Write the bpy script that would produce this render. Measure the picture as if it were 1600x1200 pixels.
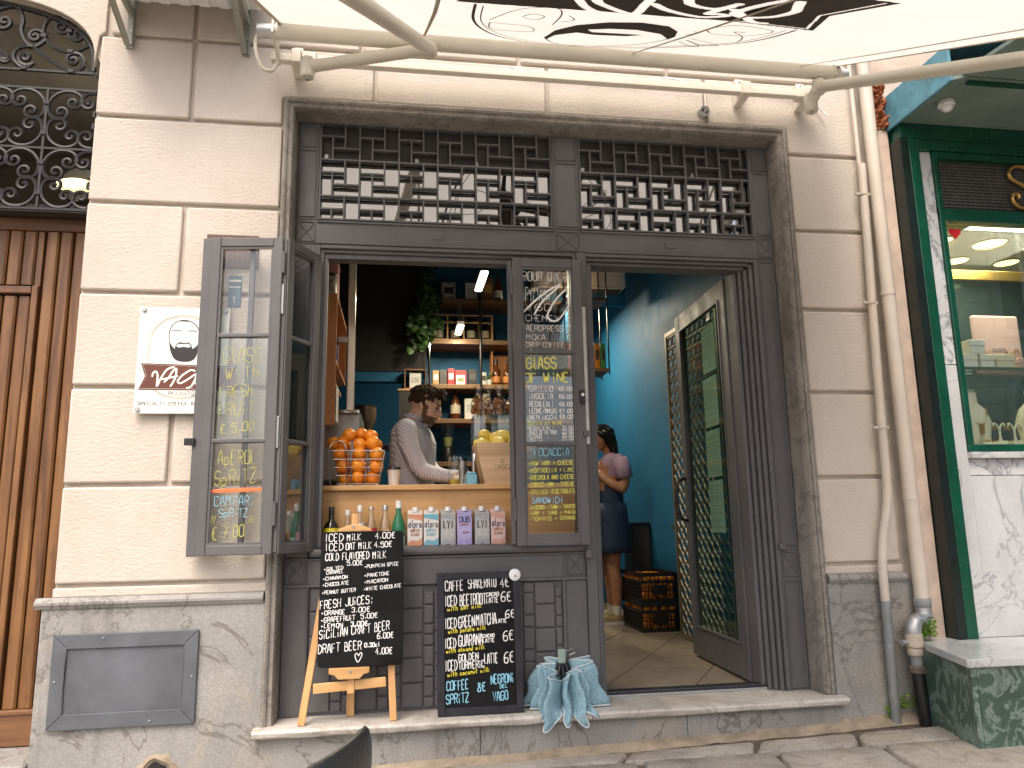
import bpy, bmesh, math, random
from mathutils import Vector, Matrix, noise
random.seed(7)
for _o in list(bpy.data.objects):
    bpy.data.objects.remove(_o)
SC = bpy.context.scene
COL = SC.collection
PI = math.pi
R = math.radians

# ------------------------------------------------------------------ camera
cd = bpy.data.cameras.new('camera')
cam = bpy.data.objects.new('camera', cd)
COL.objects.link(cam)
cd.sensor_fit = 'HORIZONTAL'
cd.sensor_width = 36.0
cd.lens = 36.0 * 1178.82 / 1600.0
cd.clip_start = 0.05
cd.clip_end = 400.0
# facade plane is y = 0, x runs along it, z = 0.04 is the shop floor
SC.camera = cam


def _cam():
    yaw, pitch, roll = R(8.64941939), R(10.30694512), R(-1.05236036)
    f = Vector((math.sin(yaw) * math.cos(pitch), math.cos(yaw) * math.cos(pitch), math.sin(pitch)))
    r = Vector((math.cos(yaw), -math.sin(yaw), 0))
    u = r.cross(f)
    r2 = math.cos(roll) * r + math.sin(roll) * u
    u2 = math.cos(roll) * u - math.sin(roll) * r
    m = Matrix((r2, u2, -f)).transposed().to_4x4()
    m.translation = Vector((0, -3.5, 0.87))
    cam.matrix_world = m


_cam()

# ------------------------------------------------------------------ sky, sun, exposure
W = bpy.data.worlds.new('World')
SC.world = W
W.use_nodes = True
_nt = W.node_tree
_bg = _nt.nodes['Background']
_sky = _nt.nodes.new('ShaderNodeTexSky')
_sky.sky_type = 'NISHITA'
_sky.sun_disc = False
_sky.sun_elevation = R(58)
_sky.sun_rotation = R(205)
_sky.dust_density = 7.0
_sky.air_density = 0.7
_sky.ozone_density = 0.3
_nt.links.new(_sky.outputs[0], _bg.inputs[0])
_bg.inputs[1].default_value = 0.15
sl = bpy.data.lights.new('sun', 'SUN')
sl.energy = 0.6
sl.angle = R(25)
sl.color = (1.0, 0.975, 0.935)
sun = bpy.data.objects.new('sun', sl)
COL.objects.link(sun)
sun.location = (-3, -8, 12)
# light travels away from the sun: azimuth in front-left of the facade
sun.rotation_euler = Vector((0.22, 0.48, -0.85)).to_track_quat('-Z', 'Y').to_euler()
SC.view_settings.view_transform = 'Standard'
SC.view_settings.look = 'None'
SC.view_settings.gamma = 1.0
SC.view_settings.exposure = 1.15
SC.render.engine = 'CYCLES'
SC.cycles.use_denoising = True
try:
    SC.cycles.denoiser = 'OPENIMAGEDENOISE'
except Exception:
    pass
SC.cycles.max_bounces = 8
SC.cycles.diffuse_bounces = 4
SC.cycles.glossy_bounces = 4
SC.cycles.transmission_bounces = 8
SC.cycles.transparent_max_bounces = 12
SC.cycles.caustics_reflective = False
SC.cycles.caustics_refractive = False
SC.cycles.sample_clamp_indirect = 6.0


# ------------------------------------------------------------------ materials
MATS = {}


def nodes(name):
    m = bpy.data.materials.new(name)
    m.use_nodes = True
    nt = m.node_tree
    return m, nt, nt.nodes['Principled BSDF']


def L(nt, a, b):
    nt.links.new(a, b)


def ramp(nt, src, stops):
    r = nt.nodes.new('ShaderNodeValToRGB')
    e = r.color_ramp.elements
    while len(e) < len(stops):
        e.new(0.5)
    for i, (p, c) in enumerate(stops):
        e[i].position = p
        e[i].color = (c[0], c[1], c[2], 1) if not isinstance(c, (int, float)) else (c, c, c, 1)
    L(nt, src, r.inputs[0])
    return r.outputs[0]


def mixc(nt, fac, a, b, mode='MIX'):
    m = nt.nodes.new('ShaderNodeMix')
    m.data_type = 'RGBA'
    m.blend_type = mode
    for s, v in ((m.inputs[0], fac), (m.inputs[6], a), (m.inputs[7], b)):
        if isinstance(v, (int, float)):
            s.default_value = v
        elif isinstance(v, (tuple, list)):
            s.default_value = (v[0], v[1], v[2], 1)
        else:
            L(nt, v, s)
    return m.outputs[2]


def coords(nt, scale=(1, 1, 1), world=True, rot=(0, 0, 0)):
    mp = nt.nodes.new('ShaderNodeMapping')
    mp.inputs['Scale'].default_value = scale
    mp.inputs['Rotation'].default_value = rot
    if world:
        g = nt.nodes.new('ShaderNodeNewGeometry')
        L(nt, g.outputs['Position'], mp.inputs[0])
    else:
        g = nt.nodes.new('ShaderNodeTexCoord')
        L(nt, g.outputs['Object'], mp.inputs[0])
    return mp.outputs[0]


def tex_noise(nt, vec, scale, detail=4, rough=0.55, dist=0.0):
    n = nt.nodes.new('ShaderNodeTexNoise')
    n.inputs['Scale'].default_value = scale
    n.inputs['Detail'].default_value = detail
    n.inputs['Roughness'].default_value = rough
    n.inputs['Distortion'].default_value = dist
    L(nt, vec, n.inputs['Vector'])
    return n.outputs[0]


def bump(nt, bsdf, h, strength=0.3, dist=0.004, prev=None):
    b = nt.nodes.new('ShaderNodeBump')
    b.inputs['Strength'].default_value = strength
    b.inputs['Distance'].default_value = dist
    L(nt, h, b.inputs['Height'])
    if prev is not None:
        L(nt, prev, b.inputs['Normal'])
    L(nt, b.outputs[0], bsdf.inputs['Normal'])
    return b.outputs[0]


def pm(name, col, rough=0.6, var=0.12, scale=6, bmp=0.0, bscale=60, bdist=0.003, metal=0.0, world=True, spec=0.5, stretch=(1, 1, 1)):
    """plain procedural material: base colour with noise variation, optional fine relief"""
    if name in MATS:
        return MATS[name]
    m, nt, b = nodes(name)
    v = coords(nt, stretch, world)
    n = tex_noise(nt, v, scale, 5, 0.6)
    lo = tuple(max(0, c * (1 - var)) for c in col)
    hi = tuple(min(1, c * (1 + var)) for c in col)
    L(nt, ramp(nt, n, [(0.3, lo), (0.7, hi)]), b.inputs['Base Color'])
    rr = tex_noise(nt, v, scale * 2.3, 3)
    mr = nt.nodes.new('ShaderNodeMapRange')
    mr.inputs[3].default_value = max(0.02, rough - 0.08)
    mr.inputs[4].default_value = min(1, rough + 0.08)
    L(nt, rr, mr.inputs[0])
    L(nt, mr.outputs[0], b.inputs['Roughness'])
    b.inputs['Metallic'].default_value = metal
    b.inputs['Specular IOR Level'].default_value = spec
    if bmp:
        bump(nt, b, tex_noise(nt, v, bscale, 4), bmp, bdist)
    MATS[name] = m
    return m


def emit(name, col, strength):
    m, nt, b = nodes(name)
    b.inputs['Base Color'].default_value = (*col, 1)
    b.inputs['Emission Color'].default_value = (*col, 1)
    b.inputs['Emission Strength'].default_value = strength
    MATS[name] = m
    return m


def glassmat(name, tint=(1, 1, 1), refl=0.08, rough=0.0, graze=0.55):
    """thin pane: transparent with a fresnel reflection"""
    m, nt, b = nodes(name)
    nt.nodes.remove(b)
    out = nt.nodes['Material Output']
    tr = nt.nodes.new('ShaderNodeBsdfTransparent')
    tr.inputs[0].default_value = (*tint, 1)
    gl = nt.nodes.new('ShaderNodeBsdfGlossy')
    gl.inputs['Roughness'].default_value = rough
    gl.inputs[0].default_value = (1, 1, 1, 1)
    mx = nt.nodes.new('ShaderNodeMixShader')
    lw = nt.nodes.new('ShaderNodeLayerWeight')
    lw.inputs[0].default_value = 0.25
    mr = nt.nodes.new('ShaderNodeMapRange')
    mr.inputs[3].default_value = refl
    mr.inputs[4].default_value = min(1.0, refl + graze)
    L(nt, lw.outputs['Fresnel'], mr.inputs[0])
    L(nt, mr.outputs[0], mx.inputs[0])
    L(nt, tr.outputs[0], mx.inputs[1])
    L(nt, gl.outputs[0], mx.inputs[2])
    L(nt, mx.outputs[0], out.inputs[0])
    MATS[name] = m
    return m


# ------------------------------------------------------------------ mesh builder
class MB:
    def __init__(s):
        s.v = []
        s.f = []
        s.mi = []

    def add(s, vs, fs, mi=0):
        o = len(s.v)
        s.v += [tuple(v) for v in vs]
        s.f += [tuple(i + o for i in f) for f in fs]
        s.mi += [mi] * len(fs)
        return s

    def box(s, x0, x1, y0, y1, z0, z1, mi=0):
        vs = [(x0, y0, z0), (x1, y0, z0), (x1, y1, z0), (x0, y1, z0), (x0, y0, z1), (x1, y0, z1), (x1, y1, z1), (x0, y1, z1)]
        return s.add(vs, [(0, 3, 2, 1), (4, 5, 6, 7), (0, 1, 5, 4), (1, 2, 6, 5), (2, 3, 7, 6), (3, 0, 4, 7)], mi)

    def prism(s, poly, a, b, axis='y', mi=0):
        """poly in the two other axes (xz for y, yz for x, xy for z), extruded from a to b"""
        def P(u, v, w):
            return {'y': (u, w, v), 'x': (w, u, v), 'z': (u, v, w)}[axis]
        n = len(poly)
        vs = [P(u, v, a) for u, v in poly] + [P(u, v, b) for u, v in poly]
        fs = [tuple(range(n)), tuple(range(2 * n - 1, n - 1, -1))]
        fs += [((i + 1) % n, i, i + n, (i + 1) % n + n) for i in range(n)]
        return s.add(vs, fs, mi)

    def bar(s, a, b, w, h, up=(0, 0, 1), mi=0):
        a, b = Vector(a), Vector(b)
        d = (b - a).normalized()
        u = Vector(up)
        if abs(d.dot(u)) > 0.98:
            u = Vector((0, 1, 0))
        sx = d.cross(u).normalized() * (w / 2)
        su = sx.cross(d).normalized() * (h / 2)
        vs = []
        for p in (a, b):
            vs += [p - sx - su, p + sx - su, p + sx + su, p - sx + su]
        return s.add(vs, [(0, 1, 2, 3), (7, 6, 5, 4), (0, 4, 5, 1), (1, 5, 6, 2), (2, 6, 7, 3), (3, 7, 4, 0)], mi)

    def tube(s, path, r, n=8, cap=True, closed=False, sx=1.0, mi=0):
        path = [Vector(p) for p in path]
        k = len(path)
        rs = r if isinstance(r, (list, tuple)) else [r] * k
        T = []
        for i in range(k):
            if closed:
                t = path[(i + 1) % k] - path[i - 1]
            else:
                t = path[min(i + 1, k - 1)] - path[max(i - 1, 0)]
            T.append(t.normalized() if t.length > 1e-9 else Vector((0, 0, 1)))
        ref = Vector((0, 0, 1)) if abs(T[0].z) < 0.9 else Vector((0, 1, 0))
        u = (ref - T[0] * ref.dot(T[0])).normalized()
        vs = []
        for i in range(k):
            u = (u - T[i] * u.dot(T[i]))
            u = u.normalized() if u.length > 1e-6 else Vector((1, 0, 0))
            w = T[i].cross(u)
            for j in range(n):
                a = 2 * PI * j / n
                vs.append(path[i] + (u * math.cos(a) * sx + w * math.sin(a)) * rs[i])
        fs = []
        for i in range(k if closed else k - 1):
            i2 = (i + 1) % k
            for j in range(n):
                j2 = (j + 1) % n
                fs.append((i * n + j, i * n + j2, i2 * n + j2, i2 * n + j))
        if cap and not closed:
            fs.append(tuple(range(n - 1, -1, -1)))
            fs.append(tuple((k - 1) * n + j for j in range(n)))
        return s.add(vs, fs, mi)

    def lathe(s, prof, n=16, c=(0, 0, 0), mi=0, axis='z', cap=True):
        vs = []
        for r, z in prof:
            for j in range(n):
                a = 2 * PI * j / n
                p = (r * math.cos(a), r * math.sin(a), z)
                if axis == 'y':
                    p = (p[0], p[2], p[1])
                elif axis == 'x':
                    p = (p[2], p[0], p[1])
                vs.append((p[0] + c[0], p[1] + c[1], p[2] + c[2]))
        fs = []
        for i in range(len(prof) - 1):
            for j in range(n):
                j2 = (j + 1) % n
                fs.append((i * n + j, i * n + j2, (i + 1) * n + j2, (i + 1) * n + j))
        if cap:
            fs.append(tuple(range(n - 1, -1, -1)))
            fs.append(tuple((len(prof) - 1) * n + j for j in range(n)))
        return s.add(vs, fs, mi)

    def ell(s, c, r, nu=12, nv=8, rot=None, mi=0):
        vs = [Vector((0, 0, -1))]
        for i in range(1, nv):
            t = -PI / 2 + PI * i / nv
            for j in range(nu):
                a = 2 * PI * j / nu
                vs.append(Vector((math.cos(t) * math.cos(a), math.cos(t) * math.sin(a), math.sin(t))))
        vs.append(Vector((0, 0, 1)))
        out = []
        for v in vs:
            p = Vector((v.x * r[0], v.y * r[1], v.z * r[2]))
            if rot is not None:
                p = rot @ p
            out.append(p + Vector(c))
        fs = [(0, 1 + (j + 1) % nu, 1 + j) for j in range(nu)]
        for i in range(nv - 2):
            for j in range(nu):
                j2 = (j + 1) % nu
                fs.append((1 + i * nu + j, 1 + i * nu + j2, 1 + (i + 1) * nu + j2, 1 + (i + 1) * nu + j))
        e = len(out) - 1
        b = 1 + (nv - 2) * nu
        fs += [(b + j, b + (j + 1) % nu, e) for j in range(nu)]
        return s.add(out, fs, mi)

    def xf(s, m, start=0):
        s.v = s.v[:start] + [tuple(m @ Vector(v)) for v in s.v[start:]]
        return s


ORG = {}


def worg(o):
    return ORG.get(o.name, Vector((0, 0, 0)))


def mesh_of(name, mb, mats, smooth=False, off=Vector((0, 0, 0)), recalc=True, angle=40):
    me = bpy.data.meshes.new(name)
    me.from_pydata([(v[0] - off.x, v[1] - off.y, v[2] - off.z) for v in mb.v], [], mb.f)
    ms = mats if isinstance(mats, (list, tuple)) else [mats]
    for m in ms:
        me.materials.append(m)
    if len(ms) > 1:
        me.polygons.foreach_set('material_index', mb.mi)
    if recalc:
        bm = bmesh.new()
        bm.from_mesh(me)
        bmesh.ops.recalc_face_normals(bm, faces=bm.faces)
        bm.to_mesh(me)
        bm.free()
    if smooth:
        me.polygons.foreach_set('use_smooth', [True] * len(me.polygons))
        try:
            me.set_sharp_from_angle(angle=R(angle))
        except Exception:
            pass
    return me


def meta(o, label=None, cat=None, group=None, kind=None):
    if label:
        o['label'] = label
    if cat:
        o['category'] = cat
    if group:
        o['group'] = group
    if kind:
        o['kind'] = kind
    return o


def obj(name, mb, mat, parent=None, smooth=False, bevel=0.0, local=False, label=None, cat=None, group=None, kind=None, recalc=True, segs=2, angle=40):
    """one mesh object; vertices are in world space unless local (then in the parent's own frame)"""
    if parent is None:
        if local:
            off = Vector((0, 0, 0))
        else:
            xs = [v[0] for v in mb.v]
            ys = [v[1] for v in mb.v]
            zs = [v[2] for v in mb.v]
            off = Vector(((min(xs) + max(xs)) / 2, (min(ys) + max(ys)) / 2, min(zs)))
    else:
        off = Vector((0, 0, 0)) if local else worg(parent)
    o = bpy.data.objects.new(name, mesh_of(name, mb, mat, smooth, off, recalc, angle))
    COL.objects.link(o)
    if parent is None:
        o.location = off
        ORG[o.name] = off.copy()
    else:
        o.parent = parent
        ORG[o.name] = worg(parent).copy()
    if bevel:
        b = o.modifiers.new('bevel', 'BEVEL')
        b.width = bevel
        b.segments = segs
        b.limit_method = 'ANGLE'
        b.angle_limit = R(50)
        b.harden_normals = False
    return meta(o, label, cat, group, kind)


def inst(name, src, parent, loc=(0, 0, 0), rot=None, scale=None):
    """another piece that shares its mesh with src; loc in the parent's frame"""
    o = bpy.data.objects.new(name, src.data)
    COL.objects.link(o)
    if parent is not None:
        o.parent = parent
    o.location = loc
    if rot is not None:
        o.rotation_euler = rot
    if scale is not None:
        o.scale = scale
    return o


def thing(name, label, cat, loc=(0, 0, 0), rotz=0.0, group=None, kind=None):
    o = bpy.data.objects.new(name, None)
    COL.objects.link(o)
    o.empty_display_size = 0.1
    o.location = loc
    o.rotation_euler = (0, 0, rotz)
    ORG[o.name] = Vector(loc)
    return meta(o, label, cat, group, kind)


def copy_tree(root, loc, rotz=None, label=None, scale=None):
    def cp(o, par):
        c = o.copy()
        COL.objects.link(c)
        if par is not None:
            c.parent = par
        for ch in list(o.children):
            cp(ch, c)
        return c
    r = cp(root, None)
    r.location = loc
    if rotz is not None:
        r.rotation_euler = (0, 0, rotz)
    if scale is not None:
        r.scale = scale
    if label:
        r['label'] = label
    ORG[r.name] = Vector(loc)
    return r


# ------------------------------------------------------------------ hand-drawn lettering (single strokes, 4 x 6 grid)
GL = {
    'A': '00 15 26 35 40|12 32', 'B': '00 06|06 26 35 34 23 03|23 33 42 41 30 00', 'C': '45 36 16 05 01 10 30 41', 'D': '00 06|06 26 44 42 20 00',
    'E': '36 06 00 30|03 23', 'F': '36 06 00|03 23', 'G': '45 36 16 05 01 10 30 41 42|43 23', 'H': '00 06|40 46|03 43', 'I': '00 06', 'J': '46 41 30 10 01',
    'K': '00 06|46 03|03 40', 'L': '06 00 30', 'M': '00 06 23 46 40', 'N': '00 06 40 46', 'O': '16 05 01 10 30 41 45 36 16', 'P': '00 06|06 36 45 44 33 03',
    'Q': '16 05 01 10 30 41 45 36 16|22 40', 'R': '00 06|06 36 45 44 33 03|23 40', 'S': '45 36 16 05 04 13 33 42 41 30 10 01', 'T': '06 46|26 20', 'U': '06 01 10 30 41 46',
    'V': '06 20 46', 'W': '06 10 24 30 46', 'X': '06 40|00 46', 'Y': '06 23 46|23 20', 'Z': '06 46 00 40',
    '0': '16 05 01 10 30 41 45 36 16', '1': '04 26 20', '2': '05 16 36 45 44 00 40', '3': '05 16 36 45 44 23 33 42 41 30 10 01', '4': '36 02 42|34 30', '5': '46 06 04 34 43 41 30 10 01',
    '6': '46 26 04 01 10 30 41 42 33 13 02', '7': '06 46 10|13 33', '8': '24 15 16 36 35 24 13 01 10 30 41 33 24', '9': '43 23 04 05 16 36 45 42 30 10', ',': '21 10', '.': '10 11',
    '€': '46 26 15 11 20 40|04 34|03 33', '!': '26 22|20 21', ':': '21 20|24 23', '*': '13 23 22 12 13', '-': '13 33', '/': '00 46', '+': '03 43|21 25', "'": '26 25', '&': '40 05 16 25 01 10 42',
    'a': '33 13 02 01 10 31 34|31 40', 'c': '33 13 02 01 10 30', 'd': '33 13 02 01 10 31|36 30', 'e': '02 32 33 14 02 01 10 30', 'g': '33 13 02 11 31|33 3A 1A', 'h': '06 00|02 14 33 30', 'i': '13 10|15 16', 'k': '06 00|33 02 30',
    'l': '16 11 20', 'm': '03 00|02 13 20|22 33 40', 'n': '03 00|02 13 33 30', 'o': '13 02 01 10 30 31 32 23 13', 'p': '03 0A|03 23 32 31 20 00', 'r': '03 00|02 13 33', 's': '33 13 02 31 20 00', 't': '16 11 20|04 34',
    'u': '03 01 10 31|33 30', 'w': '03 10 22 30 43', 'f': '36 25 20|03 33', 'b': '06 00|03 23 32 31 20 00', 'y': '03 20|43 1A', 'v': '03 20 43', 'z': '03 33 00 30',
}
ADV = {'I': 1.6, 'i': 2.6, 'l': 2.8, ',': 2.6, '.': 2.2, "'": 2, '1': 3.6, '!': 3, ':': 3.2, ' ': 3.2, 'M': 5.6, 'W': 5.6, 'm': 5.2, 'w': 5.2, '*': 3.5}


def _pt(c):
    y = int(c[1]) if c[1] != 'A' else -2
    return float(int(c[0])), float(y)


def catmull(pts, k=4, closed=False):
    if len(pts) < 3:
        return pts
    out = []
    n = len(pts)
    for i in range(n - 1):
        p0, p1, p2, p3 = pts[max(i - 1, 0)], pts[i], pts[i + 1], pts[min(i + 2, n - 1)]
        for j in range(k):
            t = j / k
            out.append(tuple(0.5 * (2 * p1[d] + (p2[d] - p0[d]) * t + (2 * p0[d] - 5 * p1[d] + 4 * p2[d] - p3[d]) * t * t + (3 * p1[d] - p0[d] - 3 * p2[d] + p3[d]) * t ** 3) for d in range(len(p1))))
    out.append(pts[-1])
    return out


def strokes_of(text, w=1.0, h=1.0, gap=1.55, jit=0.10, rnd=None, smooth=True):
    """polyline strokes in a frame where the cap height is h and letters are about w wide; returns strokes and length"""
    rnd = rnd or random.Random(hash(len(text)) + ord(text[0]))
    x = 0.0
    out = []
    for ch in text:
        g = GL.get(ch)
        if g is None and ch.upper() in GL:
            g = GL[ch.upper()]
        adv = ADV.get(ch, 4.0)
        if g and ch != ' ':
            dy = rnd.uniform(-jit, jit) * 1.5
            for st in g.split('|'):
                pts = [_pt(c) for c in st.split()]
                pts = [(a + rnd.uniform(-jit, jit), b + dy + rnd.uniform(-jit, jit)) for a, b in pts]
                if smooth and len(pts) > 3:
                    pts = catmull(pts, 3)
                out.append([((x + a) * w / 4.0, b * h / 6.0) for a, b in pts])
        x += adv + gap
    return out, x * w / 4.0


class Ink:
    """a pen: every line written with it becomes a lettering part of its board"""
    def __init__(s, mat, parent, local=False):
        s.mat, s.parent, s.local = mat, parent, local

    def put(s, m, name='lettering'):
        return obj(name, m, s.mat, s.parent, local=s.local, recalc=False)


def ribbon(mb, pts, width, fr, lift=0.0, h=0.0008):
    if isinstance(mb, Ink):
        m = MB()
        ribbon(m, pts, width, fr, lift, h)
        mb.put(m, 'pen_stroke')
        return
    """pts (u,v) in frame fr=(origin,right,up,normal) -> a narrow raised ridge like a paint stroke"""
    o, r, u, n = fr
    k = len(pts)
    vs = []
    for i in range(k):
        a = pts[max(i - 1, 0)]
        b = pts[min(i + 1, k - 1)]
        dx, dy = b[0] - a[0], b[1] - a[1]
        l = math.hypot(dx, dy) or 1e-6
        dx, dy = dx / l, dy / l
        px, py = pts[i]
        if i == 0:
            px, py = px - dx * width * 0.4, py - dy * width * 0.4
        if i == k - 1:
            px, py = px + dx * width * 0.4, py + dy * width * 0.4
        w = width / 2 * (0.72 if i in (0, k - 1) else 1.0)
        for s_, hh in ((-1, 0), (0, h), (1, 0)):
            p = o + r * (px - dy * w * s_) + u * (py + dx * w * s_) + n * (lift + hh)
            vs.append(p)
    fs = []
    for i in range(k - 1):
        for j in (0, 1):
            fs.append((i * 3 + j, i * 3 + j + 1, (i + 1) * 3 + j + 1, (i + 1) * 3 + j))
    mb.add(vs, fs)


def write(mb, text, fr, u, v, h, wid=None, stroke=None, slope=0.0, seed=1, w=None, jit=0.12, lift=0.0003, smooth=True):
    """lettering with its baseline start at (u,v); fitted to the width wid when given"""
    if isinstance(mb, Ink):
        m = MB()
        write(m, text, fr, u, v, h, wid, stroke, slope, seed, w, jit, lift, smooth)
        mb.put(m)
        return
    rnd = random.Random(seed * 101 + len(text))
    st, ln = strokes_of(text, 1.0, 1.0, jit=jit, rnd=rnd, smooth=smooth)
    ln = max(0.2, ln - 0.3)
    sx = (wid / ln) if wid else (w or h * 0.55)
    stroke = stroke or h * 0.10
    for s_ in st:
        ribbon(mb, [(u + a * sx, v + b * h + slope * a * sx) for a, b in s_], stroke, fr, lift)


def frame(o, r, u):
    r, u = Vector(r).normalized(), Vector(u).normalized()
    return (Vector(o), r, u, r.cross(u).normalized())


# ------------------------------------------------------------------ surface materials
def plaster_mat():
    m, nt, b = nodes('cream_plaster')
    v = coords(nt, (1, 1, 1))
    big = tex_noise(nt, v, 1.6, 5, 0.6)
    col = ramp(nt, big, [(0.3, (0.500, 0.446, 0.380)), (0.7, (0.580, 0.524, 0.455))])
    streak = tex_noise(nt, coords(nt, (7, 7, 0.7)), 2.2, 5, 0.65)
    col = mixc(nt, ramp(nt, streak, [(0.52, 0.0), (0.8, 0.30)]), col, (0.47, 0.39, 0.32))
    spots = tex_noise(nt, v, 26, 2, 0.5)
    col = mixc(nt, ramp(nt, spots, [(0.73, 0.0), (0.78, 0.30)]), col, (0.40, 0.32, 0.25))
    L(nt, col, b.inputs['Base Color'])
    b.inputs['Roughness'].default_value = 0.88
    b.inputs['Specular IOR Level'].default_value = 0.25
    n1 = tex_noise(nt, coords(nt, (1, 1, 1.8)), 44, 3, 0.6, 0.5)
    r1 = ramp(nt, n1, [(0.36, 0.0), (0.62, 1.0)])
    p = bump(nt, b, r1, 0.32, 0.0045)
    bump(nt, b, tex_noise(nt, v, 5, 3), 0.15, 0.01, p)
    return m


def stone_mat(name, c1, c2, vein, vscale=2.0, rough=0.6, patch=None, vstr=0.8, dirt=0.4, fine=40, bmp=0.2, width=0.03):
    """veined stone: patches, thin warped veins, dirt, fine speckle"""
    m, nt, b = nodes(name)
    v = coords(nt)
    n0 = tex_noise(nt, v, 2.4, 6, 0.62, 0.4)
    col = ramp(nt, n0, [(0.3, c1), (0.7, c2)])
    if patch:
        n2 = tex_noise(nt, v, 1.3, 5, 0.7, 0.9)
        col = mixc(nt, ramp(nt, n2, [(0.55, 0.0), (0.7, 0.65)]), col, patch)
    # veins: thin band where a warped noise crosses its middle
    n3 = tex_noise(nt, coords(nt, (1, 1, 0.8), True, (0.3, 0.5, 0.4)), vscale, 6, 0.62, 1.1)
    ve = ramp(nt, n3, [(0.5 - width, 0.0), (0.5, vstr), (0.5 + width, 0.0)])
    col = mixc(nt, ve, col, vein)
    sp = tex_noise(nt, v, fine * 3, 2, 0.5)
    col = mixc(nt, ramp(nt, sp, [(0.42, dirt * 0.45), (0.6, 0.0)]), col, tuple(c * 0.45 for c in c1))
    st = tex_noise(nt, coords(nt, (5, 5, 0.6)), 1.6, 5, 0.7)
    col = mixc(nt, ramp(nt, st, [(0.55, 0.0), (0.75, dirt)]), col, tuple(c * 0.55 for c in c1))
    L(nt, col, b.inputs['Base Color'])
    b.inputs['Roughness'].default_value = rough
    p = bump(nt, b, tex_noise(nt, v, fine, 5, 0.65), bmp, 0.004)
    MATS[name] = m
    return m


def wood_mat(name, c1, c2, dark, axis='z', scale=1.0, rough=0.55, worn=0.0, bmp=0.25, world=True):
    m, nt, b = nodes(name)
    s = {'z': (26, 26, 1.1), 'x': (1.1, 26, 26), 'y': (26, 1.1, 26)}[axis]
    v = coords(nt, tuple(a * scale for a in s), world)
    n = tex_noise(nt, v, 1.0, 7, 0.62, 0.35)
    col = ramp(nt, n, [(0.28, dark), (0.46, c1), (0.7, c2)])
    n2 = tex_noise(nt, coords(nt, (1, 1, 1), world), 3.0, 4)
    col = mixc(nt, ramp(nt, n2, [(0.45, 0.0), (0.75, 0.45)]), col, tuple(c * 0.5 for c in c1))
    if worn:
        n3 = tex_noise(nt, coords(nt, (6, 6, 1.2), world), 2.0, 6, 0.7)
        col = mixc(nt, ramp(nt, n3, [(0.55, 0.0), (0.72, worn)]), col, tuple(c * 0.28 for c in c1))
    L(nt, col, b.inputs['Base Color'])
    b.inputs['Roughness'].default_value = rough
    bump(nt, b, n, bmp, 0.002)
    MATS[name] = m
    return m


def iron_paint():
    m, nt, b = nodes('grey_iron_paint')
    v = coords(nt)
    n = tex_noise(nt, v, 3.0, 6, 0.65)
    col = ramp(nt, n, [(0.3, (0.080, 0.079, 0.082)), (0.7, (0.115, 0.113, 0.117))])
    # paint chips and pale scuffs
    c = tex_noise(nt, v, 30, 4, 0.7)
    col = mixc(nt, ramp(nt, c, [(0.72, 0.0), (0.75, 0.55)]), col, (0.22, 0.21, 0.20))
    d = tex_noise(nt, coords(nt, (14, 14, 1.2)), 2.0, 5, 0.7)
    col = mixc(nt, ramp(nt, d, [(0.58, 0.0), (0.75, 0.35)]), col, (0.13, 0.115, 0.10))
    L(nt, col, b.inputs['Base Color'])
    rr = ramp(nt, tex_noise(nt, v, 9, 4), [(0.3, 0.42), (0.7, 0.62)])
    L(nt, rr, b.inputs['Roughness'])
    p = bump(nt, b, tex_noise(nt, v, 14, 4, 0.6, 0.6), 0.18, 0.006)
    bump(nt, b, tex_noise(nt, v, 90, 3), 0.12, 0.002, p)
    MATS['iron'] = m
    return m


def fabric_awning():
    m, nt, b = nodes('awning_canvas')
    out = nt.nodes['Material Output']
    v = coords(nt)
    n = tex_noise(nt, v, 2.0, 4)
    col = ramp(nt, n, [(0.3, (0.60, 0.58, 0.53)), (0.7, (0.66, 0.64, 0.59))])
    L(nt, col, b.inputs['Base Color'])
    b.inputs['Roughness'].default_value = 0.85
    tl = nt.nodes.new('ShaderNodeBsdfTranslucent')
    L(nt, col, tl.inputs[0])
    mx = nt.nodes.new('ShaderNodeMixShader')
    mx.inputs[0].default_value = 0.5
    L(nt, b.outputs[0], mx.inputs[1])
    L(nt, tl.outputs[0], mx.inputs[2])
    L(nt, mx.outputs[0], out.inputs[0])
    bump(nt, b, tex_noise(nt, coords(nt, (1, 1, 1)), 400, 2), 0.1, 0.001)
    return m


def leafmat(name, c):
    m, nt, b = nodes(name)
    n = tex_noise(nt, coords(nt), 9, 3)
    L(nt, ramp(nt, n, [(0.3, tuple(x * 0.55 for x in c)), (0.7, tuple(x * 1.3 for x in c))]), b.inputs['Base Color'])
    b.inputs['Roughness'].default_value = 0.45
    MATS[name] = m
    return m


PLASTER = plaster_mat()
JOINT = pm('shaded_joint_plaster', (0.47, 0.415, 0.35), 0.9, 0.2, 8, 0.3, 50)  # plaster tone darkened to carry the shading inside the grooves
PLINTH = stone_mat('grey_plinth_stone', (0.235, 0.23, 0.215), (0.36, 0.352, 0.33), (0.13, 0.115, 0.095), 1.9, 0.62, patch=(0.40, 0.345, 0.265), vstr=0.85, dirt=0.65, fine=45, bmp=0.35, width=0.014)
ARCHI = stone_mat('brown_grey_stone', (0.19, 0.175, 0.15), (0.36, 0.335, 0.295), (0.08, 0.07, 0.06), 6.0, 0.7, patch=(0.42, 0.40, 0.36), vstr=0.5, dirt=0.8, fine=60, bmp=0.5, width=0.05)
SILLST = stone_mat('worn_white_marble', (0.44, 0.41, 0.36), (0.60, 0.57, 0.52), (0.25, 0.21, 0.16), 2.2, 0.5, patch=(0.36, 0.31, 0.25), vstr=0.5, dirt=0.6, fine=50, bmp=0.25, width=0.02)
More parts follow.
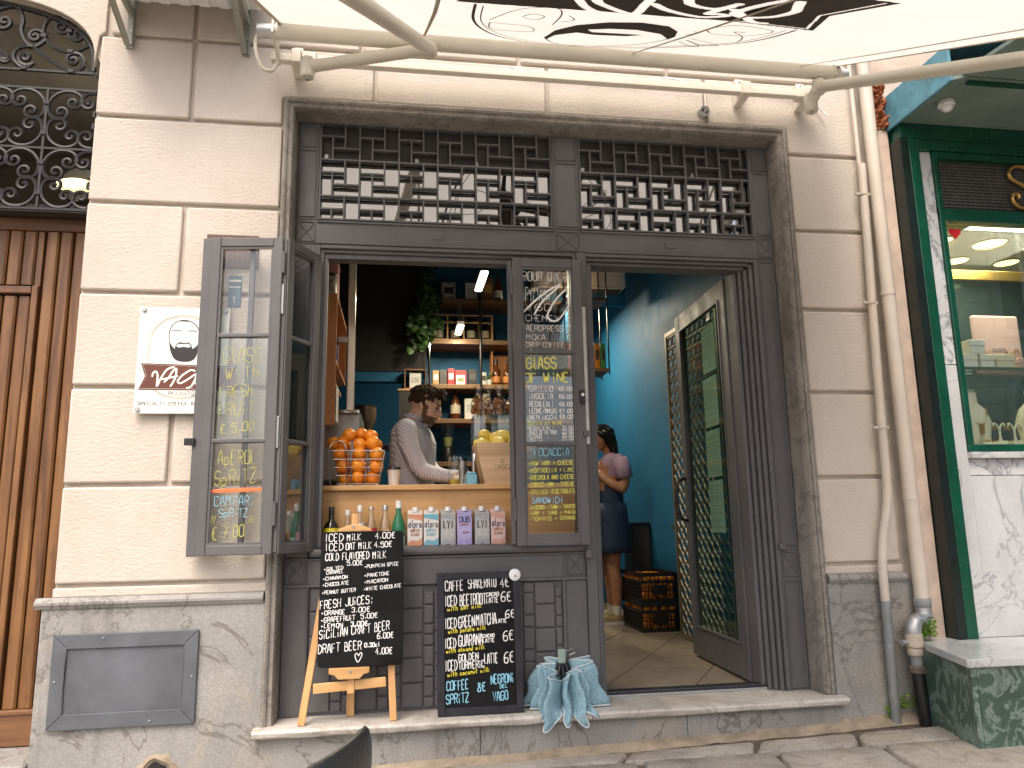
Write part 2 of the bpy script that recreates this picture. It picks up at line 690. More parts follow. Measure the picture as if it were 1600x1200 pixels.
MARBLE = stone_mat('white_veined_marble', (0.40, 0.415, 0.415), (0.55, 0.565, 0.565), (0.19, 0.21, 0.22), 1.7, 0.28, vstr=0.7, dirt=0.12, fine=20, bmp=0.03, width=0.016)
MARBLEV = stone_mat('busy_veined_marble', (0.46, 0.475, 0.48), (0.62, 0.635, 0.64), (0.12, 0.14, 0.16), 5.0, 0.28, vstr=0.85, dirt=0.2, fine=20, bmp=0.03, width=0.03)
GREENMARBLE = stone_mat('dark_green_marble', (0.030, 0.062, 0.048), (0.085, 0.15, 0.115), (0.30, 0.38, 0.34), 7.0, 0.3, patch=(0.02, 0.035, 0.03), vstr=0.55, dirt=0.3, fine=30, bmp=0.05, width=0.05)
PAVE = stone_mat('street_stone', (0.29, 0.265, 0.23), (0.44, 0.415, 0.365), (0.13, 0.11, 0.09), 3.0, 0.7, patch=(0.35, 0.285, 0.20), vstr=0.5, dirt=0.6, fine=40, bmp=0.45, width=0.02)
DIRT = pm('joint_dirt', (0.12, 0.095, 0.07), 0.95, 0.35, 14, 0.6, 60, 0.006)
MORTAR = pm('tan_mortar', (0.30, 0.245, 0.175), 0.95, 0.3, 12, 0.6, 50, 0.008)
IRON = iron_paint()
IRONP = pm('blue_grey_hatch_paint', (0.095, 0.105, 0.118), 0.5, 0.25, 5, 0.2, 40)
IRONB = pm('black_wrought_iron', (0.010, 0.009, 0.009), 0.6, 0.3, 20, 0.2, 80)
DOORWOOD = wood_mat('weathered_door_wood', (0.165, 0.073, 0.024), (0.28, 0.142, 0.053), (0.038, 0.016, 0.007), 'z', 1.0, 0.45, worn=0.9)
DOORWOODH = wood_mat('weathered_rail_wood', (0.15, 0.065, 0.026), (0.24, 0.115, 0.045), (0.07, 0.03, 0.013), 'x', 1.0, 0.5, worn=0.6)
PINE = wood_mat('pine_wood', (0.58, 0.33, 0.13), (0.68, 0.42, 0.19), (0.42, 0.21, 0.07), 'x', 0.6, 0.45, bmp=0.08)
PINEZ = wood_mat('easel_pine', (0.56, 0.31, 0.12), (0.66, 0.40, 0.18), (0.40, 0.19, 0.07), 'z', 0.7, 0.45, bmp=0.08)
CRATEWOOD = wood_mat('wine_crate_wood', (0.60, 0.41, 0.24), (0.70, 0.51, 0.33), (0.46, 0.28, 0.14), 'x', 0.7, 0.55, bmp=0.08)
SHELFWOOD = wood_mat('shelf_wood', (0.19, 0.10, 0.043), (0.27, 0.15, 0.066), (0.10, 0.05, 0.022), 'x', 0.6, 0.5, bmp=0.1)
ORANGEWOOD = wood_mat('orange_plywood', (0.42, 0.17, 0.055), (0.50, 0.23, 0.08), (0.30, 0.11, 0.035), 'z', 0.5, 0.5, bmp=0.05)
CANVAS = fabric_awning()
CREAMMETAL = pm('cream_awning_metal', (0.60, 0.57, 0.48), 0.38, 0.05, 5, 0.0)
CREAMDARK = pm('cream_plastic', (0.55, 0.51, 0.42), 0.5, 0.08, 12)
GALV = pm('galvanised_steel', (0.42, 0.43, 0.42), 0.42, 0.12, 14, metal=0.75)
BRACKET = pm('grey_green_bracket_paint', (0.30, 0.31, 0.26), 0.5, 0.15, 10)
WHITEP = pm('white_plastic', (0.72, 0.73, 0.73), 0.4, 0.04, 5)
PIPEP = pm('beige_pipe_paint', (0.55, 0.49, 0.41), 0.5, 0.08, 5, 0.1, 50)
PIPEG = pm('grey_pipe', (0.20, 0.215, 0.21), 0.5, 0.2, 12, 0.1, 60)
BLACKTAPE = pm('black_tape', (0.012, 0.012, 0.013), 0.35, 0.3, 30, 0.4, 60)
GREENP = pm('dark_green_gloss', (0.004, 0.060, 0.034), 0.25, 0.25, 6, 0.1, 30)
GREENSOFF = stone_mat('green_soffit_stone', (0.12, 0.175, 0.15), (0.20, 0.26, 0.23), (0.26, 0.31, 0.28), 9.0, 0.5, dirt=0.3, vstr=0.3, fine=60, bmp=0.2)
TURQ = pm('peeling_turquoise_paint', (0.09, 0.24, 0.30), 0.6, 0.35, 12, 0.3, 40)
BRICKHOLE = pm('broken_brick', (0.30, 0.095, 0.035), 0.95, 0.5, 18, 0.9, 30, 0.02)
PEACH = pm('peach_plaster', (0.54, 0.43, 0.345), 0.9, 0.2, 9, 0.3, 40)
GLASS = glassmat('window_glass', (0.98, 0.99, 0.985), 0.03, 0.0, 0.35)
DARKGLASS = glassmat('dark_door_glass', (0.76, 0.86, 0.79), 0.05, 0.0, 0.16)
MIRRORGLASS = glassmat('reflective_film_glass', (0.10, 0.11, 0.11), 0.42)
SHOPGLASS = glassmat('shop_window_glass', (0.90, 0.95, 0.93), 0.08)
CLEAR = glassmat('clear_glass', (0.96, 0.98, 0.975), 0.07)
DARKPANEL = pm('dark_panel', (0.03, 0.029, 0.028), 0.6, 0.2, 6)
BLUEWALL = pm('blue_wall_paint', (0.003, 0.098, 0.205), 0.65, 0.10, 2.5, 0.08, 60)
BLACKWALL = pm('black_wall_paint', (0.012, 0.012, 0.012), 0.7, 0.2, 3)
GREYCEIL = pm('ceiling_paint', (0.24, 0.23, 0.215), 0.8, 0.1, 3)
CHALKBOARD = pm('chalkboard_black', (0.006, 0.006, 0.0065), 0.65, 0.7, 5, 0.08, 80, spec=0.18)
BOARDFRAME = pm('charcoal_board_frame', (0.020, 0.020, 0.026), 0.55, 0.4, 12, 0.15, 50, spec=0.3)
CHALKW = pm('white_chalk_paint', (0.82, 0.82, 0.80), 0.9, 0.06, 60)
CHALKY = pm('yellow_chalk_paint', (0.75, 0.66, 0.06), 0.9, 0.08, 60)
CHALKB = pm('light_blue_chalk_paint', (0.28, 0.62, 0.78), 0.9, 0.08, 60)
YELLOWPEN = pm('yellow_glass_pen', (0.72, 0.70, 0.14), 0.8, 0.1, 60)
ORANGEPEN = pm('orange_glass_pen', (0.72, 0.17, 0.06), 0.8, 0.15, 30)
CHROME = pm('polished_steel', (0.62, 0.62, 0.60), 0.16, 0.05, 6, metal=1.0)
STEEL = pm('brushed_steel', (0.40, 0.40, 0.39), 0.35, 0.1, 10, metal=0.9)
BLACKPL = pm('black_plastic', (0.010, 0.010, 0.011), 0.42, 0.2, 20)
BROWN = pm('sign_brown', (0.12, 0.035, 0.018), 0.25, 0.05, 4)
SIGNWHITE = pm('sign_white', (0.72, 0.74, 0.68), 0.14, 0.02, 3)
INK = pm('print_ink_black', (0.018, 0.016, 0.018), 0.6, 0.1, 10)
INKBROWN = pm('awning_print_brown', (0.045, 0.035, 0.029), 0.9, 0.15, 10)
PAPER = pm('white_paper', (0.70, 0.71, 0.68), 0.8, 0.05, 10)
GOLD = pm('gilded_metal', (0.55, 0.33, 0.10), 0.35, 0.2, 12, metal=0.8)
BRASS = pm('brass', (0.42, 0.28, 0.07), 0.3, 0.1, 8, metal=0.9)


# ================================================================== GROUND
def gz(x, y):
    return -0.118 + 0.026 * (x - 0.7) + 0.012 * min(0, y)


mb = MB()
N = 30
xs = [-60, -25, -12, -8] + [-6 + 0.5 * i for i in range(27)] + [10, 14, 25, 60]
ys = [-60, -30, -15, -12] + [-9 + 0.5 * i for i in range(19)] + [0.3]
for y in ys:
    for x in xs:
        mb.v.append((x, y, gz(max(-6, min(8, x)), max(-9, y)) - 0.022))
nx = len(xs)
for j in range(len(ys) - 1):
    for i in range(nx - 1):
        mb.f.append((j * nx + i, j * nx + i + 1, (j + 1) * nx + i + 1, (j + 1) * nx + i))
        mb.mi.append(0)
ground = obj('ground', mb, DIRT, smooth=True, kind='structure')
meta(ground, 'worn stone paved street in front of the shop')


def slab(quad, parent, mat, name='paving_stone', drop=0.09, seed=0, inset=0.007):
    """an irregular street slab from its plan corners"""
    rnd = random.Random(seed)
    cx = sum(p[0] for p in quad) / len(quad)
    cy = sum(p[1] for p in quad) / len(quad)
    ring = []
    n = len(quad)
    for i in range(n):
        a, b = quad[i], quad[(i + 1) % n]
        for t in (0.0, 0.2, 0.4, 0.6, 0.8):
            x, y = a[0] + (b[0] - a[0]) * t, a[1] + (b[1] - a[1]) * t
            d = math.hypot(cx - x, cy - y)
            k = (inset + rnd.uniform(0, 0.008) + (0.012 if t == 0 else 0)) / max(d, 0.05)
            ring.append((x + (cx - x) * k, y + (cy - y) * k))
    m = len(ring)
    tilt = (rnd.uniform(-0.006, 0.006), rnd.uniform(-0.006, 0.006), rnd.uniform(-0.003, 0.003))

    def zz(x, y):
        return gz(x, y) + tilt[0] * (x - cx) + tilt[1] * (y - cy) + tilt[2] + 0.004 * noise.noise(Vector((x * 4, y * 4, 1.3)))
    s = MB()
    for k, dz in ((1.0, -drop), (1.0, -0.007), (0.97, 0.0), (0.55, 0.002)):
        for x, y in ring:
            X, Y = cx + (x - cx) * k, cy + (y - cy) * k
            s.v.append((X, Y, zz(X, Y) + dz))
    s.v.append((cx, cy, zz(cx, cy) + 0.002))
    for a in range(3):
        for i in range(m):
            s.f.append((a * m + i, a * m + (i + 1) % m, (a + 1) * m + (i + 1) % m, (a + 1) * m + i))
    for i in range(m):
        s.f.append((3 * m + i, 3 * m + (i + 1) % m, 4 * m))
    s.mi = [0] * len(s.f)
    return obj(name, s, mat, parent, smooth=True, angle=60)


# first rows of slabs along the shop, then wider rows out to the camera and beyond
def row(y0, y1, xs0, xs1, sd):
    for i in range(len(xs0) - 1):
        slab([(xs0[i], y0[0] + y0[1] * xs0[i]), (xs0[i + 1], y0[0] + y0[1] * xs0[i + 1]), (xs1[i + 1], y1[0] + y1[1] * xs1[i + 1]), (xs1[i], y1[0] + y1[1] * xs1[i])], ground, PAVE, seed=sd * 50 + i)


rnd = random.Random(11)
lines = [(-0.10, -0.035), (-0.17, -0.085), (-0.66, -0.09), (-1.15, -0.07), (-1.65, -0.05), (-2.2, -0.03), (-2.8, 0.0), (-3.4, 0), (-4.1, 0), (-4.8, 0)]
brk0 = [-5.2, -4.3, -3.5, -2.7, -2.0, -1.3, -0.55, 0.15, 1.0, 1.57, 2.03, 2.62, 3.3, 4.1, 4.9]
for k in range(len(lines) - 1):
    sh = 0.0 if k < 2 else rnd.uniform(-0.3, 0.3)
    top = [b + sh + rnd.uniform(-0.05, 0.05) * (k > 1) for b in brk0]
    bot = [b + sh - (0.08 if k < 2 else 0) + rnd.uniform(-0.05, 0.05) * (k > 1) for b in brk0]
    row(lines[k + 1], lines[k], bot, top, k + 1)

# strip of mortar where the street meets the wall base
mb = MB()
pts = 60
for i in range(pts + 1):
    x = -1.6 + 4.1 * i / pts
    w = 0.022 + 0.022 * noise.noise(Vector((x * 3, 0, 0))) + 0.012 * noise.noise(Vector((x * 15, 2, 0)))
    yb = 0.0 if x > -0.6 else 0.02
    for y, z in ((yb, 0.030), (yb - w * 0.5, 0.016), (yb - w - 0.06, -0.02)):
        mb.v.append((x, y, gz(x, y) + z + 0.006 * noise.noise(Vector((x * 20, y * 20, 5)))))
for i in range(pts):
    for j in (0, 1):
        mb.f.append((i * 3 + j, i * 3 + j + 1, (i + 1) * 3 + j + 1, (i + 1) * 3 + j))
        mb.mi.append(0)
obj('mortar_strip', mb, MORTAR, ground, smooth=True)

# ================================================================== CAFE WALL
wall = thing('cafe_wall', 'cream plastered wall of raised blocks over a grey stone plinth round the shop opening', 'wall', (0.6, 0.15, -0.2))
ROWS = [0.635, 1.055, 1.485, 1.92, 2.35, 2.78, 3.20, 3.62, 4.05]
JW = 0.009
# backing masonry behind the blocks (kept clear of the shop opening and the arched doorway)
mb = MB()
mb.box(-1.42, -0.56, 0.019, 0.24, -0.25, 3.05)
mb.box(2.035, 2.56, 0.019, 0.24, -0.25, 3.05)
mb.box(-0.56, 2.035, 0.019, 0.24, 2.91, 3.05)
obj('joint_backing', mb, JOINT, wall)
def sup(v, e):
    return math.copysign(abs(v) ** e, v)


arch = [(-2.37 + 0.925 * sup(math.cos(a), 0.715), 3.03 + 0.365 * sup(math.sin(a), 0.715)) for a in [PI * i / 32 for i in range(33)]]
poly = [(2.56, 3.05), (2.56, 4.4), (-3.9, 4.4), (-3.9, -0.25), (-3.32, -0.25)] + arch[::-1][:-1] + [(-1.42, 3.05)]
obj('upper_masonry', MB().prism(poly, 0.019, 0.24), JOINT, wall)


def block(x0, x1, z0, z1, poly=None):
    s = MB()
    if poly is None:
        poly = [(x0 + JW, z0 + JW), (x1 - JW, z0 + JW), (x1 - JW, z1 - JW), (x0 + JW, z1 - JW)]
    s.prism(poly, 0.0, 0.030)
    o = obj('plaster_block', s, PLASTER, wall, bevel=0.010, segs=3, smooth=True, angle=30)
    return o


XL, XR = -1.43, -0.562
for i in range(6):
    z0, z1 = ROWS[i], ROWS[i + 1]
    if i == 5:
        continue
    if z0 in (1.055, 1.92):
        block(XL, -0.995, z0, z1)
        block(-0.995, XR, z0, z1)
    else:
        block(XL, XR, z0, z1)
# the row around the head of the opening
block(XL, -0.995, 2.78, 3.2)
block(0, 0, 0, 0, [(-0.995 + JW, 2.78 + JW), (-0.575, 2.78 + JW), (-0.575, 2.932), (-0.13 - JW, 2.932), (-0.13 - JW, 3.2 - JW), (-0.995 + JW, 3.2 - JW)])
for a, b in ((-0.13, 0.745), (0.745, 1.604)):
    block(0, 0, 0, 0, [(a + JW, 2.932), (b - JW, 2.932), (b - JW, 3.2 - JW), (a + JW, 3.2 - JW)])
block(0, 0, 0, 0, [(1.604 + JW, 2.932), (2.053, 2.932), (2.053, 2.78 + JW), (2.47, 2.78 + JW), (2.47, 3.2 - JW), (1.604 + JW, 3.2 - JW)])
for i in range(5):
    block(2.045, 2.47, ROWS[i], ROWS[i + 1])
# rows above, partly behind the awning
xs = [-1.0, -0.2, 0.6, 1.4, 2.47]
block(0, 0, 0, 0, [(-1.38, 3.21), (-1.0 - JW, 3.21), (-1.0 - JW, 3.61), (-1.38, 3.61)])
for a, b in zip(xs[:-1], xs[1:]):
    block(a, b, 3.2, 3.62)
xs = [-3.4, -2.4, -1.4, -0.6, 0.2, 1.0, 1.8, 2.47]
for a, b in zip(xs[:-1], xs[1:]):
    block(a, b, 3.62, 4.05)
# rounded plaster nose along the arch
obj('plaster_spandrel', MB().prism(arch[:24] + [(-2.95, 3.61), (-1.405, 3.61), (-1.405, 3.215), (-1.43, 3.19)], 0.0, 0.030), PLASTER, wall, bevel=0.008)
# low plaster course above the plinth moulding
for a, b in ((-1.425, XR), (2.045, 2.47)):
    obj('plaster_block', MB().box(a, b, 0.002, 0.03, 0.588, 0.627), PLASTER, wall, bevel=0.006)
# plinth of grey stone with a moulding on top
ply = -0.012
mb = MB()
mb.box(-1.455, -0.562, ply, 0.02, -0.25, 0.548)
obj('plinth_slab', mb, PLINTH, wall, bevel=0.004)
mb = MB()
mb.box(2.05, 2.56, ply, 0.02, -0.25, 0.548)
obj('plinth_slab', mb, PLINTH, wall, bevel=0.004)
prof = [(0.02, 0.543), (-0.018, 0.545), (-0.022, 0.552), (-0.024, 0.556), (-0.029, 0.562), (-0.029, 0.572), (-0.024, 0.578), (-0.018, 0.582), (-0.012, 0.589), (0.02, 0.589)]
for a, b in ((-1.480, -0.570), (2.058, 2.47)):
    obj('plinth_moulding', MB().prism(prof, a, b, 'x'), PLINTH, wall, smooth=True, angle=35)
# broken drain hole in the plinth near the street
mb = MB()
rnd = random.Random(3)
ring = []
for k in range(18):
    a = 2 * PI * k / 18
    ring.append((a, 0.050 + rnd.uniform(-0.006, 0.006), 0.078 + rnd.uniform(-0.012, 0.012)))
for a, r1, r2 in ring:
    for r, y in ((r2, ply - 0.001), (r1 + 0.008, ply - 0.012), (r1, ply - 0.006), (r1 - 0.008, ply - 0.002)):
        mb.v.append((-0.962 + r * math.cos(a), y, -0.115 + r * math.sin(a)))
for k in range(18):
    for j in range(3):
        mb.f.append((k * 4 + j, k * 4 + j + 1, ((k + 1) % 18) * 4 + j + 1, ((k + 1) % 18) * 4 + j))
        mb.mi.append(0)
hole = obj('drain_hole_rim', mb, MORTAR, wall, smooth=True)
obj('drain_hole', MB().lathe([(0.048, ply - 0.0025), (0.0, ply - 0.0024)], 18, (-0.962, 0, -0.115), axis='y', cap=False), BLACKWALL, hole)

# stone surround of the shop opening: jambs and lintel, each with a stepped moulding
FX0, FX1, FZ1 = -0.562, 2.043, 2.922


def surround(name, poly_fn):
    return obj(name, poly_fn, ARCHI, wall, smooth=True, angle=30)


# profile across the jamb: (distance from outer edge, y)
JP = [(0.0, 0.03), (0.0, -0.018), (0.010, -0.024), (0.020, -0.018), (0.021, -0.008), (0.034, -0.006), (0.040, -0.010), (0.046, 0.0), (0.048, 0.016), (0.052, 0.15), (0.052, 0.22), (0.0, 0.22)]


def sweep_jamb(x_outer, sgn, z0, zt):
    s = MB()
    n = len(JP)
    for d, y in JP:
        s.v.append((x_outer + sgn * d, y, z0))
    for d, y in JP:
        s.v.append((x_outer + sgn * d, y, zt - d))
    s.f = [tuple(range(n)), tuple(range(2 * n - 1, n - 1, -1))] + [(i, (i + 1) % n, (i + 1) % n + n, i + n) for i in range(n)]
    s.mi = [0] * len(s.f)
    return s


surround('jamb', sweep_jamb(FX0, 1, 0.041, FZ1))
surround('jamb', sweep_jamb(FX1, -1, 0.041, FZ1))
s = MB()
n = len(JP)
for d, y in JP:
    s.v.append((FX0 + d, y, FZ1 - d))
for d, y in JP:
    s.v.append((FX1 - d, y, FZ1 - d))
s.f = [tuple(range(n)), tuple(range(2 * n - 1, n - 1, -1))] + [(i, (i + 1) % n, (i + 1) % n + n, i + n) for i in range(n)]
s.mi = [0] * len(s.f)
surround('lintel', s)

# worn marble doorstep: two slabs with a rounded nose on a stone riser
step = thing('doorstep', 'worn pale marble step running under the whole shopfront', 'step', (0.75, 0.0, -0.12))
sp = [(0.17, 0.0), (0.17, 0.040), (-0.055, 0.040), (-0.070, 0.036), (-0.076, 0.026), (-0.074, 0.012), (-0.066, 0.004), (-0.050, 0.002), (-0.03, 0.0)]
for a, b in ((-0.588, 0.848), (0.851, 2.075)):
    s = MB()
    n = len(sp)
    k = 30
    for i in range(k + 1):
        x = a + (b - a) * i / k
        for q, (y, z) in enumerate(sp):
            w = 0.0035 * noise.noise(Vector((x * 9, q * 3.0, 0.5))) if 2 <= q <= 7 else 0
            s.v.append((x, y + w, z + (w * 0.7 if q > 2 else 0) - (0.004 * max(0, math.sin((x - 0.9) * 3)) if 2 <= q <= 3 and x > 0.9 else 0)))
    for i in range(k):
        for q in range(n):
            s.f.append((i * n + q, i * n + (q + 1) % n, (i + 1) * n + (q + 1) % n, (i + 1) * n + q))
    s.f += [tuple(range(n - 1, -1, -1)), tuple(k * n + q for q in range(n))]
    s.mi = [0] * len(s.f)
    obj('step_slab', s, SILLST, step, smooth=True, angle=30)
for a, b in ((-0.562, 0.36), (0.362, 1.30), (1.302, 2.05)):
    obj('riser_stone', MB().box(a, b, -0.030, 0.17, -0.25, 0.001), PLINTH, step, bevel=0.004)

# framed iron hatch in the plinth
hatch = thing('wall_hatch', 'blue-grey painted metal hatch with a mitred frame in the stone plinth', 'hatch', (-1.11, ply, 0.07))
hx0, hx1, hz0, hz1 = -1.395, -0.825, 0.072, 0.445
fw = 0.055
for quad in ([(hx0, hz0), (hx1, hz0), (hx1 - fw, hz0 + fw), (hx0 + fw, hz0 + fw)], [(hx1, hz0), (hx1, hz1), (hx1 - fw, hz1 - fw), (hx1 - fw, hz0 + fw)],
             [(hx1, hz1), (hx0, hz1), (hx0 + fw, hz1 - fw), (hx1 - fw, hz1 - fw)], [(hx0, hz1), (hx0, hz0), (hx0 + fw, hz0 + fw), (hx0 + fw, hz1 - fw)]):
    cx = sum(q[0] for q in quad) / 4
    cz = sum(q[1] for q in quad) / 4
    quad = [(cx + (q[0] - cx) * 0.997, cz + (q[1] - cz) * 0.997) for q in quad]
    obj('frame_rail', MB().prism(quad, ply - 0.016, ply - 0.001), IRONP, hatch, bevel=0.003)
obj('panel', MB().box(hx0 + fw, hx1 - fw, ply - 0.008, ply - 0.002, hz0 + fw, hz1 - fw), IRONP, hatch)
mb = MB()
mb.tube([(hx0 + fw, ply - 0.011, hz0 + fw), (hx1 - fw, ply - 0.011, hz0 + fw), (hx1 - fw, ply - 0.011, hz1 - fw), (hx0 + fw, ply - 0.011, hz1 - fw)], 0.006, 6, closed=True)
obj('bead', mb, IRONP, hatch)
for x, z in ((hx0 + 0.02, 0.26), (hx1 - 0.02, 0.26), (-1.2, hz1 - 0.02), (-1.0, hz0 + 0.02)):
    obj('screw', MB().lathe([(0.005, ply - 0.018), (0.003, ply - 0.020)], 8, (x, 0, z), axis='y'), GALV, hatch)


# ================================================================== IRON SHOPFRONT
YF = 0.118                       # front face of the flat iron plates
SX0, SX1 = -0.508, 1.990         # between the stone jambs
front = thing('shopfront_frame', 'grey painted iron shopfront with posts, rails and a door frame', 'shopfront', (0.74, YF, 0.04))


def plate(x0, x1, z0, z1, y=YF, d=0.03, name='panel', bev=0.003):
    return obj(name, MB().box(x0, x1, y, y + d, z0, z1), IRON, front, bevel=bev)


def bead(pts, r=0.006, closed=False, y=YF, name='bead'):
    return obj(name, MB().tube([(x, y - r * 0.35, z) for x, z in pts], r, 6, closed=closed), IRON, front, smooth=True)


ZT = 2.876
# posts in the transom band: small top panel and tall panel each
for x0, x1 in ((SX0, -0.405), (0.785, 0.925), (1.888, SX1)):
    plate(x0, x1, 2.352, ZT, name='post_panel')
    for z0, z1 in ((2.365, 2.715), (2.735, 2.865)):
        bead([(x0 + 0.014, z0), (x1 - 0.014, z0), (x1 - 0.014, z1), (x0 + 0.014, z1)], 0.0045, True)
# rail between transom and openings with the diagonal-cross squares
plate(SX0, SX1, 2.225, 2.350, name='rail')
for x0, x1 in ((-0.405, 0.785), (0.925, 1.888)):
    bead([(x0, 2.342), (x1, 2.342)], 0.007)
    bead([(x0, 2.232), (x1, 2.232)], 0.007)
    cx = (x0 + x1) / 2
    obj('weld_plate', MB().box(cx - 0.03, cx + 0.03, YF - 0.003, YF + 0.01, 2.27, 2.31), IRON, front, bevel=0.002)


def xsquare(x0, x1, z0, z1):
    m = 0.012
    p = [(x0 + m, z0 + m), (x1 - m, z0 + m), (x1 - m, z1 - m), (x0 + m, z1 - m)]
    bead(p, 0.005, True)
    bead([p[0], p[2]], 0.0035)
    bead([p[1], p[3]], 0.0035)


for x0, x1 in ((SX0, -0.405), (0.785, 0.925), (1.888, SX1)):
    xsquare(x0, x1, 2.225, 2.350)
# side posts of the window and door storey
plate(SX0, -0.405, 0.725, 2.223, name='post_panel')
plate(1.888, SX1, 0.041, 2.223, name='post_panel')
plate(0.895, 0.945, 0.041, 2.223, y=YF - 0.012, d=0.045, name='door_post')
bead([(1.90, 0.725), (1.90, 2.21), (1.98, 2.21), (1.98, 0.725)], 0.004, True)
bead([(1.90, 0.05), (1.90, 0.55), (1.98, 0.55), (1.98, 0.05)], 0.004, True)
xsquare(1.888, SX1, 0.563, 0.705)
obj('latch_block', MB().box(1.872, 1.905, YF - 0.035, YF + 0.002, 0.708, 0.735), IRON, front, bevel=0.004)
obj('latch_block', MB().box(0.885, 0.915, YF - 0.045, YF - 0.012, 0.690, 0.730), IRON, front, bevel=0.004)
# window frame mouldings round the serving opening
for k, (d, y) in enumerate(((0.0, YF - 0.006), (0.018, YF + 0.008))):
    x0, x1, z0, z1 = -0.405 + d, 0.893 - d, 0.742 + d * 0.3, 2.222 - d
    w = 0.018
    for bx in ((x0, x0 + w, z0, z1), (x1 - w, x1, z0, z1), (x0 + w, x1 - w, z1 - w, z1)):
        obj('window_frame', MB().box(bx[0], bx[1], y, y + 0.05, bx[2], bx[3]), IRON, front, bevel=0.003)
obj('window_head', MB().box(-0.369, 0.857, YF + 0.02, YF + 0.09, 2.160, 2.186), IRON, front, bevel=0.003)
obj('window_sill', MB().prism([(YF + 0.10, 0.725), (YF - 0.016, 0.725), (YF - 0.022, 0.738), (YF - 0.022, 0.752), (YF - 0.012, 0.760), (YF + 0.10, 0.766)], -0.395, 0.893, 'x'), IRON, front, bevel=0.002)
obj('window_stile', MB().box(-0.369, -0.350, YF + 0.022, YF + 0.06, 0.766, 2.160), IRON, front, bevel=0.002)
# door frame: stepped mouldings on the right jamb and head
for k, (d, y) in enumerate(((0.0, YF - 0.010), (0.024, YF + 0.006), (0.048, YF + 0.022), (0.072, YF + 0.040), (0.096, YF + 0.055))):
    obj('door_moulding', MB().box(1.886 - d - 0.021, 1.886 - d, y, y + 0.10, 0.041, 2.223 - min(d, 0.05)), IRON, front, bevel=0.004)
for k, (d, y) in enumerate(((0.0, YF - 0.010), (0.018, YF + 0.004), (0.036, YF + 0.02))):
    obj('door_head', MB().box(0.946, 1.864 - d * 1.33, y, y + 0.10, 2.205 - d, 2.222 - d), IRON, front, bevel=0.003)
for k, (d, y) in enumerate(((0.0, YF - 0.004), (0.016, YF + 0.012))):
    obj('door_moulding', MB().box(0.946 + d, 0.961 + d, y, y + 0.1, 0.041, 2.166), IRON, front, bevel=0.003)
# threshold bar
obj('threshold', MB().box(0.978, 1.79, 0.172, 0.23, 0.030, 0.066), pm('threshold_dark', (0.05, 0.05, 0.055), 0.35, 0.2, 8, metal=0.6), front, bevel=0.004)
obj('threshold_strip', MB().box(0.978, 1.79, 0.160, 0.171, 0.036, 0.052), GALV, front, bevel=0.002)
# apron under the window: rail with crosses, posts, then a field of raised plates
plate(-0.405, 0.785, 0.604, 0.722, name='apron_rail')
plate(SX0, -0.405, 0.604, 0.722, name='apron_post')
plate(0.785, 0.893, 0.604, 0.722, name='apron_post')
xsquare(SX0, -0.405, 0.604, 0.722)
xsquare(0.785, 0.893, 0.604, 0.722)
bead([(-0.405, 0.714), (0.785, 0.714)], 0.006)
bead([(SX0, 0.598), (0.893, 0.598)], 0.009)
plate(SX0, -0.405, 0.041, 0.594, name='apron_post')
plate(0.785, 0.893, 0.041, 0.594, name='apron_post')
bead([(-0.402, 0.045), (-0.402, 0.594)], 0.008)
bead([(0.783, 0.045), (0.783, 0.594)], 0.008)
plate(-0.405, 0.785, 0.041, 0.594, y=YF + 0.012, d=0.02, name='apron_back', bev=0)
rnd = random.Random(5)
x = -0.392
pat = [('w', 0.100, 0.110), ('n', 0.050, 0.125), ('m', 0.056, 0.125)]
ci = 0
tiles = {}
while x < 0.76:
    kind, w, hgt = pat[ci % 3]
    w = min(w, 0.773 - x)
    z = 0.052
    rows = {'w': [0.108] * 5, 'n': [0.046, 0.085, 0.05, 0.085, 0.05, 0.046, 0.085, 0.06], 'm': [0.075, 0.10, 0.055, 0.10, 0.055, 0.10, 0.05]}[kind]
    if ci % 6 >= 3:
        rows = rows[::-1]
    for h in rows:
        h = min(h, 0.588 - z)
        if h < 0.02:
            break
        key = (round(w, 3), round(h, 3))
        if key not in tiles:
            s = MB().box(-w / 2 + 0.003, w / 2 - 0.003, -0.012, 0.004, -h / 2 + 0.003, h / 2 - 0.003)
            o = obj('raised_plate', s, IRON, front, local=True, bevel=0.005)
            tiles[key] = o
        else:
            o = inst('raised_plate', tiles[key], front)
            bvm = o.modifiers.new('bevel', 'BEVEL')
            bvm.width = 0.005
            bvm.segments = 2
        o.location = Vector((x + w / 2, YF + 0.012, z + h / 2)) - worg(front)
        z += h
    x += w
    ci += 1


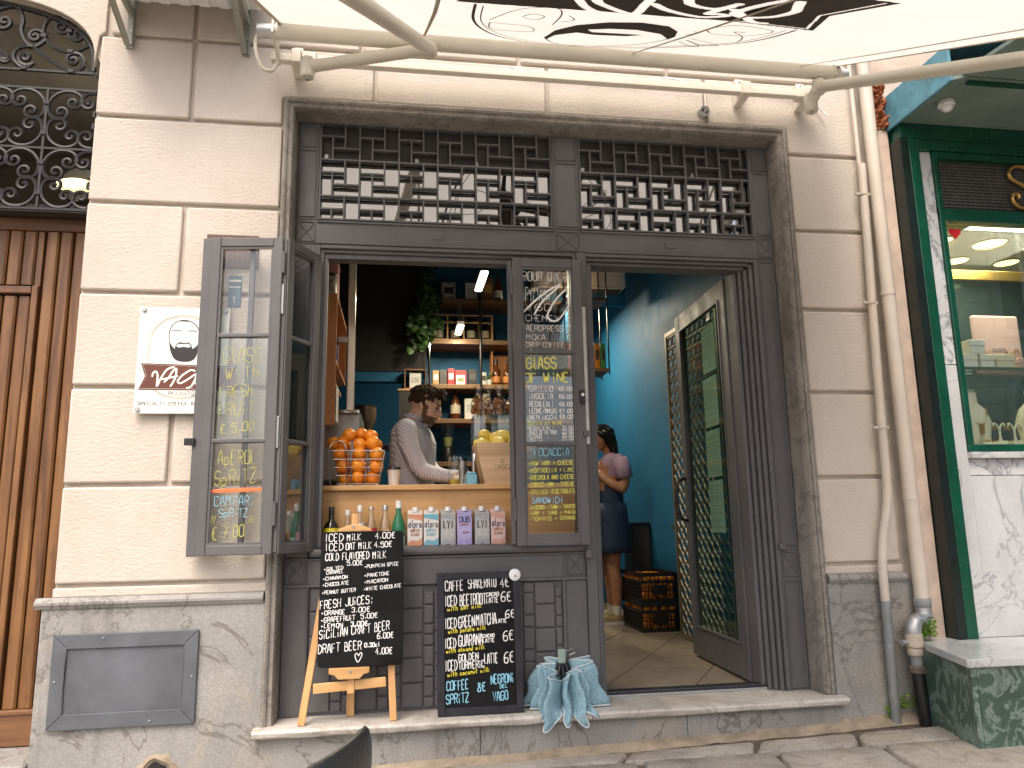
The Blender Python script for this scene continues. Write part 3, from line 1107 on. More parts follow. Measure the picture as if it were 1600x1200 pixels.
# ------------------------------------------------------------------ transom grilles (pinwheel lattice of flat bars)
def grille(x0, x1, label, ncell):
    g = thing('transom_grille', label, 'grille', ((x0 + x1) / 2, YF, 2.352), group='transom grilles above the openings')
    z1, z0 = 2.868, 2.358
    ch = 0.194
    cw = 0.1965
    T = 0.008
    yb0, yb1 = YF - 0.004, YF + 0.026
    cache = {}

    def gb(xa, xb, za, zb, vertical):
        if vertical:
            dims = (T, max(0.004, zb - za))
            c = ((xa + xb) / 2, (za + zb) / 2)
        else:
            dims = (max(0.004, xb - xa), T)
            c = ((xa + xb) / 2, (za + zb) / 2)
        key = (round(dims[0], 3), round(dims[1], 3), vertical)
        e = 0.0006 if vertical else 0.0
        if key not in cache:
            s = MB().box(-dims[0] / 2, dims[0] / 2, yb0 - YF + e, yb1 - YF - e, -dims[1] / 2, dims[1] / 2)
            o = obj('grille_bar', s, IRON, g, local=True)
            cache[key] = o
        else:
            o = inst('grille_bar', cache[key], g)
        o.location = Vector((c[0], YF, c[1])) - worg(g)

    H = lambda a, b, z: gb(a, b, z, z, False)
    V = lambda x, a, b: gb(x, x, a, b, True)
    # border
    H(x0, x1, z1)
    H(x0, x1, z0)
    V(x0 + T / 2, z0 + T / 2, z1 - T / 2)
    V(x1 - T / 2, z0 + T / 2, z1 - T / 2)
    h2 = T / 2
    n = int(math.ceil((x1 - x0) / cw))
    for r_ in range(3):
        zt = z1 - r_ * ch
        zb = max(z0, zt - ch)
        if r_ < 2:
            H(x0 + T, x1 - T, zb)
        for c in range(n):
            a = x0 + c * cw
            b = min(a + cw, x1)
            if c:
                V(a, zb + h2, zt - h2)
            vx = a + 0.63 * cw
            vx2 = a + 0.32 * cw
            hz = zt - 0.35 * ch
            hz2 = zt - 0.68 * ch
            if vx < x1 - 0.01:
                V(vx, max(hz2 + h2, zb + h2) if r_ < 2 else zb + h2, zt - h2)
            H(a + h2, min(vx - h2, x1 - T), hz)
            if vx2 < x1 - 0.01:
                V(vx2, zb + h2, hz - h2)
            if r_ < 2 and vx2 + h2 < x1 - T:
                H(vx2 + h2, min(b - h2, x1 - T), hz2)
    # panes behind the bars: dark board in the top row, reflective glass below
    obj('dark_board', MB().box(x0, x1, YF + 0.034, YF + 0.044, z1 - ch - 0.004, z1), DARKPANEL, g)
    for c in range(0, n, 2):
        a, b = x0 + c * cw + 0.001, min(x0 + (c + 2) * cw, x1) - 0.001
        obj('pane', MB().box(a, b, YF + 0.036, YF + 0.040, z0, z1 - ch - 0.006), MIRRORGLASS, g)
    for x in (x0 + 0.02, x0 + (x1 - x0) * 0.4, x0 + (x1 - x0) * 0.66):
        obj('clip', MB().box(x, x + 0.018, YF + 0.027, YF + 0.0335, z1 - ch + 0.006, z1 - ch + 0.04), GALV, g)
    obj('back_board', MB().box(x0 - 0.01, x1 + 0.01, YF + 0.10, YF + 0.11, z0 - 0.02, z1 + 0.02), DARKPANEL, g)
    return g


grille(-0.403, 0.783, 'long lattice transom grille above the serving window', 6)
grille(0.927, 1.886, 'shorter lattice transom grille above the open door', 5)


# ------------------------------------------------------------------ glazed casement leaves
def casement(name, label, loc, rz, wid, z0, z1, muntins, fw=0.042, glass=GLASS, th=0.040, flap=None):
    """leaf in its own frame: x 0..wid along the leaf, front face towards -y, z from the leaf's foot"""
    t = thing(name, label, 'casement', loc, rz, group='glazed casement leaves of the serving window')
    H = z1 - z0
    for a, b in ((0, fw), (wid - fw, wid)):
        obj('stile', MB().box(a, b, 0, th, 0, H), IRON, t, local=True, bevel=0.004)
    for a, b in ((0, fw), (H - fw, H)):
        obj('rail', MB().box(fw, wid - fw, 0.001, th - 0.001, a, b), IRON, t, local=True, bevel=0.004)
    for z in muntins:
        obj('muntin', MB().box(fw, wid - fw, 0.004, th - 0.006, z - z0 - 0.009, z - z0 + 0.009), IRON, t, local=True, bevel=0.003)
    b = 0.010
    s = MB()
    for x in (fw, wid - fw - b):
        s.box(x, x + b, 0.006, 0.014, fw, H - fw)
    s.box(fw + b, wid - fw - b, 0.006, 0.014, fw, fw + b)
    s.box(fw + b, wid - fw - b, 0.006, 0.014, H - fw - b, H - fw)
    obj('glazing_bead', s, IRON, t, local=True)
    zs = [0.03] + [z - z0 for z in muntins] + [H - 0.03]
    for a, c in zip(zs[:-1], zs[1:]):
        obj('pane', MB().box(fw - 0.004, wid - fw + 0.004, 0.020, 0.024, a + 0.002, c - 0.002), glass, t, local=True)
    return t


lz0, lz1 = 0.750, 2.160
# outer leaf, folded back against the wall
A = Vector((-0.845, -0.092, lz0))
B = Vector((-0.527, -0.128, lz0))
ang = math.atan2(B.y - A.y, B.x - A.x)
wid1 = (B - A).length
leaf1 = casement('casement_leaf', 'glass leaf with yellow drink writing folded back against the wall beside the sign', A, ang, wid1, lz0, lz1, (1.705, 1.235))
obj('edge_flap', MB().box(-0.045, -0.002, 0.022, 0.034, -0.004, lz1 - lz0 + 0.004), IRON, leaf1, local=True, bevel=0.003)
obj('latch', MB().box(-0.075, -0.030, 0.008, 0.022, 0.468, 0.500), BLACKPL, leaf1, local=True, bevel=0.003)
for z in (0.12, 1.24):
    obj('hinge', MB().lathe([(0.008, z), (0.008, z + 0.10)], 8, (wid1 + 0.006, 0.0, 0)), IRON, leaf1, local=True, smooth=True)
obj('centre_bar', MB().box(wid1 * 0.5, wid1 * 0.5 + 0.022, 0.050, 0.068, 0.02, lz1 - lz0 - 0.02), IRON, leaf1, local=True)


def glass_frame(leaf_loc, angle, z0):
    r = Vector((math.cos(angle), math.sin(angle), 0))
    n = Vector((math.sin(angle), -math.cos(angle), 0))
    return (Vector((0, 0, 0)), Vector((1, 0, 0)), Vector((0, 0, 1)), Vector((0, -1, 0)))


# lettering in the leaf's own frame (x along the leaf, z up) just in front of the panes
FRL = (Vector((0, 0.0195, 0)), Vector((1, 0, 0)), Vector((0, 0, 1)), Vector((0, -1, 0)))
ye, bl, og = Ink(YELLOWPEN, leaf1, True), Ink(CHALKB, leaf1, True), MB()
for k, (tx, u, z, h, w, sl_) in enumerate((('GlASS', 0.074, 0.835, 0.066, 0.165, 0.0), ('WiTh', 0.086, 0.757, 0.048, 0.150, 0.08), ('FRESh', 0.066, 0.672, 0.052, 0.145, 0.08), ('FRUiT', 0.066, 0.592, 0.054, 0.150, 0.10), ('€ 5,00', 0.074, 0.517, 0.038, 0.145, 0.12),
                                      ('ApEROL', 0.072, 0.385, 0.058, 0.165, 0.0), ('SpRiTZ', 0.062, 0.292, 0.060, 0.175, 0.08), ('€ 7,00', 0.062, 0.066, 0.048, 0.135, 0.10))):
    write(ye, tx, FRL, u, z, h, w, 0.0023, seed=k, slope=sl_)
for a in (0.052, 0.215):
    for d in (0, 0.012):
        ribbon(ye, [(a + d, 0.135), (a + d + 0.010, 0.165)], 0.0028, FRL, 0.0003)
write(bl, 'CAMPARi', FRL, 0.066, 0.208, 0.040, 0.165, 0.0024, seed=14)
write(bl, 'SpRiTZ', FRL, 0.088, 0.160, 0.034, 0.120, 0.0024, seed=15)
ribbon(og, [(0.056, 0.270), (0.11, 0.272), (0.19, 0.274), (0.262, 0.274)], 0.018, FRL, 0.0001)
obj('orange_band', og, ORANGEPEN, leaf1, local=True, recalc=False)

# second leaf, standing out at an angle between the frame and the first leaf
A2 = Vector((-0.500, -0.122, lz0))
B2 = Vector((-0.378, 0.098, lz0))
ang2 = math.atan2(B2.y - A2.y, B2.x - A2.x)
wid2 = (B2 - A2).length
leaf2 = casement('casement_leaf', 'narrow glass leaf swung outward edge-on at the left of the serving window', A2, ang2, wid2, lz0, lz1, (1.705, 1.235))
obj('lock_rail', MB().box(-0.006, 0.0005, 0.006, 0.034, 0.01, lz1 - lz0 - 0.01), IRON, leaf2, local=True)
for z in (0.45, 1.05):
    obj('latch', MB().box(-0.014, -0.007, 0.012, 0.028, z, z + 0.14), GALV, leaf2, local=True, bevel=0.002)

# right leaf, closed over the end of the window, with the wine list
leaf3 = casement('casement_leaf', 'closed glass leaf covered with the wine and focaccia list', (0.553, 0.060, lz0 + 0.003), 0.0, 0.352, lz0 + 0.003, 2.168, (1.690, 1.235), fw=0.046)
obj('hinge_strip', MB().box(-0.022, -0.002, 0.012, 0.045, 0.01, 1.40), IRON, leaf3, local=True, bevel=0.003)
for z in (0.12, 1.22):
    obj('hinge', MB().lathe([(0.008, z), (0.008, z + 0.10)], 8, (-0.006, 0.004, 0)), IRON, leaf3, local=True, smooth=True)
obj('lock_case', MB().box(0.322, 0.350, -0.010, 0.002, 0.675, 0.745), BLACKPL, leaf3, local=True, bevel=0.003)
obj('lock_cylinder', MB().lathe([(0.008, -0.016), (0.008, -0.009)], 10, (0.336, 0, 0.720), axis='y'), WHITEP, leaf3, local=True)
obj('edge_strip', MB().box(0.3525, 0.368, 0.006, 0.03, 0.48, 1.17), GALV, leaf3, local=True)
obj('latch', MB().box(0.335, 0.362, -0.014, 0.004, 0.515, 0.545), IRON, leaf3, local=True, bevel=0.003)
wh, ye, bl = Ink(CHALKW, leaf3, True), Ink(YELLOWPEN, leaf3, True), Ink(CHALKB, leaf3, True)
LX, LW = 0.056, 0.240


def W3(dst, tx, u, z, h, w, st=None, seed=1, slope=0.0):
    write(dst, tx, FRL, LX + u * LW, z - lz0, h, w * LW, st or max(0.0028, h * 0.1), slope, seed)


W3(wh, 'POUR OVER', 0.00, 2.055, 0.044, 0.95, 0.004, 3)
for k, (tx, z, h, w) in enumerate((('Coffee', 1.985, 0.035, 0.45), ('FiLTER', 1.945, 0.035, 0.52), ('V60', 1.90, 0.035, 0.55), ('CHEMEX', 1.845, 0.030, 0.70), ('AEROPRESS', 1.795, 0.028, 0.78), ('MOKA', 1.750, 0.026, 0.40), ('DRIP COFFEE', 1.712, 0.024, 0.80))):
    W3(wh, tx, 0.05, z, h, w, 0.0026, 20 + k)
whm = MB()
for k in range(9):
    write(whm, 'MOKA CAFE'[k], FRL, LX + 0.92 * LW, 1.995 - 0.03 * k - lz0, 0.020, 0.015, 0.0022, seed=k)
obj('lettering', whm, CHALKW, leaf3, local=True, recalc=False, kind='stuff')
# broad painted swashes
ribbon(wh, catmull([(LX, 1.140), (LX + 0.06, 1.20), (LX + 0.13, 1.255), (LX + 0.19, 1.285), (LX + 0.10, 1.20), (LX + 0.055, 1.13)], 5), 0.009, FRL, 0.0002)
ribbon(wh, catmull([(LX + 0.22, 1.265), (LX + 0.16, 1.20), (LX + 0.12, 1.12), (LX + 0.17, 1.10), (LX + 0.235, 1.18)], 5), 0.009, FRL, 0.0002)
W3(ye, 'GlASS', 0.04, 1.604, 0.054, 0.62, 0.0075, 31, 0.02)
W3(ye, 'OF WiNE', 0.00, 1.534, 0.044, 0.92, 0.0070, 32, 0.03)
for k, (a, b, z, h) in enumerate((('GRiLLO', '€6,00', 1.490, 0.026), ('iNSOLiA', '€6,00', 1.452, 0.026), ('REGALEALi', '€6,00', 1.414, 0.026), ('LEONE/AMURi', '€7,00', 1.380, 0.024), ('BERLUCCHi', '€8,00', 1.353, 0.018))):
    W3(wh, a, 0.08, z, h, 0.50 if k < 3 else 0.58, 0.0034, 40 + k)
    W3(wh, b, 0.70, z + 0.004, 0.018, 0.28, 0.0034, 50 + k)
W3(ye, 'Bottle of WiNE', 0.04, 1.325, 0.018, 0.72, 0.0028, 60)
for k, (a, b, z) in enumerate((('REGALEALi', '20,00', 1.300), ('AliER DE LA TOUR', '22,00', 1.281), ('ETNA', '25,00', 1.263), ('NOTO', '25,00', 1.247))):
    W3(wh, a, 0.02 + 0.05 * (k > 0), z, 0.016, 0.56 if k < 2 else 0.25, 0.0026, 61 + k)
    W3(wh, b, 0.74, z + 0.003, 0.016, 0.24, 0.0026, 70 + k)
W3(bl, 'FOCACCiA', 0.16, 1.175, 0.036, 0.72, 0.0036, 80)
for k, (tx, z) in enumerate((('*RAW HAM + CHEESE', 1.128), ('*MORTADELLA + LiME', 1.094), ('*BRESAOLA AND CHEESE', 1.060), ('*COOKED HAM + CHEESE', 1.026), ('*GRiLLED VEGETABLES', 0.992))):
    W3(ye, tx, 0.03, z, 0.020, 0.93, 0.0030, 81 + k, 0.02)
W3(bl, 'SANDWiCH', 0.10, 0.950, 0.026, 0.60, 0.0036, 90)
for k, (tx, z) in enumerate((('*AVOCADO + TUNA + TOMATO', 0.920), ('*HAM + TUNA + MAYO', 0.893), ('*TOMATO + GRANA', 0.866))):
    W3(ye, tx, 0.03, z, 0.017, 0.93, 0.0028, 91 + k, 0.02)


# ================================================================== SIGN, PLATES, BOARDS ON THE STEP
def poly_on(mb, pts, fr, lift):
    o, r, u, n = fr
    mb.add([o + r * p[0] + u * p[1] + n * lift for p in pts], [tuple(range(len(pts)))])


sign = thing('wall_sign', 'white acrylic shop sign with a bearded head and brown ribbon logo', 'sign', (-0.955, -0.03, 1.362))
sx0, sw, sz0, sh = -1.149, 0.385, 1.362, 0.482
obj('panel', MB().box(sx0, sx0 + sw, -0.030, -0.024, sz0, sz0 + sh), SIGNWHITE, sign, bevel=0.002)
FS = frame((sx0, -0.0305, sz0), (1, 0, 0), (0, 0, 1))


def sg(l):
    out = []
    for x, y in l:
        left = 95 - 60 * (y - 55) / 1055.0
        out.append(((x - left) / 2084.0, (1110 - y) / 1055.0 * 0.482))
    return out


ink, br, wt, gd = MB(), MB(), MB(), MB()
poly_on(ink, catmull(sg([(350, 395), (352, 440), (362, 500), (385, 558), (420, 588), (480, 598), (545, 588), (585, 545), (604, 475), (612, 392)]), 3) + sg([(600, 430), (575, 455), (556, 470), (545, 425), (520, 402), (480, 412), (445, 400), (420, 418), (405, 440), (398, 470), (372, 440)]), FS, 0.0004)
ribbon(ink, catmull(sg([(350, 400), (350, 310), (375, 240), (420, 195), (485, 180), (550, 195), (600, 245), (622, 320), (612, 400)]), 4), 0.0034, FS, 0.0003)
poly_on(ink, sg([(440, 190), (470, 178), (500, 178), (535, 190), (500, 194), (470, 193)]), FS, 0.0004)
ribbon(ink, sg([(380, 288), (420, 280), (460, 290)]), 0.0036, FS, 0.0003)
ribbon(ink, sg([(515, 290), (560, 284), (595, 293)]), 0.0036, FS, 0.0003)
poly_on(wt, catmull(sg([(412, 440), (440, 420), (480, 425), (515, 418), (542, 440), (520, 456), (480, 450), (430, 456), (412, 440)]), 3)[:-1], FS, 0.0012)
obj('bearded_head', ink, INK, sign, recalc=False)
obj('lips', wt, SIGNWHITE, sign, recalc=False)
for k, inset in enumerate((0, 14)):
    a = [(155 + inset, 612)] + [(160 + inset, 500), (172 + inset, 390), (215 + inset, 280), (290 + inset * 0.8, 190 + inset * 0.5), (380, 148 + inset), (490, 130 + inset), (600, 150 + inset), (700 - inset, 215 + inset * 0.5), (770 - inset, 320), (800 - inset, 430), (812 - inset, 520), (818 - inset, 615)]
    ribbon(gd, catmull(sg(a), 4), 0.0013, FS, 0.0003)
    b = [(215 + inset, 878), (280, 925 - inset * 0.5), (360, 955 - inset), (440, 965 - inset), (530, 955 - inset), (610, 925 - inset * 0.5), (680 - inset, 880)]
    ribbon(gd, catmull(sg(b), 4), 0.0013, FS, 0.0003)
obj('arch_outline', gd, GOLD, sign, recalc=False)
rb = [(103, 617), (950, 640), (905, 760), (930, 880), (80, 878), (138, 745)]
poly_on(br, sg(rb), FS, 0.0006)
obj('ribbon', br, BROWN, sign, recalc=False)
ol = MB()
rin = sg([(120, 630), (930, 652), (888, 760), (912, 868), (98, 866), (152, 745), (120, 630)])
ribbon(ol, rin, 0.0014, FS, 0.0008)
obj('ribbon_outline', ol, SIGNWHITE, sign, recalc=False)
vg = MB()
for st in ([(203, 745), (212, 712), (235, 700), (250, 740), (243, 845), (275, 770), (330, 680), (390, 652)], [(308, 800), (345, 760), (385, 690), (412, 668), (408, 740), (385, 800), (362, 840)], [(290, 775), (350, 760), (420, 742)],
           [(575, 690), (540, 682), (470, 730), (425, 790), (450, 812), (510, 775), (590, 720), (570, 790), (540, 845), (505, 858)], [(640, 668), (600, 720), (575, 790), (600, 832), (650, 815), (688, 750), (690, 690), (660, 655), (640, 690), (705, 655)]):
    ribbon(vg, catmull(sg(st), 4), 0.0085, FS, 0.0011)
obj('lettering', vg, SIGNWHITE, sign, recalc=False)
tx = MB()
write(tx, 'RIZZUTO', FS, 0.142, 0.084, 0.0145, 0.108, 0.0021, seed=2, jit=0.0, smooth=False)
write(tx, 'SPECIALTY COFFEE AND SNACKS', FS, 0.018, 0.038, 0.0145, 0.352, 0.0021, seed=3, jit=0.0, smooth=False)
obj('lettering', tx, INK, sign, recalc=False)
for x, z in ((sx0 + 0.018, sz0 + sh - 0.012), (sx0 + 0.018, sz0 + 0.018), (sx0 + sw - 0.018, sz0 + sh - 0.012), (sx0 + sw - 0.018, sz0 + 0.018)):
    b = obj('standoff_bolt', MB().lathe([(0.009, -0.040), (0.011, -0.036), (0.011, -0.0305)], 12, (x, 0, z), axis='y'), GALV, sign, smooth=True)
    obj('spacer', MB().lathe([(0.006, -0.0235), (0.006, 0.004)], 8, (x, 0, z), axis='y'), GALV, b)

pl = thing('street_plaque', 'brown worn plaque behind the top of the folded glass leaf', 'plaque', (-0.77, -0.008, 2.045))
obj('plate', MB().box(-0.888, -0.655, -0.010, 0.002, 2.045, 2.208), pm('brown_plaque', (0.105, 0.062, 0.042), 0.6, 0.2, 12, 0.3, 40), pl, bevel=0.003)
mb = MB()
FP = frame((-0.888, -0.0103, 2.045), (1, 0, 0), (0, 0, 1))
write(mb, 'O', FP, 0.088, 0.118, 0.03, 0.03, 0.005, seed=1, jit=0)
write(mb, 'MEL', FP, 0.095, 0.018, 0.045, 0.10, 0.005, seed=1, jit=0)
ribbon(mb, [(0.11, 0.085), (0.155, 0.088)], 0.006, FP, 0.0003)
obj('relief_lettering', mb, pm('brown_plaque_relief', (0.16, 0.105, 0.078), 0.6, 0.1, 20), pl, recalc=False)
np_ = thing('number_plate', 'small teal house number plate seen through the folded glass leaf', 'plate', (-0.752, -0.004, 1.862))
obj('plate', MB().box(-0.782, -0.724, -0.006, 0.003, 1.862, 2.012), pm('teal_plate', (0.05, 0.13, 0.17), 0.5, 0.3, 20), np_, bevel=0.003)
mb = MB()
FP = frame((-0.782, -0.0063, 1.862), (1, 0, 0), (0, 0, 1))
write(mb, '1', FP, 0.022, 0.020, 0.030, 0.012, 0.004, jit=0)
ribbon(mb, [(0.008, 0.094), (0.050, 0.094)], 0.008, FP, 0.0003)
ribbon(mb, [(0.008, 0.124), (0.050, 0.124)], 0.014, FP, 0.0003)
obj('lettering', mb, PAPER, np_, recalc=False)

jb = thing('junction_box', 'small round electrical box on the wall above the door', 'junction box', (1.585, -0.02, 2.955))
obj('housing', MB().lathe([(0.030, 0.002), (0.030, -0.030), (0.026, -0.034), (0.024, -0.028), (0.0, -0.024)], 16, (1.585, 0, 2.985), axis='y'), GALV, jb, smooth=True)
for dx, dz in ((-0.008, 0.006), (0.010, -0.006)):
    obj('terminal', MB().lathe([(0.006, -0.036), (0.006, -0.022)], 8, (1.585 + dx, 0, 2.985 + dz), axis='y'), BLACKPL, jb)
obj('conduit', MB().tube([(1.603, -0.004, 3.01), (1.604, -0.004, 3.08), (1.604, 0.002, 3.12)], 0.006, 6), PIPEP, jb, smooth=True)

# ------------------------------------------------------------------ easel and its chalkboard
easel = thing('easel', 'light pine easel standing on the step', 'easel', (-0.2, 0.0, 0.041))
bx0, bx1, bz0, bz1 = -0.336, 0.026, 0.268, 0.836
ybot, ytop = -0.030, 0.030
rake = (ytop - ybot) / (bz1 - bz0)


def ey(z, off=0.0):
    return ybot + (z - bz0) * rake + off


def leg(a, b, w=0.030, d=0.020):
    return MB().bar(a, b, w, d, up=(0, -1, 0.1))


ZS = 0.0412
obj('leg', leg((-0.395, ey(ZS, 0.022), ZS), (-0.285, ey(0.84, 0.022), 0.84)), PINEZ, easel, bevel=0.003)
obj('leg', leg((-0.012, ey(ZS, 0.022), ZS), (-0.052, ey(0.84, 0.022), 0.84)), PINEZ, easel, bevel=0.003)
obj('rear_leg', leg((-0.200, 0.092, ZS), (-0.196, ey(0.80, 0.040), 0.80), 0.034), PINEZ, easel, bevel=0.003)
obj('mast', leg((-0.192, ey(0.20, 0.001), 0.16), (-0.192, ey(0.90, 0.012), 0.915), 0.030, 0.014), PINEZ, easel, bevel=0.003)
obj('crossbar', MB().bar((-0.350, ey(0.20, 0.011), 0.184), (-0.045, ey(0.20, 0.011), 0.200), 0.040, 0.016, up=(0, -1, 0.1)), PINE, easel, bevel=0.003)
yl = ey(0.255, -0.006)
obj('ledge', MB().prism([(-0.285, 0.268), (-0.285, 0.245), (-0.262, 0.240), (-0.245, 0.222), (-0.155, 0.222), (-0.138, 0.240), (-0.115, 0.245), (-0.115, 0.268)], yl - 0.020, yl + 0.012), PINE, easel, bevel=0.003)
yc = ey(0.85, 0.0)
obj('top_clamp', MB().prism([(-0.268, 0.838), (-0.262, 0.850), (-0.225, 0.864), (-0.192, 0.870), (-0.160, 0.864), (-0.120, 0.850), (-0.114, 0.838)], yc - 0.020, yc + 0.004), PINE, easel, bevel=0.003)
for z, y in ((0.252, yl - 0.020), (0.858, yc - 0.020)):
    obj('screw', MB().lathe([(0.006, y - 0.003), (0.007, y + 0.002)], 10, (-0.196, 0, z), axis='y'), GALV, easel)

cb = thing('chalkboard', 'black chalkboard on the easel listing iced milk, juices and beer', 'chalkboard', (-0.155, ybot, bz0))
s = MB()
up = Vector((0, rake, 1)).normalized()
nb = Vector((1, 0, 0)).cross(up)
ht = (bz1 - bz0) * math.sqrt(1 + rake * rake)
O = Vector((bx0, ybot, bz0))
w = bx1 - bx0
c = 0.012
outl = [(c, 0), (w - c, 0), (w, c), (w, ht - c), (w - c, ht), (c, ht), (0, ht - c), (0, c)]
vs = [O + Vector((1, 0, 0)) * a + up * b + nb * d for d in (0.014, 0.0) for a, b in outl]
s.add(vs, [tuple(range(8)), tuple(range(15, 7, -1))] + [(i, (i + 1) % 8, (i + 1) % 8 + 8, i + 8) for i in range(8)])
obj('board', s, CHALKBOARD, cb, bevel=0.002)
FB = (O + nb * 0.0142, Vector((1, 0, 0)), up, nb)
wh = Ink(CHALKW, cb)


def T1(tx, x0, x1, ybase, hpx, st=None, seed=1, slope=0.02, jit=0.14):
    """positions given on the board in fractions of a 433 x 690 unit sheet"""
    u = (x0 - 170) / 433 * w
    W_ = (x1 - x0) / 433 * w
    v = ht * (1 - (ybase - 108) / 690)
    write(wh, tx, FB, u, v, hpx / 690 * ht, W_, st or 0.0038, slope, seed, jit=jit)


T1('ICED', 196, 285, 160, 38, seed=1)
T1('MiLK', 305, 375, 155, 33, seed=2)
T1('4,00€', 452, 556, 148, 30, seed=3)
T1('ICED', 198, 286, 207, 36, seed=4)
T1('OAT MiLK', 300, 432, 203, 34, seed=5)
T1('4,50€', 448, 540, 195, 28, seed=6)
T1('COLD FLAVORED MiLK', 196, 510, 258, 36, seed=7)
T1('5,00€', 308, 388, 287, 24, 0.0034, seed=8)
for k, (tx, x0, x1, y) in enumerate((('*SALTED', 190, 288, 312), ('CARAMEL', 203, 290, 330), ('*CINNAMON', 186, 312, 362), ('*CHOCOLATE', 186, 320, 393), ('*PEANUT BUTTER', 184, 356, 433), ('*PUMPKiN SPiCE', 400, 578, 304), ('*PANETONE', 400, 530, 350), ('*MACARON', 400, 522, 384), ('*WHiTE CHOCOLATE', 398, 592, 420))):
    T1(tx, x0, x1, y, 17, 0.0029, seed=20 + k, slope=0.07)
T1('FRESH JUiCES:', 176, 446, 505, 40, seed=40, slope=0.08)
T1('*ORANGE', 184, 305, 537, 22, 0.0034, seed=41)
T1('3,00€', 338, 430, 528, 24, 0.0034, seed=42)
T1('*GRAPEFRUiT', 184, 356, 575, 24, 0.0034, seed=43, slope=0.06)
T1('5,00€', 386, 470, 562, 24, 0.0034, seed=44, slope=0.06)
T1('*LEMON', 184, 294, 602, 20, 0.0034, seed=45)
T1('3,00€', 335, 420, 598, 22, 0.0040, seed=46)
T1('SiCiLiAN CRAFT BEER', 178, 533, 656, 42, 0.0038, seed=47, slope=0.10)
T1('6,00€', 472, 553, 664, 27, seed=48)
T1('DRAFT BEER', 176, 392, 726, 42, 0.0038, seed=49, slope=0.06)
T1('0,30cl', 408, 485, 704, 20, 0.0038, seed=50)
T1('4,00€', 464, 548, 742, 30, seed=51)
uh = lambda x: (x - 170) / 433 * w
vh = lambda y: ht * (1 - (y - 108) / 690)
ribbon(wh, catmull([(uh(a), vh(b)) for a, b in [(378, 745), (368, 732), (360, 745), (375, 776), (395, 742), (388, 730), (378, 745)]], 4), 0.004, FB, 0.0003)

# ------------------------------------------------------------------ second menu board leaning on the apron
mbd = thing('menu_board', 'framed black menu board leaning on the shopfront listing coffee drinks', 'chalkboard', (0.368, 0.0, 0.041))
x0, x1, z0, z1 = 0.178, 0.558, 0.0412, 0.642
yb, yt = -0.008, 0.068
rk = (yt - yb) / (z1 - z0)
up2 = Vector((0, rk, 1)).normalized()
n2 = Vector((1, 0, 0)).cross(up2)
O2 = Vector((x0, yb, z0))
w2 = x1 - x0
h2 = (z1 - z0) * math.sqrt(1 + rk * rk)


def sheet(a0, a1, b0, b1, d0, d1):
    s = MB()
    vs = [O2 + Vector((1, 0, 0)) * a + up2 * b + n2 * d for d in (d0, d1) for a, b in ((a0, b0), (a1, b0), (a1, b1), (a0, b1))]
    return s.add(vs, [(0, 1, 2, 3), (7, 6, 5, 4), (0, 4, 5, 1), (1, 5, 6, 2), (2, 6, 7, 3), (3, 7, 4, 0)])


fwb = 0.032
obj('stile', sheet(0, fwb, 0, h2, 0, 0.016), BOARDFRAME, mbd, bevel=0.003)
obj('stile', sheet(w2 - fwb, w2, 0, h2, 0, 0.016), BOARDFRAME, mbd, bevel=0.003)
obj('rail', sheet(fwb, w2 - fwb, 0, fwb, 0, 0.0155), BOARDFRAME, mbd, bevel=0.003)
obj('rail', sheet(fwb, w2 - fwb, h2 - fwb, h2, 0, 0.0155), BOARDFRAME, mbd, bevel=0.003)
obj('board', sheet(fwb - 0.004, w2 - fwb + 0.004, fwb - 0.004, h2 - fwb + 0.004, 0.002, 0.009), CHALKBOARD, mbd)
FB2 = (O2 + n2 * 0.0092, Vector((1, 0, 0)), up2, n2)
wh, ye, bl = Ink(CHALKW, mbd), Ink(CHALKY, mbd), Ink(CHALKB, mbd)


def T2(d, tx, xa, xb, y, hp, st=0.0042, seed=1, slope=0.05, jit=0.13):
    """positions in a 520 x 880 unit sheet (the whole board with its frame)"""
    t = (y - 200) / 880
    xl = 215 + 12 * t
    u = (xa - xl) / 520 * w2
    v = h2 * (1 - t)
    write(d, tx, FB2, u, v, hp / 880 * h2, (xb - xa) / 520 * w2, st, slope, seed, jit=jit)


T2(wh, 'CAFFÈ'.replace('È', 'E'), 268, 382, 318, 62, seed=1)
ribbon(wh, [((362 - 216) / 520 * w2, h2 * (1 - (236 - 200) / 880)), ((372 - 216) / 520 * w2, h2 * (1 - (250 - 200) / 880))], 0.005, FB2, 0.0003)
T2(wh, 'SHAKERATO', 412, 588, 306, 62, seed=2)
T2(wh, '4€', 614, 668, 303, 55, seed=3)
T2(wh, 'ICED', 272, 340, 414, 62, seed=4)
T2(wh, 'BEETROOT', 360, 522, 412, 66, 0.0044, seed=5)
T2(wh, 'CACAO', 526, 604, 360, 22, 0.0036, seed=6)
T2(wh, 'LATTE', 526, 600, 402, 32, 0.0036, seed=7)
T2(wh, '6€', 618, 680, 396, 58, seed=8)
T2(wh, 'ICED', 272, 340, 552, 60, seed=9)
T2(wh, 'GREEN', 352, 452, 550, 66, 0.0044, seed=10)
T2(wh, 'MATCHA', 462, 585, 540, 66, 0.0044, seed=11)
T2(wh, 'LATTE', 586, 650, 530, 22, 0.0036, seed=12)
T2(wh, '6€', 644, 700, 500, 46, seed=13)
T2(wh, 'ICED', 272, 336, 676, 58, seed=14)
T2(wh, 'GUARANA', 352, 500, 666, 66, 0.0044, seed=15)
T2(wh, 'CACAO', 502, 572, 618, 18, 0.0036, seed=16)
T2(wh, 'LATTE', 502, 572, 650, 22, 0.0036, seed=17)
T2(wh, '6€', 628, 690, 642, 58, seed=18)
T2(wh, 'ICED', 275, 344, 812, 60, seed=19)
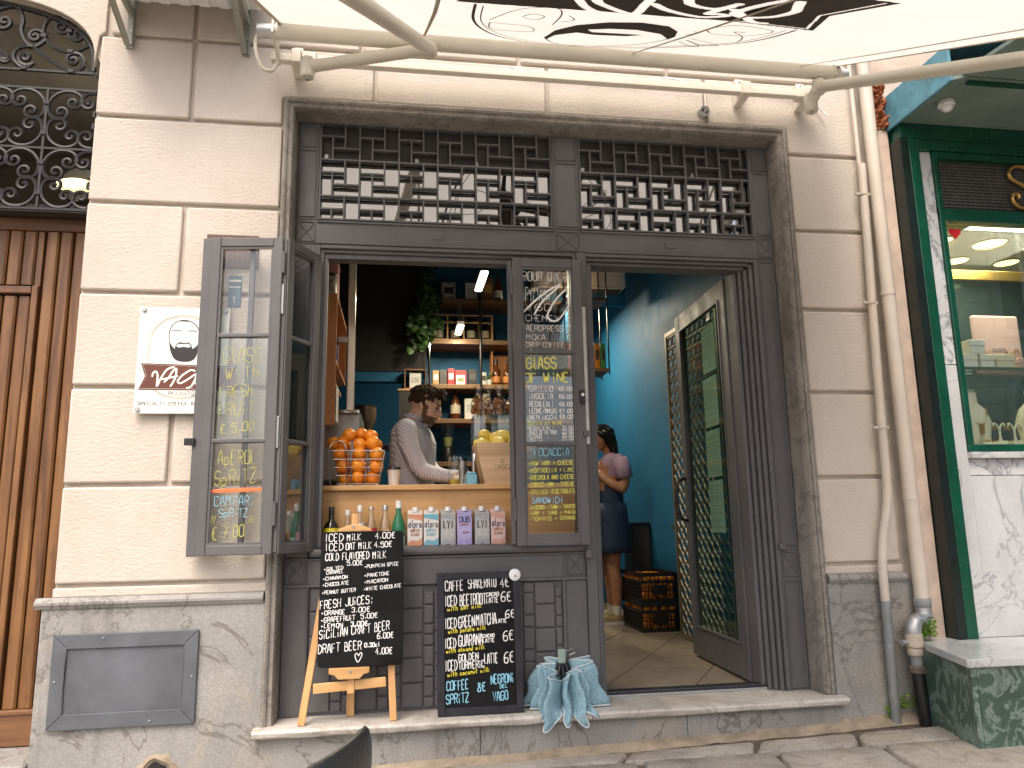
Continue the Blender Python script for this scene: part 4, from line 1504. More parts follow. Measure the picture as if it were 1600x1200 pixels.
T2(wh, 'GOLDEN', 352, 472, 756, 40, 0.0042, seed=20)
T2(wh, 'TURMERiC', 352, 508, 806, 42, 0.0042, seed=21)
T2(wh, 'LATTE', 510, 592, 778, 58, 0.0042, seed=22)
T2(wh, '6€', 632, 688, 780, 62, seed=23)
for k, (tx, xa, xb, y) in enumerate((('with oat milk', 282, 495, 446), ('with potato milk', 288, 520, 586), ('with almond milk', 276, 512, 706), ('with coconut milk', 285, 540, 848))):
    T2(ye, tx, xa, xb, y, 26, 0.0034, seed=30 + k, slope=0.08)
for y in (294, 390, 526, 652, 792):
    T2(ye, '*', 250, 264, y + 8, 22, 0.004, seed=40)
T2(bl, 'COFFEE', 280, 412, 930, 54, seed=50)
T2(bl, 'SPRiTZ', 278, 412, 1008, 54, seed=51)
T2(bl, '8€', 466, 512, 944, 48, seed=52)
T2(bl, 'NEGRONi', 548, 688, 902, 52, seed=53)
T2(bl, 'DEL', 602, 650, 930, 20, 0.0034, seed=54)
T2(bl, 'VAGO', 558, 650, 1004, 52, seed=55)
bd = thing('round_badge', 'round white badge stuck on the corner of the framed menu board', 'badge', O2 + Vector((1, 0, 0)) * (w2 - 0.022) + up2 * (h2 - 0.018) + n2 * 0.017)
Mx = Matrix((Vector((1, 0, 0)), up2, n2)).transposed().to_4x4()
Mx.translation = worg(bd)
obj('disc', MB().lathe([(0.026, 0.0), (0.027, 0.003), (0.022, 0.006), (0.0, 0.007)], 24).xf(Mx), WHITEP, bd, smooth=True)
s = MB()
poly_on(s, [(-0.004, -0.006), (0.004, -0.012), (0.005, -0.006), (0.001, 0.0)], (worg(bd), Vector((1, 0, 0)), up2, n2), 0.0074)
obj('mark', s, INK, bd, recalc=False)

# ------------------------------------------------------------------ bundle of pleated blue cloth hung from a clip
cl = thing('cloth_bundle', 'pleated light blue patterned cloth gathered by a dark cord beside the menu board', 'cloth', (0.74, -0.05, 0.0))


def clothmat():
    m, nt, b = nodes('blue_patterned_cloth')
    v = coords(nt, (1, 1, 1))
    vo = nt.nodes.new('ShaderNodeTexVoronoi')
    vo.inputs['Scale'].default_value = 95
    L(nt, v, vo.inputs['Vector'])
    d = ramp(nt, vo.outputs['Distance'], [(0.18, (0.085, 0.16, 0.21)), (0.34, (0.24, 0.40, 0.47))])
    n = tex_noise(nt, v, 14, 4)
    L(nt, mixc(nt, ramp(nt, n, [(0.4, 0.0), (0.75, 0.35)]), d, (0.13, 0.24, 0.30)), b.inputs['Base Color'])
    b.inputs['Roughness'].default_value = 0.85
    return m


CLOTH = clothmat()
EDGE = pm('pale_cloth_edge', (0.52, 0.60, 0.63), 0.85, 0.08, 20)
CORE = (0.742, 0.010, 0.255)
NL = 12


def cloth_pt(th, t):
    """closed zigzag band: th round the bundle, t from the top hem (0) to the bottom hem (1)"""
    lobe = 0.5 + 0.5 * math.cos(NL * th + 0.6 * math.sin(2 * th))
    lobe = lobe ** 0.75
    wob = 0.85 + 0.22 * math.sin(3 * th + 1.0) + 0.12 * math.sin(5 * th)
    r = 0.028 + (0.140 * wob) * lobe * (0.62 + 0.42 * t)
    front = max(0.0, -math.sin(th))
    zt = 0.232 + 0.004 * lobe - 0.055 * front * (1 - lobe * 0.3) + 0.018 * math.sin(4 * th)
    zb = 0.070 - 0.062 * lobe * front - 0.028 * lobe + 0.012 * math.sin(7 * th)
    if math.sin(th) > -0.2:
        zb = max(zb, 0.048)
    x = CORE[0] + r * 1.18 * math.cos(th) + 0.010 * math.sin(9 * t + 3 * th) * lobe
    y = min(0.095, CORE[1] + r * 0.82 * math.sin(th))
    z = zt + (zb - zt) * t - 0.018 * math.sin(PI * t) * (1 - lobe)
    if z < 0.047 and y > -0.085:
        y = -0.088 + (y + 0.085) * 0.05
    return (x, y, z)


n1_, n2_ = 240, 8
per = n1_ // NL
for l_ in range(NL):
    s, e1, e2 = MB(), MB(), MB()
    rows = []
    for i in range(per + 1):
        th = 2 * PI * (l_ * per + i - per / 2) / n1_
        rows.append([cloth_pt(th, j / n2_) for j in range(n2_ + 1)])
    for r_ in rows:
        s.v += r_
    for i in range(per):
        for j in range(n2_):
            a_ = i * (n2_ + 1) + j
            s.f.append((a_, a_ + 1, a_ + n2_ + 2, a_ + n2_ + 1))
            s.mi.append(0)
    o = obj('pleat', s, CLOTH, cl, smooth=True, angle=180, recalc=False)
    so = o.modifiers.new('solid', 'SOLIDIFY')
    so.thickness = 0.003
    obj('hem', MB().tube([r_[0] for r_ in rows], 0.0034, 5), EDGE, o, smooth=True)
    obj('hem', MB().tube([r_[-1] for r_ in rows], 0.0034, 5), EDGE, o, smooth=True)
s = MB()
for k in range(11):
    a = 2 * PI * k / 11
    s.tube([(CORE[0] + 0.055 * math.cos(a), CORE[1] + 0.045 * math.sin(a), 0.185), (CORE[0] + 0.036 * math.cos(a), CORE[1] + 0.032 * math.sin(a), 0.205), (CORE[0] + 0.022 * math.cos(a), CORE[1] + 0.018 * math.sin(a), 0.232), (CORE[0] + 0.008 * math.cos(a), CORE[1] + 0.008 * math.sin(a), 0.250)], [0.004, 0.006, 0.008, 0.005], 6)
obj('cord', s, BLACKPL, cl, smooth=True)
obj('clip', MB().box(CORE[0] - 0.026, CORE[0] + 0.010, CORE[1] - 0.030, CORE[1] - 0.018, 0.238, 0.300), pm('sage_green_plastic', (0.25, 0.36, 0.30), 0.45, 0.1, 10), cl, bevel=0.006)
obj('hook', MB().tube([(CORE[0] + 0.012, CORE[1] - 0.02, 0.290), (CORE[0] + 0.05, CORE[1], 0.296), (CORE[0] + 0.058, CORE[1], 0.278), (CORE[0] + 0.03, CORE[1], 0.268)], 0.003, 6), GALV, cl, smooth=True)

# ------------------------------------------------------------------ foreground chair (top of its back just enters the picture)
ch = thing('plastic_chair', 'black plastic chair back poking up at the bottom edge of the picture', 'chair', (-0.21, -2.52, -0.2))
CHB = pm('black_chair_plastic', (0.014, 0.015, 0.017), 0.38, 0.3, 40, 0.25, 90)
s = MB()
# shell: seat and back in one curved sheet; the back leans towards the camera's left
prof = [(-0.46, 0.455), (-0.40, 0.442), (-0.20, 0.435), (-0.06, 0.445), (0.0, 0.49), (0.03, 0.58), (0.05, 0.69), (0.062, 0.810)]
cols = 13
for i, (d, z) in enumerate(prof):
    for j in range(cols):
        t = -1 + 2 * j / (cols - 1)
        half = 0.215 - (0.012 if i in (0,) else 0) - (0.006 * max(0, i - 5))
        drop = 0.0
        if i == len(prof) - 1:
            drop = 0.006 * t * t + 0.030 * abs(t) ** 9
        s.v.append((t * half, d - 0.05 * t * t * (1 if i > 4 else 0.2), z - drop + (0.012 * t * t if i < 4 else 0)))
for i in range(len(prof) - 1):
    for j in range(cols - 1):
        s.f.append((i * cols + j, i * cols + j + 1, (i + 1) * cols + j + 1, (i + 1) * cols + j))
        s.mi.append(0)
o = obj('seat_shell', s, CHB, ch, smooth=True, angle=180, local=True)
m = o.modifiers.new('solid', 'SOLIDIFY')
m.thickness = 0.022
m = o.modifiers.new('sub', 'SUBSURF')
m.levels = m.render_levels = 2
for a in (-0.19, 0.19):
    for d in (-0.40, -0.02):
        obj('leg', MB().tube([(a * 0.9, d, 0.44), (a * 1.05, d * 1.05, 0.003)], [0.016, 0.012], 8), CHB, ch, smooth=True, local=True)
ch.location = (-0.118, -2.645, gz(-0.15, -2.6) + 0.004)
ch.rotation_euler = (0, 0, R(246))


# ================================================================== AWNING
aw = thing('awning', 'cream folding-arm awning with dark printed logo over the shop', 'awning', (0.83, 0.0, 3.0))
SLOPE = math.atan(0.543)
ad = Vector((0, -math.cos(SLOPE), -math.sin(SLOPE)))      # outwards along the canvas
AO = Vector((0, -0.265, 3.145))
an = Vector((1, 0, 0)).cross(ad).normalized()             # canvas normal
if an.z > 0:
    an = -an                                              # underside
AX0, AX1, ALEN = -0.568, 2.222, 2.25


def awp(x, t, d=0.0):
    return AO + Vector((x, 0, 0)) + ad * t + an * d


s = MB()
nx, ny = 28, 18
for j in range(ny + 1):
    t = ALEN * j / ny
    for i in range(nx + 1):
        x = AX0 + (AX1 - AX0) * i / nx
        sag = 0.012 * math.sin(PI * j / ny) * (1 - abs(2 * i / nx - 1) ** 3)
        s.v.append(tuple(awp(x, t, sag * 0.4)))
for j in range(ny):
    for i in range(nx):
        s.f.append((j * (nx + 1) + i, j * (nx + 1) + i + 1, (j + 1) * (nx + 1) + i + 1, (j + 1) * (nx + 1) + i))
        s.mi.append(0)
obj('canvas', s, CANVAS, aw, smooth=True, angle=180, recalc=False)
FA = (AO.copy(), Vector((1, 0, 0)), ad.copy(), an.copy())
LIFT = 0.012
RIB = [(0.18, 1.055), (0.297, 1.059), (0.7, 1.095), (1.156, 1.117), (1.496, 1.063), (1.386, 1.369), (1.447, 1.66), (1.1, 1.70), (0.2, 1.62), (0.26, 1.35)]
VG = [[(0.50, 1.45), (0.591, 1.207), (0.655, 1.098), (0.736, 1.055)], [(0.60, 1.36), (0.649, 1.236), (0.798, 1.095), (0.781, 1.303), (0.76, 1.5)], [(0.805, 1.315), (0.888, 1.22), (1.021, 1.152), (1.091, 1.209), (1.065, 1.237), (1.023, 1.232), (1.044, 1.435)],
      [(0.86, 1.5), (0.909, 1.367), (1.002, 1.319), (1.04, 1.381)], [(1.14, 1.55), (1.117, 1.472), (1.098, 1.357), (1.10, 1.268), (1.162, 1.216), (1.235, 1.268), (1.254, 1.383), (1.22, 1.473), (1.188, 1.55)], [(1.067, 1.341), (1.162, 1.216), (1.228, 1.137), (1.271, 1.134)]]
cut = []
for st in VG:
    p_ = catmull(st, 8)
    cut += [(p_[i], p_[i + 1], 0.017) for i in range(len(p_) - 1)]
p_ = [(1.17, 1.137), (1.455, 1.093), (1.355, 1.365), (1.41, 1.64)]
cut += [(p_[i], p_[i + 1], 0.005) for i in range(3)]


def in_cut(x, y):
    for (ax, ay), (bx_, by), w_ in cut:
        if min(ax, bx_) - w_ < x < max(ax, bx_) + w_ and min(ay, by) - w_ < y < max(ay, by) + w_:
            dx, dy = bx_ - ax, by - ay
            q = max(0.0, min(1.0, ((x - ax) * dx + (y - ay) * dy) / (dx * dx + dy * dy + 1e-12)))
            if math.hypot(x - ax - dx * q, y - ay - dy * q) < w_:
                return True
    return False


# the ribbon is printed in strips that leave the lettering as bare canvas
s = MB()
gx, gy = 0.004, 0.006
t = 1.055
while t < 1.70:
    tm = t + gy / 2
    xs_ = []
    for i in range(len(RIB)):
        (xa, ya), (xb, yb_) = RIB[i], RIB[(i + 1) % len(RIB)]
        if (ya <= tm) != (yb_ <= tm):
            xs_.append(xa + (xb - xa) * (tm - ya) / (yb_ - ya))
    xs_.sort()
    for k in range(0, len(xs_) - 1, 2):
        x, st_ = xs_[k], None
        while True:
            end = x >= xs_[k + 1]
            if end or in_cut(x + gx / 2, tm):
                if st_ is not None and min(x, xs_[k + 1]) - st_ > 1e-4:
                    poly_on(s, [(st_, t), (min(x, xs_[k + 1]), t), (min(x, xs_[k + 1]), t + gy), (st_, t + gy)], FA, LIFT)
                st_ = None
                if end:
                    break
            elif st_ is None:
                st_ = x
            x += gx
    t += gy
obj('print_ribbon', s, INKBROWN, aw, recalc=False)
s = MB()
OUT = [(0.251, 1.036), (0.277, 0.665), (0.349, 0.385), (0.471, 0.177), (0.653, 0.081), (0.848, 0.075), (1.041, 0.15), (1.186, 0.27), (1.28, 0.387), (1.405, 0.573), (1.448, 0.79), (1.439, 1.05)]
cx, ct = 0.85, 0.75
ribbon(s, catmull(OUT, 5), 0.012, FA, LIFT)
ribbon(s, catmull([(cx + (a - cx) * 0.95, ct + (b - ct) * 0.93) for a, b in OUT], 5), 0.005, FA, LIFT)
obj('print_outline', s, INKBROWN, aw, recalc=False)
HAIR = [(0.625, 0.293), (0.627, 0.55), (0.677, 0.74), (0.773, 0.875), (0.884, 0.93), (1.001, 0.895), (1.076, 0.783), (1.117, 0.637), (1.118, 0.545), (1.042, 0.679), (0.921, 0.74), (0.817, 0.711), (0.744, 0.644), (0.777, 0.583), (0.914, 0.609), (0.987, 0.618), (0.933, 0.541), (0.803, 0.507), (0.722, 0.538), (0.655, 0.407), (0.645, 0.25)]
s = MB()
poly_on(s, HAIR, FA, LIFT)
ribbon(s, catmull([(0.632, 0.30), (0.691, 0.16), (0.791, 0.116), (0.9, 0.155), (1.014, 0.263), (1.082, 0.413), (1.112, 0.579)], 5), 0.008, FA, LIFT + 0.001)
obj('print_head', s, INKBROWN, aw, recalc=False)
s = MB()
for st in ([(0.338, 0.698), (0.411, 1.001), (0.522, 1.088), (0.572, 0.962), (0.589, 0.689)], [(0.346, 0.628), (0.505, 0.602), (0.54, 0.455), (0.378, 0.445), (0.346, 0.628)], [(0.446, 0.841), (0.473, 0.922), (0.523, 0.883), (0.506, 0.791), (0.454, 0.818)],
           [(1.152, 0.899), (1.2, 1.038), (1.341, 1.01), (1.392, 0.94), (1.345, 0.813), (1.214, 0.8), (1.152, 0.899)], [(1.174, 0.523), (1.28, 0.387), (1.304, 0.424), (1.184, 0.577), (1.304, 0.456), (1.364, 0.495), (1.189, 0.627)], [(1.397, 0.618), (1.352, 0.773), (1.266, 0.888), (1.31, 0.89)], [(0.60, 0.95), (0.64, 0.86), (0.60, 0.78)], [(1.13, 0.82), (1.16, 0.78), (1.13, 0.72)]):
    ribbon(s, catmull(st, 4), 0.0055, FA, LIFT)
obj('print_sketches', s, INKBROWN, aw, recalc=False)
for x in (0.10, 1.12, 2.0):
    s = MB()
    ribbon(s, [(x, 0.02), (x + 0.02, 0.8), (x + 0.02, 1.5), (x + 0.02, 2.2)], 0.016, FA, LIFT + 0.006)
    obj('seam', s, pm('seam_tape', (0.50, 0.45, 0.36), 0.9, 0.05, 8), aw, recalc=False)
for x in (AX0 + 0.012, AX1 - 0.012):
    s = MB()
    ribbon(s, [(x, 0.0), (x, 1.0), (x, 2.24)], 0.026, FA, 0.004)
    obj('hem', s, pm('seam_tape', (0.50, 0.45, 0.36)), aw, recalc=False)
# roller tube the canvas winds onto, with a galvanised end
rz_, ry_ = 3.110, -0.248
obj('roller_tube', MB().lathe([(0.036, AX0 - 0.01), (0.036, AX1 + 0.01)], 24, (0, ry_, rz_), axis='x'), CREAMMETAL, aw, smooth=True)
obj('roller_end', MB().lathe([(0.030, AX0 - 0.09), (0.034, AX0 - 0.085), (0.034, AX0 - 0.011)], 16, (0, ry_, rz_), axis='x'), GALV, aw, smooth=True)
obj('roller_end', MB().lathe([(0.026, AX1 + 0.011), (0.030, AX1 + 0.05)], 16, (0, ry_, rz_), axis='x'), GALV, aw, smooth=True)
# square torsion bar along the wall and the wall brackets
obj('torsion_bar', MB().box(-0.62, 2.20, -0.115, -0.075, 3.055, 3.095), CREAMMETAL, aw, bevel=0.004)
for x in (-0.50, 1.78, 2.13):
    b = obj('wall_bracket', MB().prism([(-0.002, 3.17), (-0.002, 3.03), (-0.05, 3.03), (-0.135, 3.040), (-0.135, 3.110), (-0.06, 3.125), (-0.05, 3.17)], x - 0.022, x + 0.022, 'x'), CREAMMETAL, aw, bevel=0.004)
    for z in (3.15, 3.045):
        obj('bolt', MB().lathe([(0.007, -0.062), (0.009, -0.054)], 6, (x, 0, z), axis='y'), GALV, b)
for x in (-0.585, 2.19):
    obj('roller_plate', MB().prism([(-0.07, 3.05), (-0.07, 3.10), (-0.20, 3.16), (-0.285, 3.155), (-0.29, 3.08), (-0.16, 3.06)], x - 0.006, x + 0.006, 'x'), CREAMMETAL, aw, bevel=0.003)


def arm(sh, el, tip, side):
    """folding arm: shoulder casting, upper arm, elbow, forearm"""
    sh, el, tip = Vector(sh), Vector(el), Vector(tip)
    c = obj('shoulder', MB().lathe([(0.030, -0.055), (0.034, -0.045), (0.034, 0.035), (0.026, 0.045)], 16, tuple(sh)), CREAMMETAL, aw, smooth=True)
    obj('clamp', MB().box(sh.x - 0.035, sh.x + 0.035, -0.125, -0.068, 3.045, 3.105), CREAMMETAL, c, bevel=0.006)
    obj('bolt', MB().lathe([(0.010, -0.066), (0.012, -0.055)], 6, tuple(sh)), GALV, c)
    d = (el - sh).normalized()
    obj('upper_arm', MB().tube([sh + d * 0.02, el], 0.033, 14, sx=0.8), CREAMMETAL, aw, smooth=True)
    obj('elbow', MB().lathe([(0.026, -0.038), (0.034, -0.030), (0.034, 0.030), (0.026, 0.038)], 16, tuple(el)), CREAMMETAL, aw, smooth=True)
    d = (tip - el).normalized()
    obj('forearm', MB().tube([el + d * 0.015, tip], [0.036, 0.032], 14, sx=0.8), CREAMMETAL, aw, smooth=True)


fb = awp(0.0, ALEN - 0.03, 0.04)
arm((-0.44, -0.165, 2.995), (0.128, -0.30, 3.045), (-0.36, fb.y + 0.05, fb.z + 0.01), -1)
arm((2.105, -0.175, 2.985), (2.112, -0.245, 3.03), (2.30, fb.y + 0.1, fb.z + 0.045), 1)
obj('front_bar', MB().tube([awp(AX0 - 0.02, ALEN, 0.02), awp(AX1 + 0.25, ALEN, 0.02)], 0.035, 10), CREAMMETAL, aw, smooth=True)
# loose cable along the wall behind the bar
s = MB()
s.tube(catmull([(0.55, -0.02, 3.165), (0.75, -0.02, 3.135), (0.85, -0.02, 3.15), (1.2, -0.02, 3.14), (1.40, -0.03, 3.16), (1.58, -0.04, 3.12), (1.75, -0.02, 3.15), (2.0, -0.02, 3.13), (2.2, -0.02, 3.09), (2.28, -0.03, 3.0)], 4), 0.0045, 6)
obj('cable', s, WHITEP, aw, smooth=True)
s = MB()
s.tube(catmull([(-0.66, -0.20, 3.14), (-0.67, -0.22, 3.05), (-0.645, -0.20, 2.96), (-0.60, -0.18, 2.955), (-0.58, -0.15, 3.02)], 5), 0.009, 8)
obj('crank_loop', s, CREAMDARK, aw, smooth=True)

# ------------------------------------------------------------------ steel wall brackets under an air conditioner
ac = thing('air_conditioner', 'white air conditioner underside at the top edge above the wall brackets', 'air conditioner', (-1.03, -0.25, 3.33))
s = MB()
s.prism([(-1.36, -0.45), (-0.68, -0.45), (-0.68, -0.07), (-1.36, -0.07)], 3.335, 3.90, 'z')
obj('casing', s, WHITEP, ac, bevel=0.012)
for k in range(7):
    obj('base_rib', MB().box(-1.32 + 0.09 * k, -1.27 + 0.09 * k, -0.43, -0.085, 3.322, 3.3345), WHITEP, ac, bevel=0.005)


def bracket(x, label):
    b = thing('wall_bracket', label, 'bracket', (x, 0, 3.13), group='steel brackets under the air conditioner')
    s = MB()
    s.box(x - 0.018, x + 0.018, -0.006, -0.001, 3.13, 3.45)
    s.box(x + 0.0145, x + 0.018, -0.036, -0.0062, 3.13, 3.45)
    obj('wall_leg', s, BRACKET, b)
    s = MB()
    s.box(x - 0.018, x + 0.018, -0.50, -0.007, 3.312, 3.318)
    s.box(x + 0.0145, x + 0.018, -0.50, -0.037, 3.276, 3.3115)
    obj('arm', s, BRACKET, b)
    s = MB()
    s.bar((x - 0.006, -0.012, 3.142), (x - 0.006, -0.46, 3.300), 0.026, 0.004, up=(0, 0.3, 1))
    s.bar((x - 0.0185, -0.012, 3.15), (x - 0.0185, -0.46, 3.308), 0.004, 0.026, up=(0, 0.3, 1))
    obj('strut', s, BRACKET, b)
    for z in (3.155, 3.22):
        obj('bolt', MB().lathe([(0.006, -0.014), (0.008, -0.0065)], 6, (x + 0.004, 0, z), axis='y'), GALV, b)


bracket(-1.290, 'grey steel bracket on the wall next to the arched doorway')
bracket(-0.755, 'grey steel bracket on the wall next to the awning roller end')


# ================================================================== ARCHED DOORWAY ON THE LEFT
YD = 0.255
door = thing('carriage_door', 'tall weathered brown plank door with a small wicket panel', 'door', (-2.37, YD, -0.1))
top = 2.355
# frame post by the wall, top rail, planks, wicket, bottom board
obj('frame_post', MB().box(-1.500, -1.455, YD + 0.01, YD + 0.08, -0.15, 2.40), pm('dark_wood', (0.035, 0.014, 0.010), 0.6, 0.3, 10), door)
obj('top_rail', MB().box(-3.25, -1.502, YD - 0.012, YD + 0.05, 2.292, top), DOORWOODH, door, bevel=0.004)
obj('bottom_board', MB().box(-3.25, -1.502, YD - 0.012, YD + 0.05, -0.045, 0.105), DOORWOODH, door, bevel=0.005)
obj('backing', MB().box(-3.25, -1.502, YD + 0.025, YD + 0.05, 0.1055, 2.2915), pm('dark_wood', (0.035, 0.014, 0.010)), door)
x = -1.505
k = 0
rnd = random.Random(9)
while x > -3.2:
    wpl = 0.064
    inside = k >= 3
    z1 = 1.965 if inside else 2.290
    o = obj('plank', MB().prism([(x - wpl + 0.004, YD + 0.024), (x - wpl + 0.004, YD + 0.006), (x - wpl + 0.012, YD - 0.002 + rnd.uniform(-0.002, 0.002)), (x - 0.012, YD - 0.002), (x - 0.004, YD + 0.006), (x - 0.004, YD + 0.024)], 0.107, z1, 'z'), DOORWOOD, door, bevel=0.002)
    if inside:
        obj('plank', MB().prism([(x - wpl + 0.004, YD + 0.024), (x - wpl + 0.004, YD + 0.006), (x - wpl + 0.012, YD - 0.002), (x - 0.012, YD - 0.002), (x - 0.004, YD + 0.006), (x - 0.004, YD + 0.024)], 2.02, 2.290, 'z'), DOORWOOD, door, bevel=0.002)
    x -= wpl
    k += 1
    if k == 3:
        wk = obj('wicket_moulding', MB().box(x - 0.032, x - 0.004, YD - 0.018, YD + 0.024, 0.107, 2.012), DOORWOOD, door, bevel=0.004)
        obj('wicket_head', MB().box(-3.2, x - 0.034, YD - 0.017, YD + 0.024, 1.975, 2.010), DOORWOODH, door, bevel=0.004)
        obj('filler_strip', MB().box(x - 0.030, x - 0.004, YD - 0.002, YD + 0.024, 2.0125, 2.290), DOORWOOD, door, bevel=0.002)
        x -= 0.034
obj('lower_trim', MB().box(-3.25, -1.502, YD - 0.020, YD - 0.0125, 0.085, 0.103), DOORWOODH, door, bevel=0.003)
# stone threshold of the doorway
th = thing('door_threshold', 'grey stone threshold under the brown plank door', 'threshold', (-2.37, 0.2, -0.2))
obj('slab', MB().box(-3.3, -1.456, -0.03, 0.35, -0.25, -0.048), PLINTH, th, bevel=0.008)
obj('slab', MB().box(-3.3, -1.50, -0.30, -0.032, -0.30, -0.150), SILLST, th, bevel=0.010)
# dark lintel band between door and grille
obj('lintel_beam', MB().box(-3.3, -1.452, 0.17, 0.33, 2.358, 2.395), pm('dark_lintel', (0.030, 0.026, 0.024), 0.6, 0.2, 6), door)


# ------------------------------------------------------------------ wrought-iron fanlight of scrolls
def scroll(R0, half, rmin, turns, flip=False, n=40):
    """C-scroll (or S-scroll when flip): curvature constant in the middle, tightening into a spiral at both ends"""
    def run(sg_):
        pts = []
        x = y = 0.0
        th_ = 0.0
        s_mid = R0 * half
        L_ = s_mid
        ds = 0.0035
        # arc
        t = 0.0
        while t < L_:
            x += math.cos(th_) * ds
            y += math.sin(th_) * ds
            th_ += sg_ * ds / R0
            t += ds
            pts.append((x, y))
        a = 0.0
        while a < turns * 2 * PI:
            r = R0 * 0.62 * (rmin / (R0 * 0.62)) ** (a / (turns * 2 * PI))
            d_ = min(ds, r * 0.35)
            x += math.cos(th_) * d_
            y += math.sin(th_) * d_
            th_ += sg_ * d_ / r
            a += d_ / r
            pts.append((x, y))
        return pts
    f = run(1.0)
    b = [(-p[0], p[1] if not flip else -p[1]) for p in run(1.0)]
    return b[::-1][::2] + [(0, 0)] + f[::2]


fan = thing('fanlight_grille', 'black wrought-iron scrollwork grille filling the arch above the plank door', 'grille', (-2.37, 0.2, 2.395))
YG = 0.055
GR = -1.440                       # the wall cuts the ironwork here


def bar_i(a, b, w=0.011, d=0.012, name='bar'):
    return obj(name, MB().bar((a[0], YG, a[1]), (b[0], YG, b[1]), w, d, up=(0, 1, 0)), IRONB, fan)


for z in (2.325, 2.625, 2.928, 3.020):
    bar_i((-3.28, z), (GR, z))
xs = [-1.657 - 0.303 * k for k in range(5)]
for x in xs:
    bar_i((x, 2.331), (x, 2.619))
    bar_i((x, 2.631), (x, 2.922))
CS = scroll(0.098, 1.15, 0.010, 1.35)


def iron_path(pts, r, name='scroll'):
    run = []
    runs = []
    for x, z in pts:
        if x < GR:
            run.append((x, YG, z))
        elif run:
            runs.append(run)
            run = []
    if run:
        runs.append(run)
    for q in runs:
        if len(q) > 2:
            obj(name, MB().tube(q, r, 5), IRONB, fan, smooth=True)


def place_scroll(pts, cx, cz, ang, sc=1.0, r=0.0055):
    ca, sa = math.cos(ang), math.sin(ang)
    iron_path([(cx + (a * ca - b * sa) * sc, cz + (a * sa + b * ca) * sc) for a, b in pts], r)


cells = [(-1.657 + 0.303, -1.657)] + [(xs[i], xs[i + 1]) for i in range(2)]
for (xr, xl) in cells:
    for z0, z1 in ((2.325, 2.625), (2.625, 2.928)):
        for cx, cz in ((xl, z0), (xr, z0), (xl, z1), (xr, z1)):
            mx, mz = (xl + xr) / 2, (z0 + z1) / 2
            d = Vector((mx - cx, mz - cz)).normalized()
            base = Vector((cx, cz)) + d * 0.048
            ang = math.atan2(d.y, d.x) - PI / 2
            place_scroll(CS, base.x, base.y, ang, 0.84, 0.0088)
    for z in (2.40, 2.55, 2.70, 2.855):
        obj('collar', MB().box(xl - 0.012, xl + 0.012, YG - 0.011, YG + 0.011, z - 0.008, z + 0.008), IRONB, fan)


def curl(c, p0, turns, sgn, rmin=0.008):
    """spiral from p0 inwards round c"""
    r0 = math.hypot(p0[0] - c[0], p0[1] - c[1])
    a0 = math.atan2(p0[1] - c[1], p0[0] - c[0])
    n = int(turns * 16)
    return [(c[0] + r0 * (rmin / r0) ** (i / n) * math.cos(a0 + sgn * 2 * PI * turns * i / n), c[1] + r0 * (rmin / r0) ** (i / n) * math.sin(a0 + sgn * 2 * PI * turns * i / n)) for i in range(n + 1)]


def wrought(mid, c0, s0, c1, s1, turns=1.6, r=0.0105):
    m_ = catmull(mid, 6)
    iron_path(curl(c0, m_[0], turns, s0)[::-1] + m_[1:-1] + curl(c1, m_[-1], turns, s1), r)


# big paired curl under the arch next to the wall
wrought([(-1.622, 3.312), (-1.685, 3.292), (-1.702, 3.214), (-1.655, 3.150), (-1.574, 3.128), (-1.497, 3.173), (-1.480, 3.232), (-1.510, 3.275)], (-1.627, 3.258), -1, (-1.550, 3.222), 1)
wrought([(-1.695, 3.175), (-1.736, 3.143), (-1.777, 3.164), (-1.802, 3.224), (-1.800, 3.285), (-1.835, 3.345), (-1.90, 3.330)], (-1.738, 3.196), 1, (-1.880, 3.265), 1)
wrought([(-1.731, 3.056), (-1.773, 3.026), (-1.824, 3.070), (-1.813, 3.127), (-1.751, 3.142), (-1.692, 3.099), (-1.573, 3.024), (-1.520, 3.046)], (-1.772, 3.082), -1, (-1.560, 3.085), 1)
wrought([(-1.92, 3.056), (-1.96, 3.026), (-2.01, 3.070), (-1.99, 3.127), (-1.93, 3.142), (-1.87, 3.10), (-1.84, 3.06)], (-1.955, 3.082), -1, (-1.862, 3.075), -1)
wrought([(-2.05, 3.26), (-2.10, 3.16), (-2.2, 3.15), (-2.25, 3.24)], (-2.02, 3.22), 1, (-2.21, 3.23), -1)
wrought([(-2.35, 3.30), (-2.42, 3.16), (-2.55, 3.14), (-2.60, 3.24)], (-2.33, 3.24), 1, (-2.55, 3.22), -1)
iron_path(catmull([(-1.532, 3.105), (-1.500, 3.06), (-1.470, 3.03), (-1.442, 3.005)], 4), 0.008)
for x, z in ((-1.700, 3.20), (-1.588, 3.235), (-1.575, 3.128), (-1.752, 3.143), (-1.565, 3.024), (-1.775, 3.026)):
    obj('collar', MB().box(x - 0.012, x + 0.012, YG - 0.012, YG + 0.012, z - 0.008, z + 0.008), IRONB, fan)
iron_path([(-2.37 + 0.905 * sup(math.cos(a), 0.715), 3.03 + 0.348 * sup(math.sin(a), 0.715)) for a in [PI * i / 40 for i in range(41)]], 0.011, 'arch_bar')

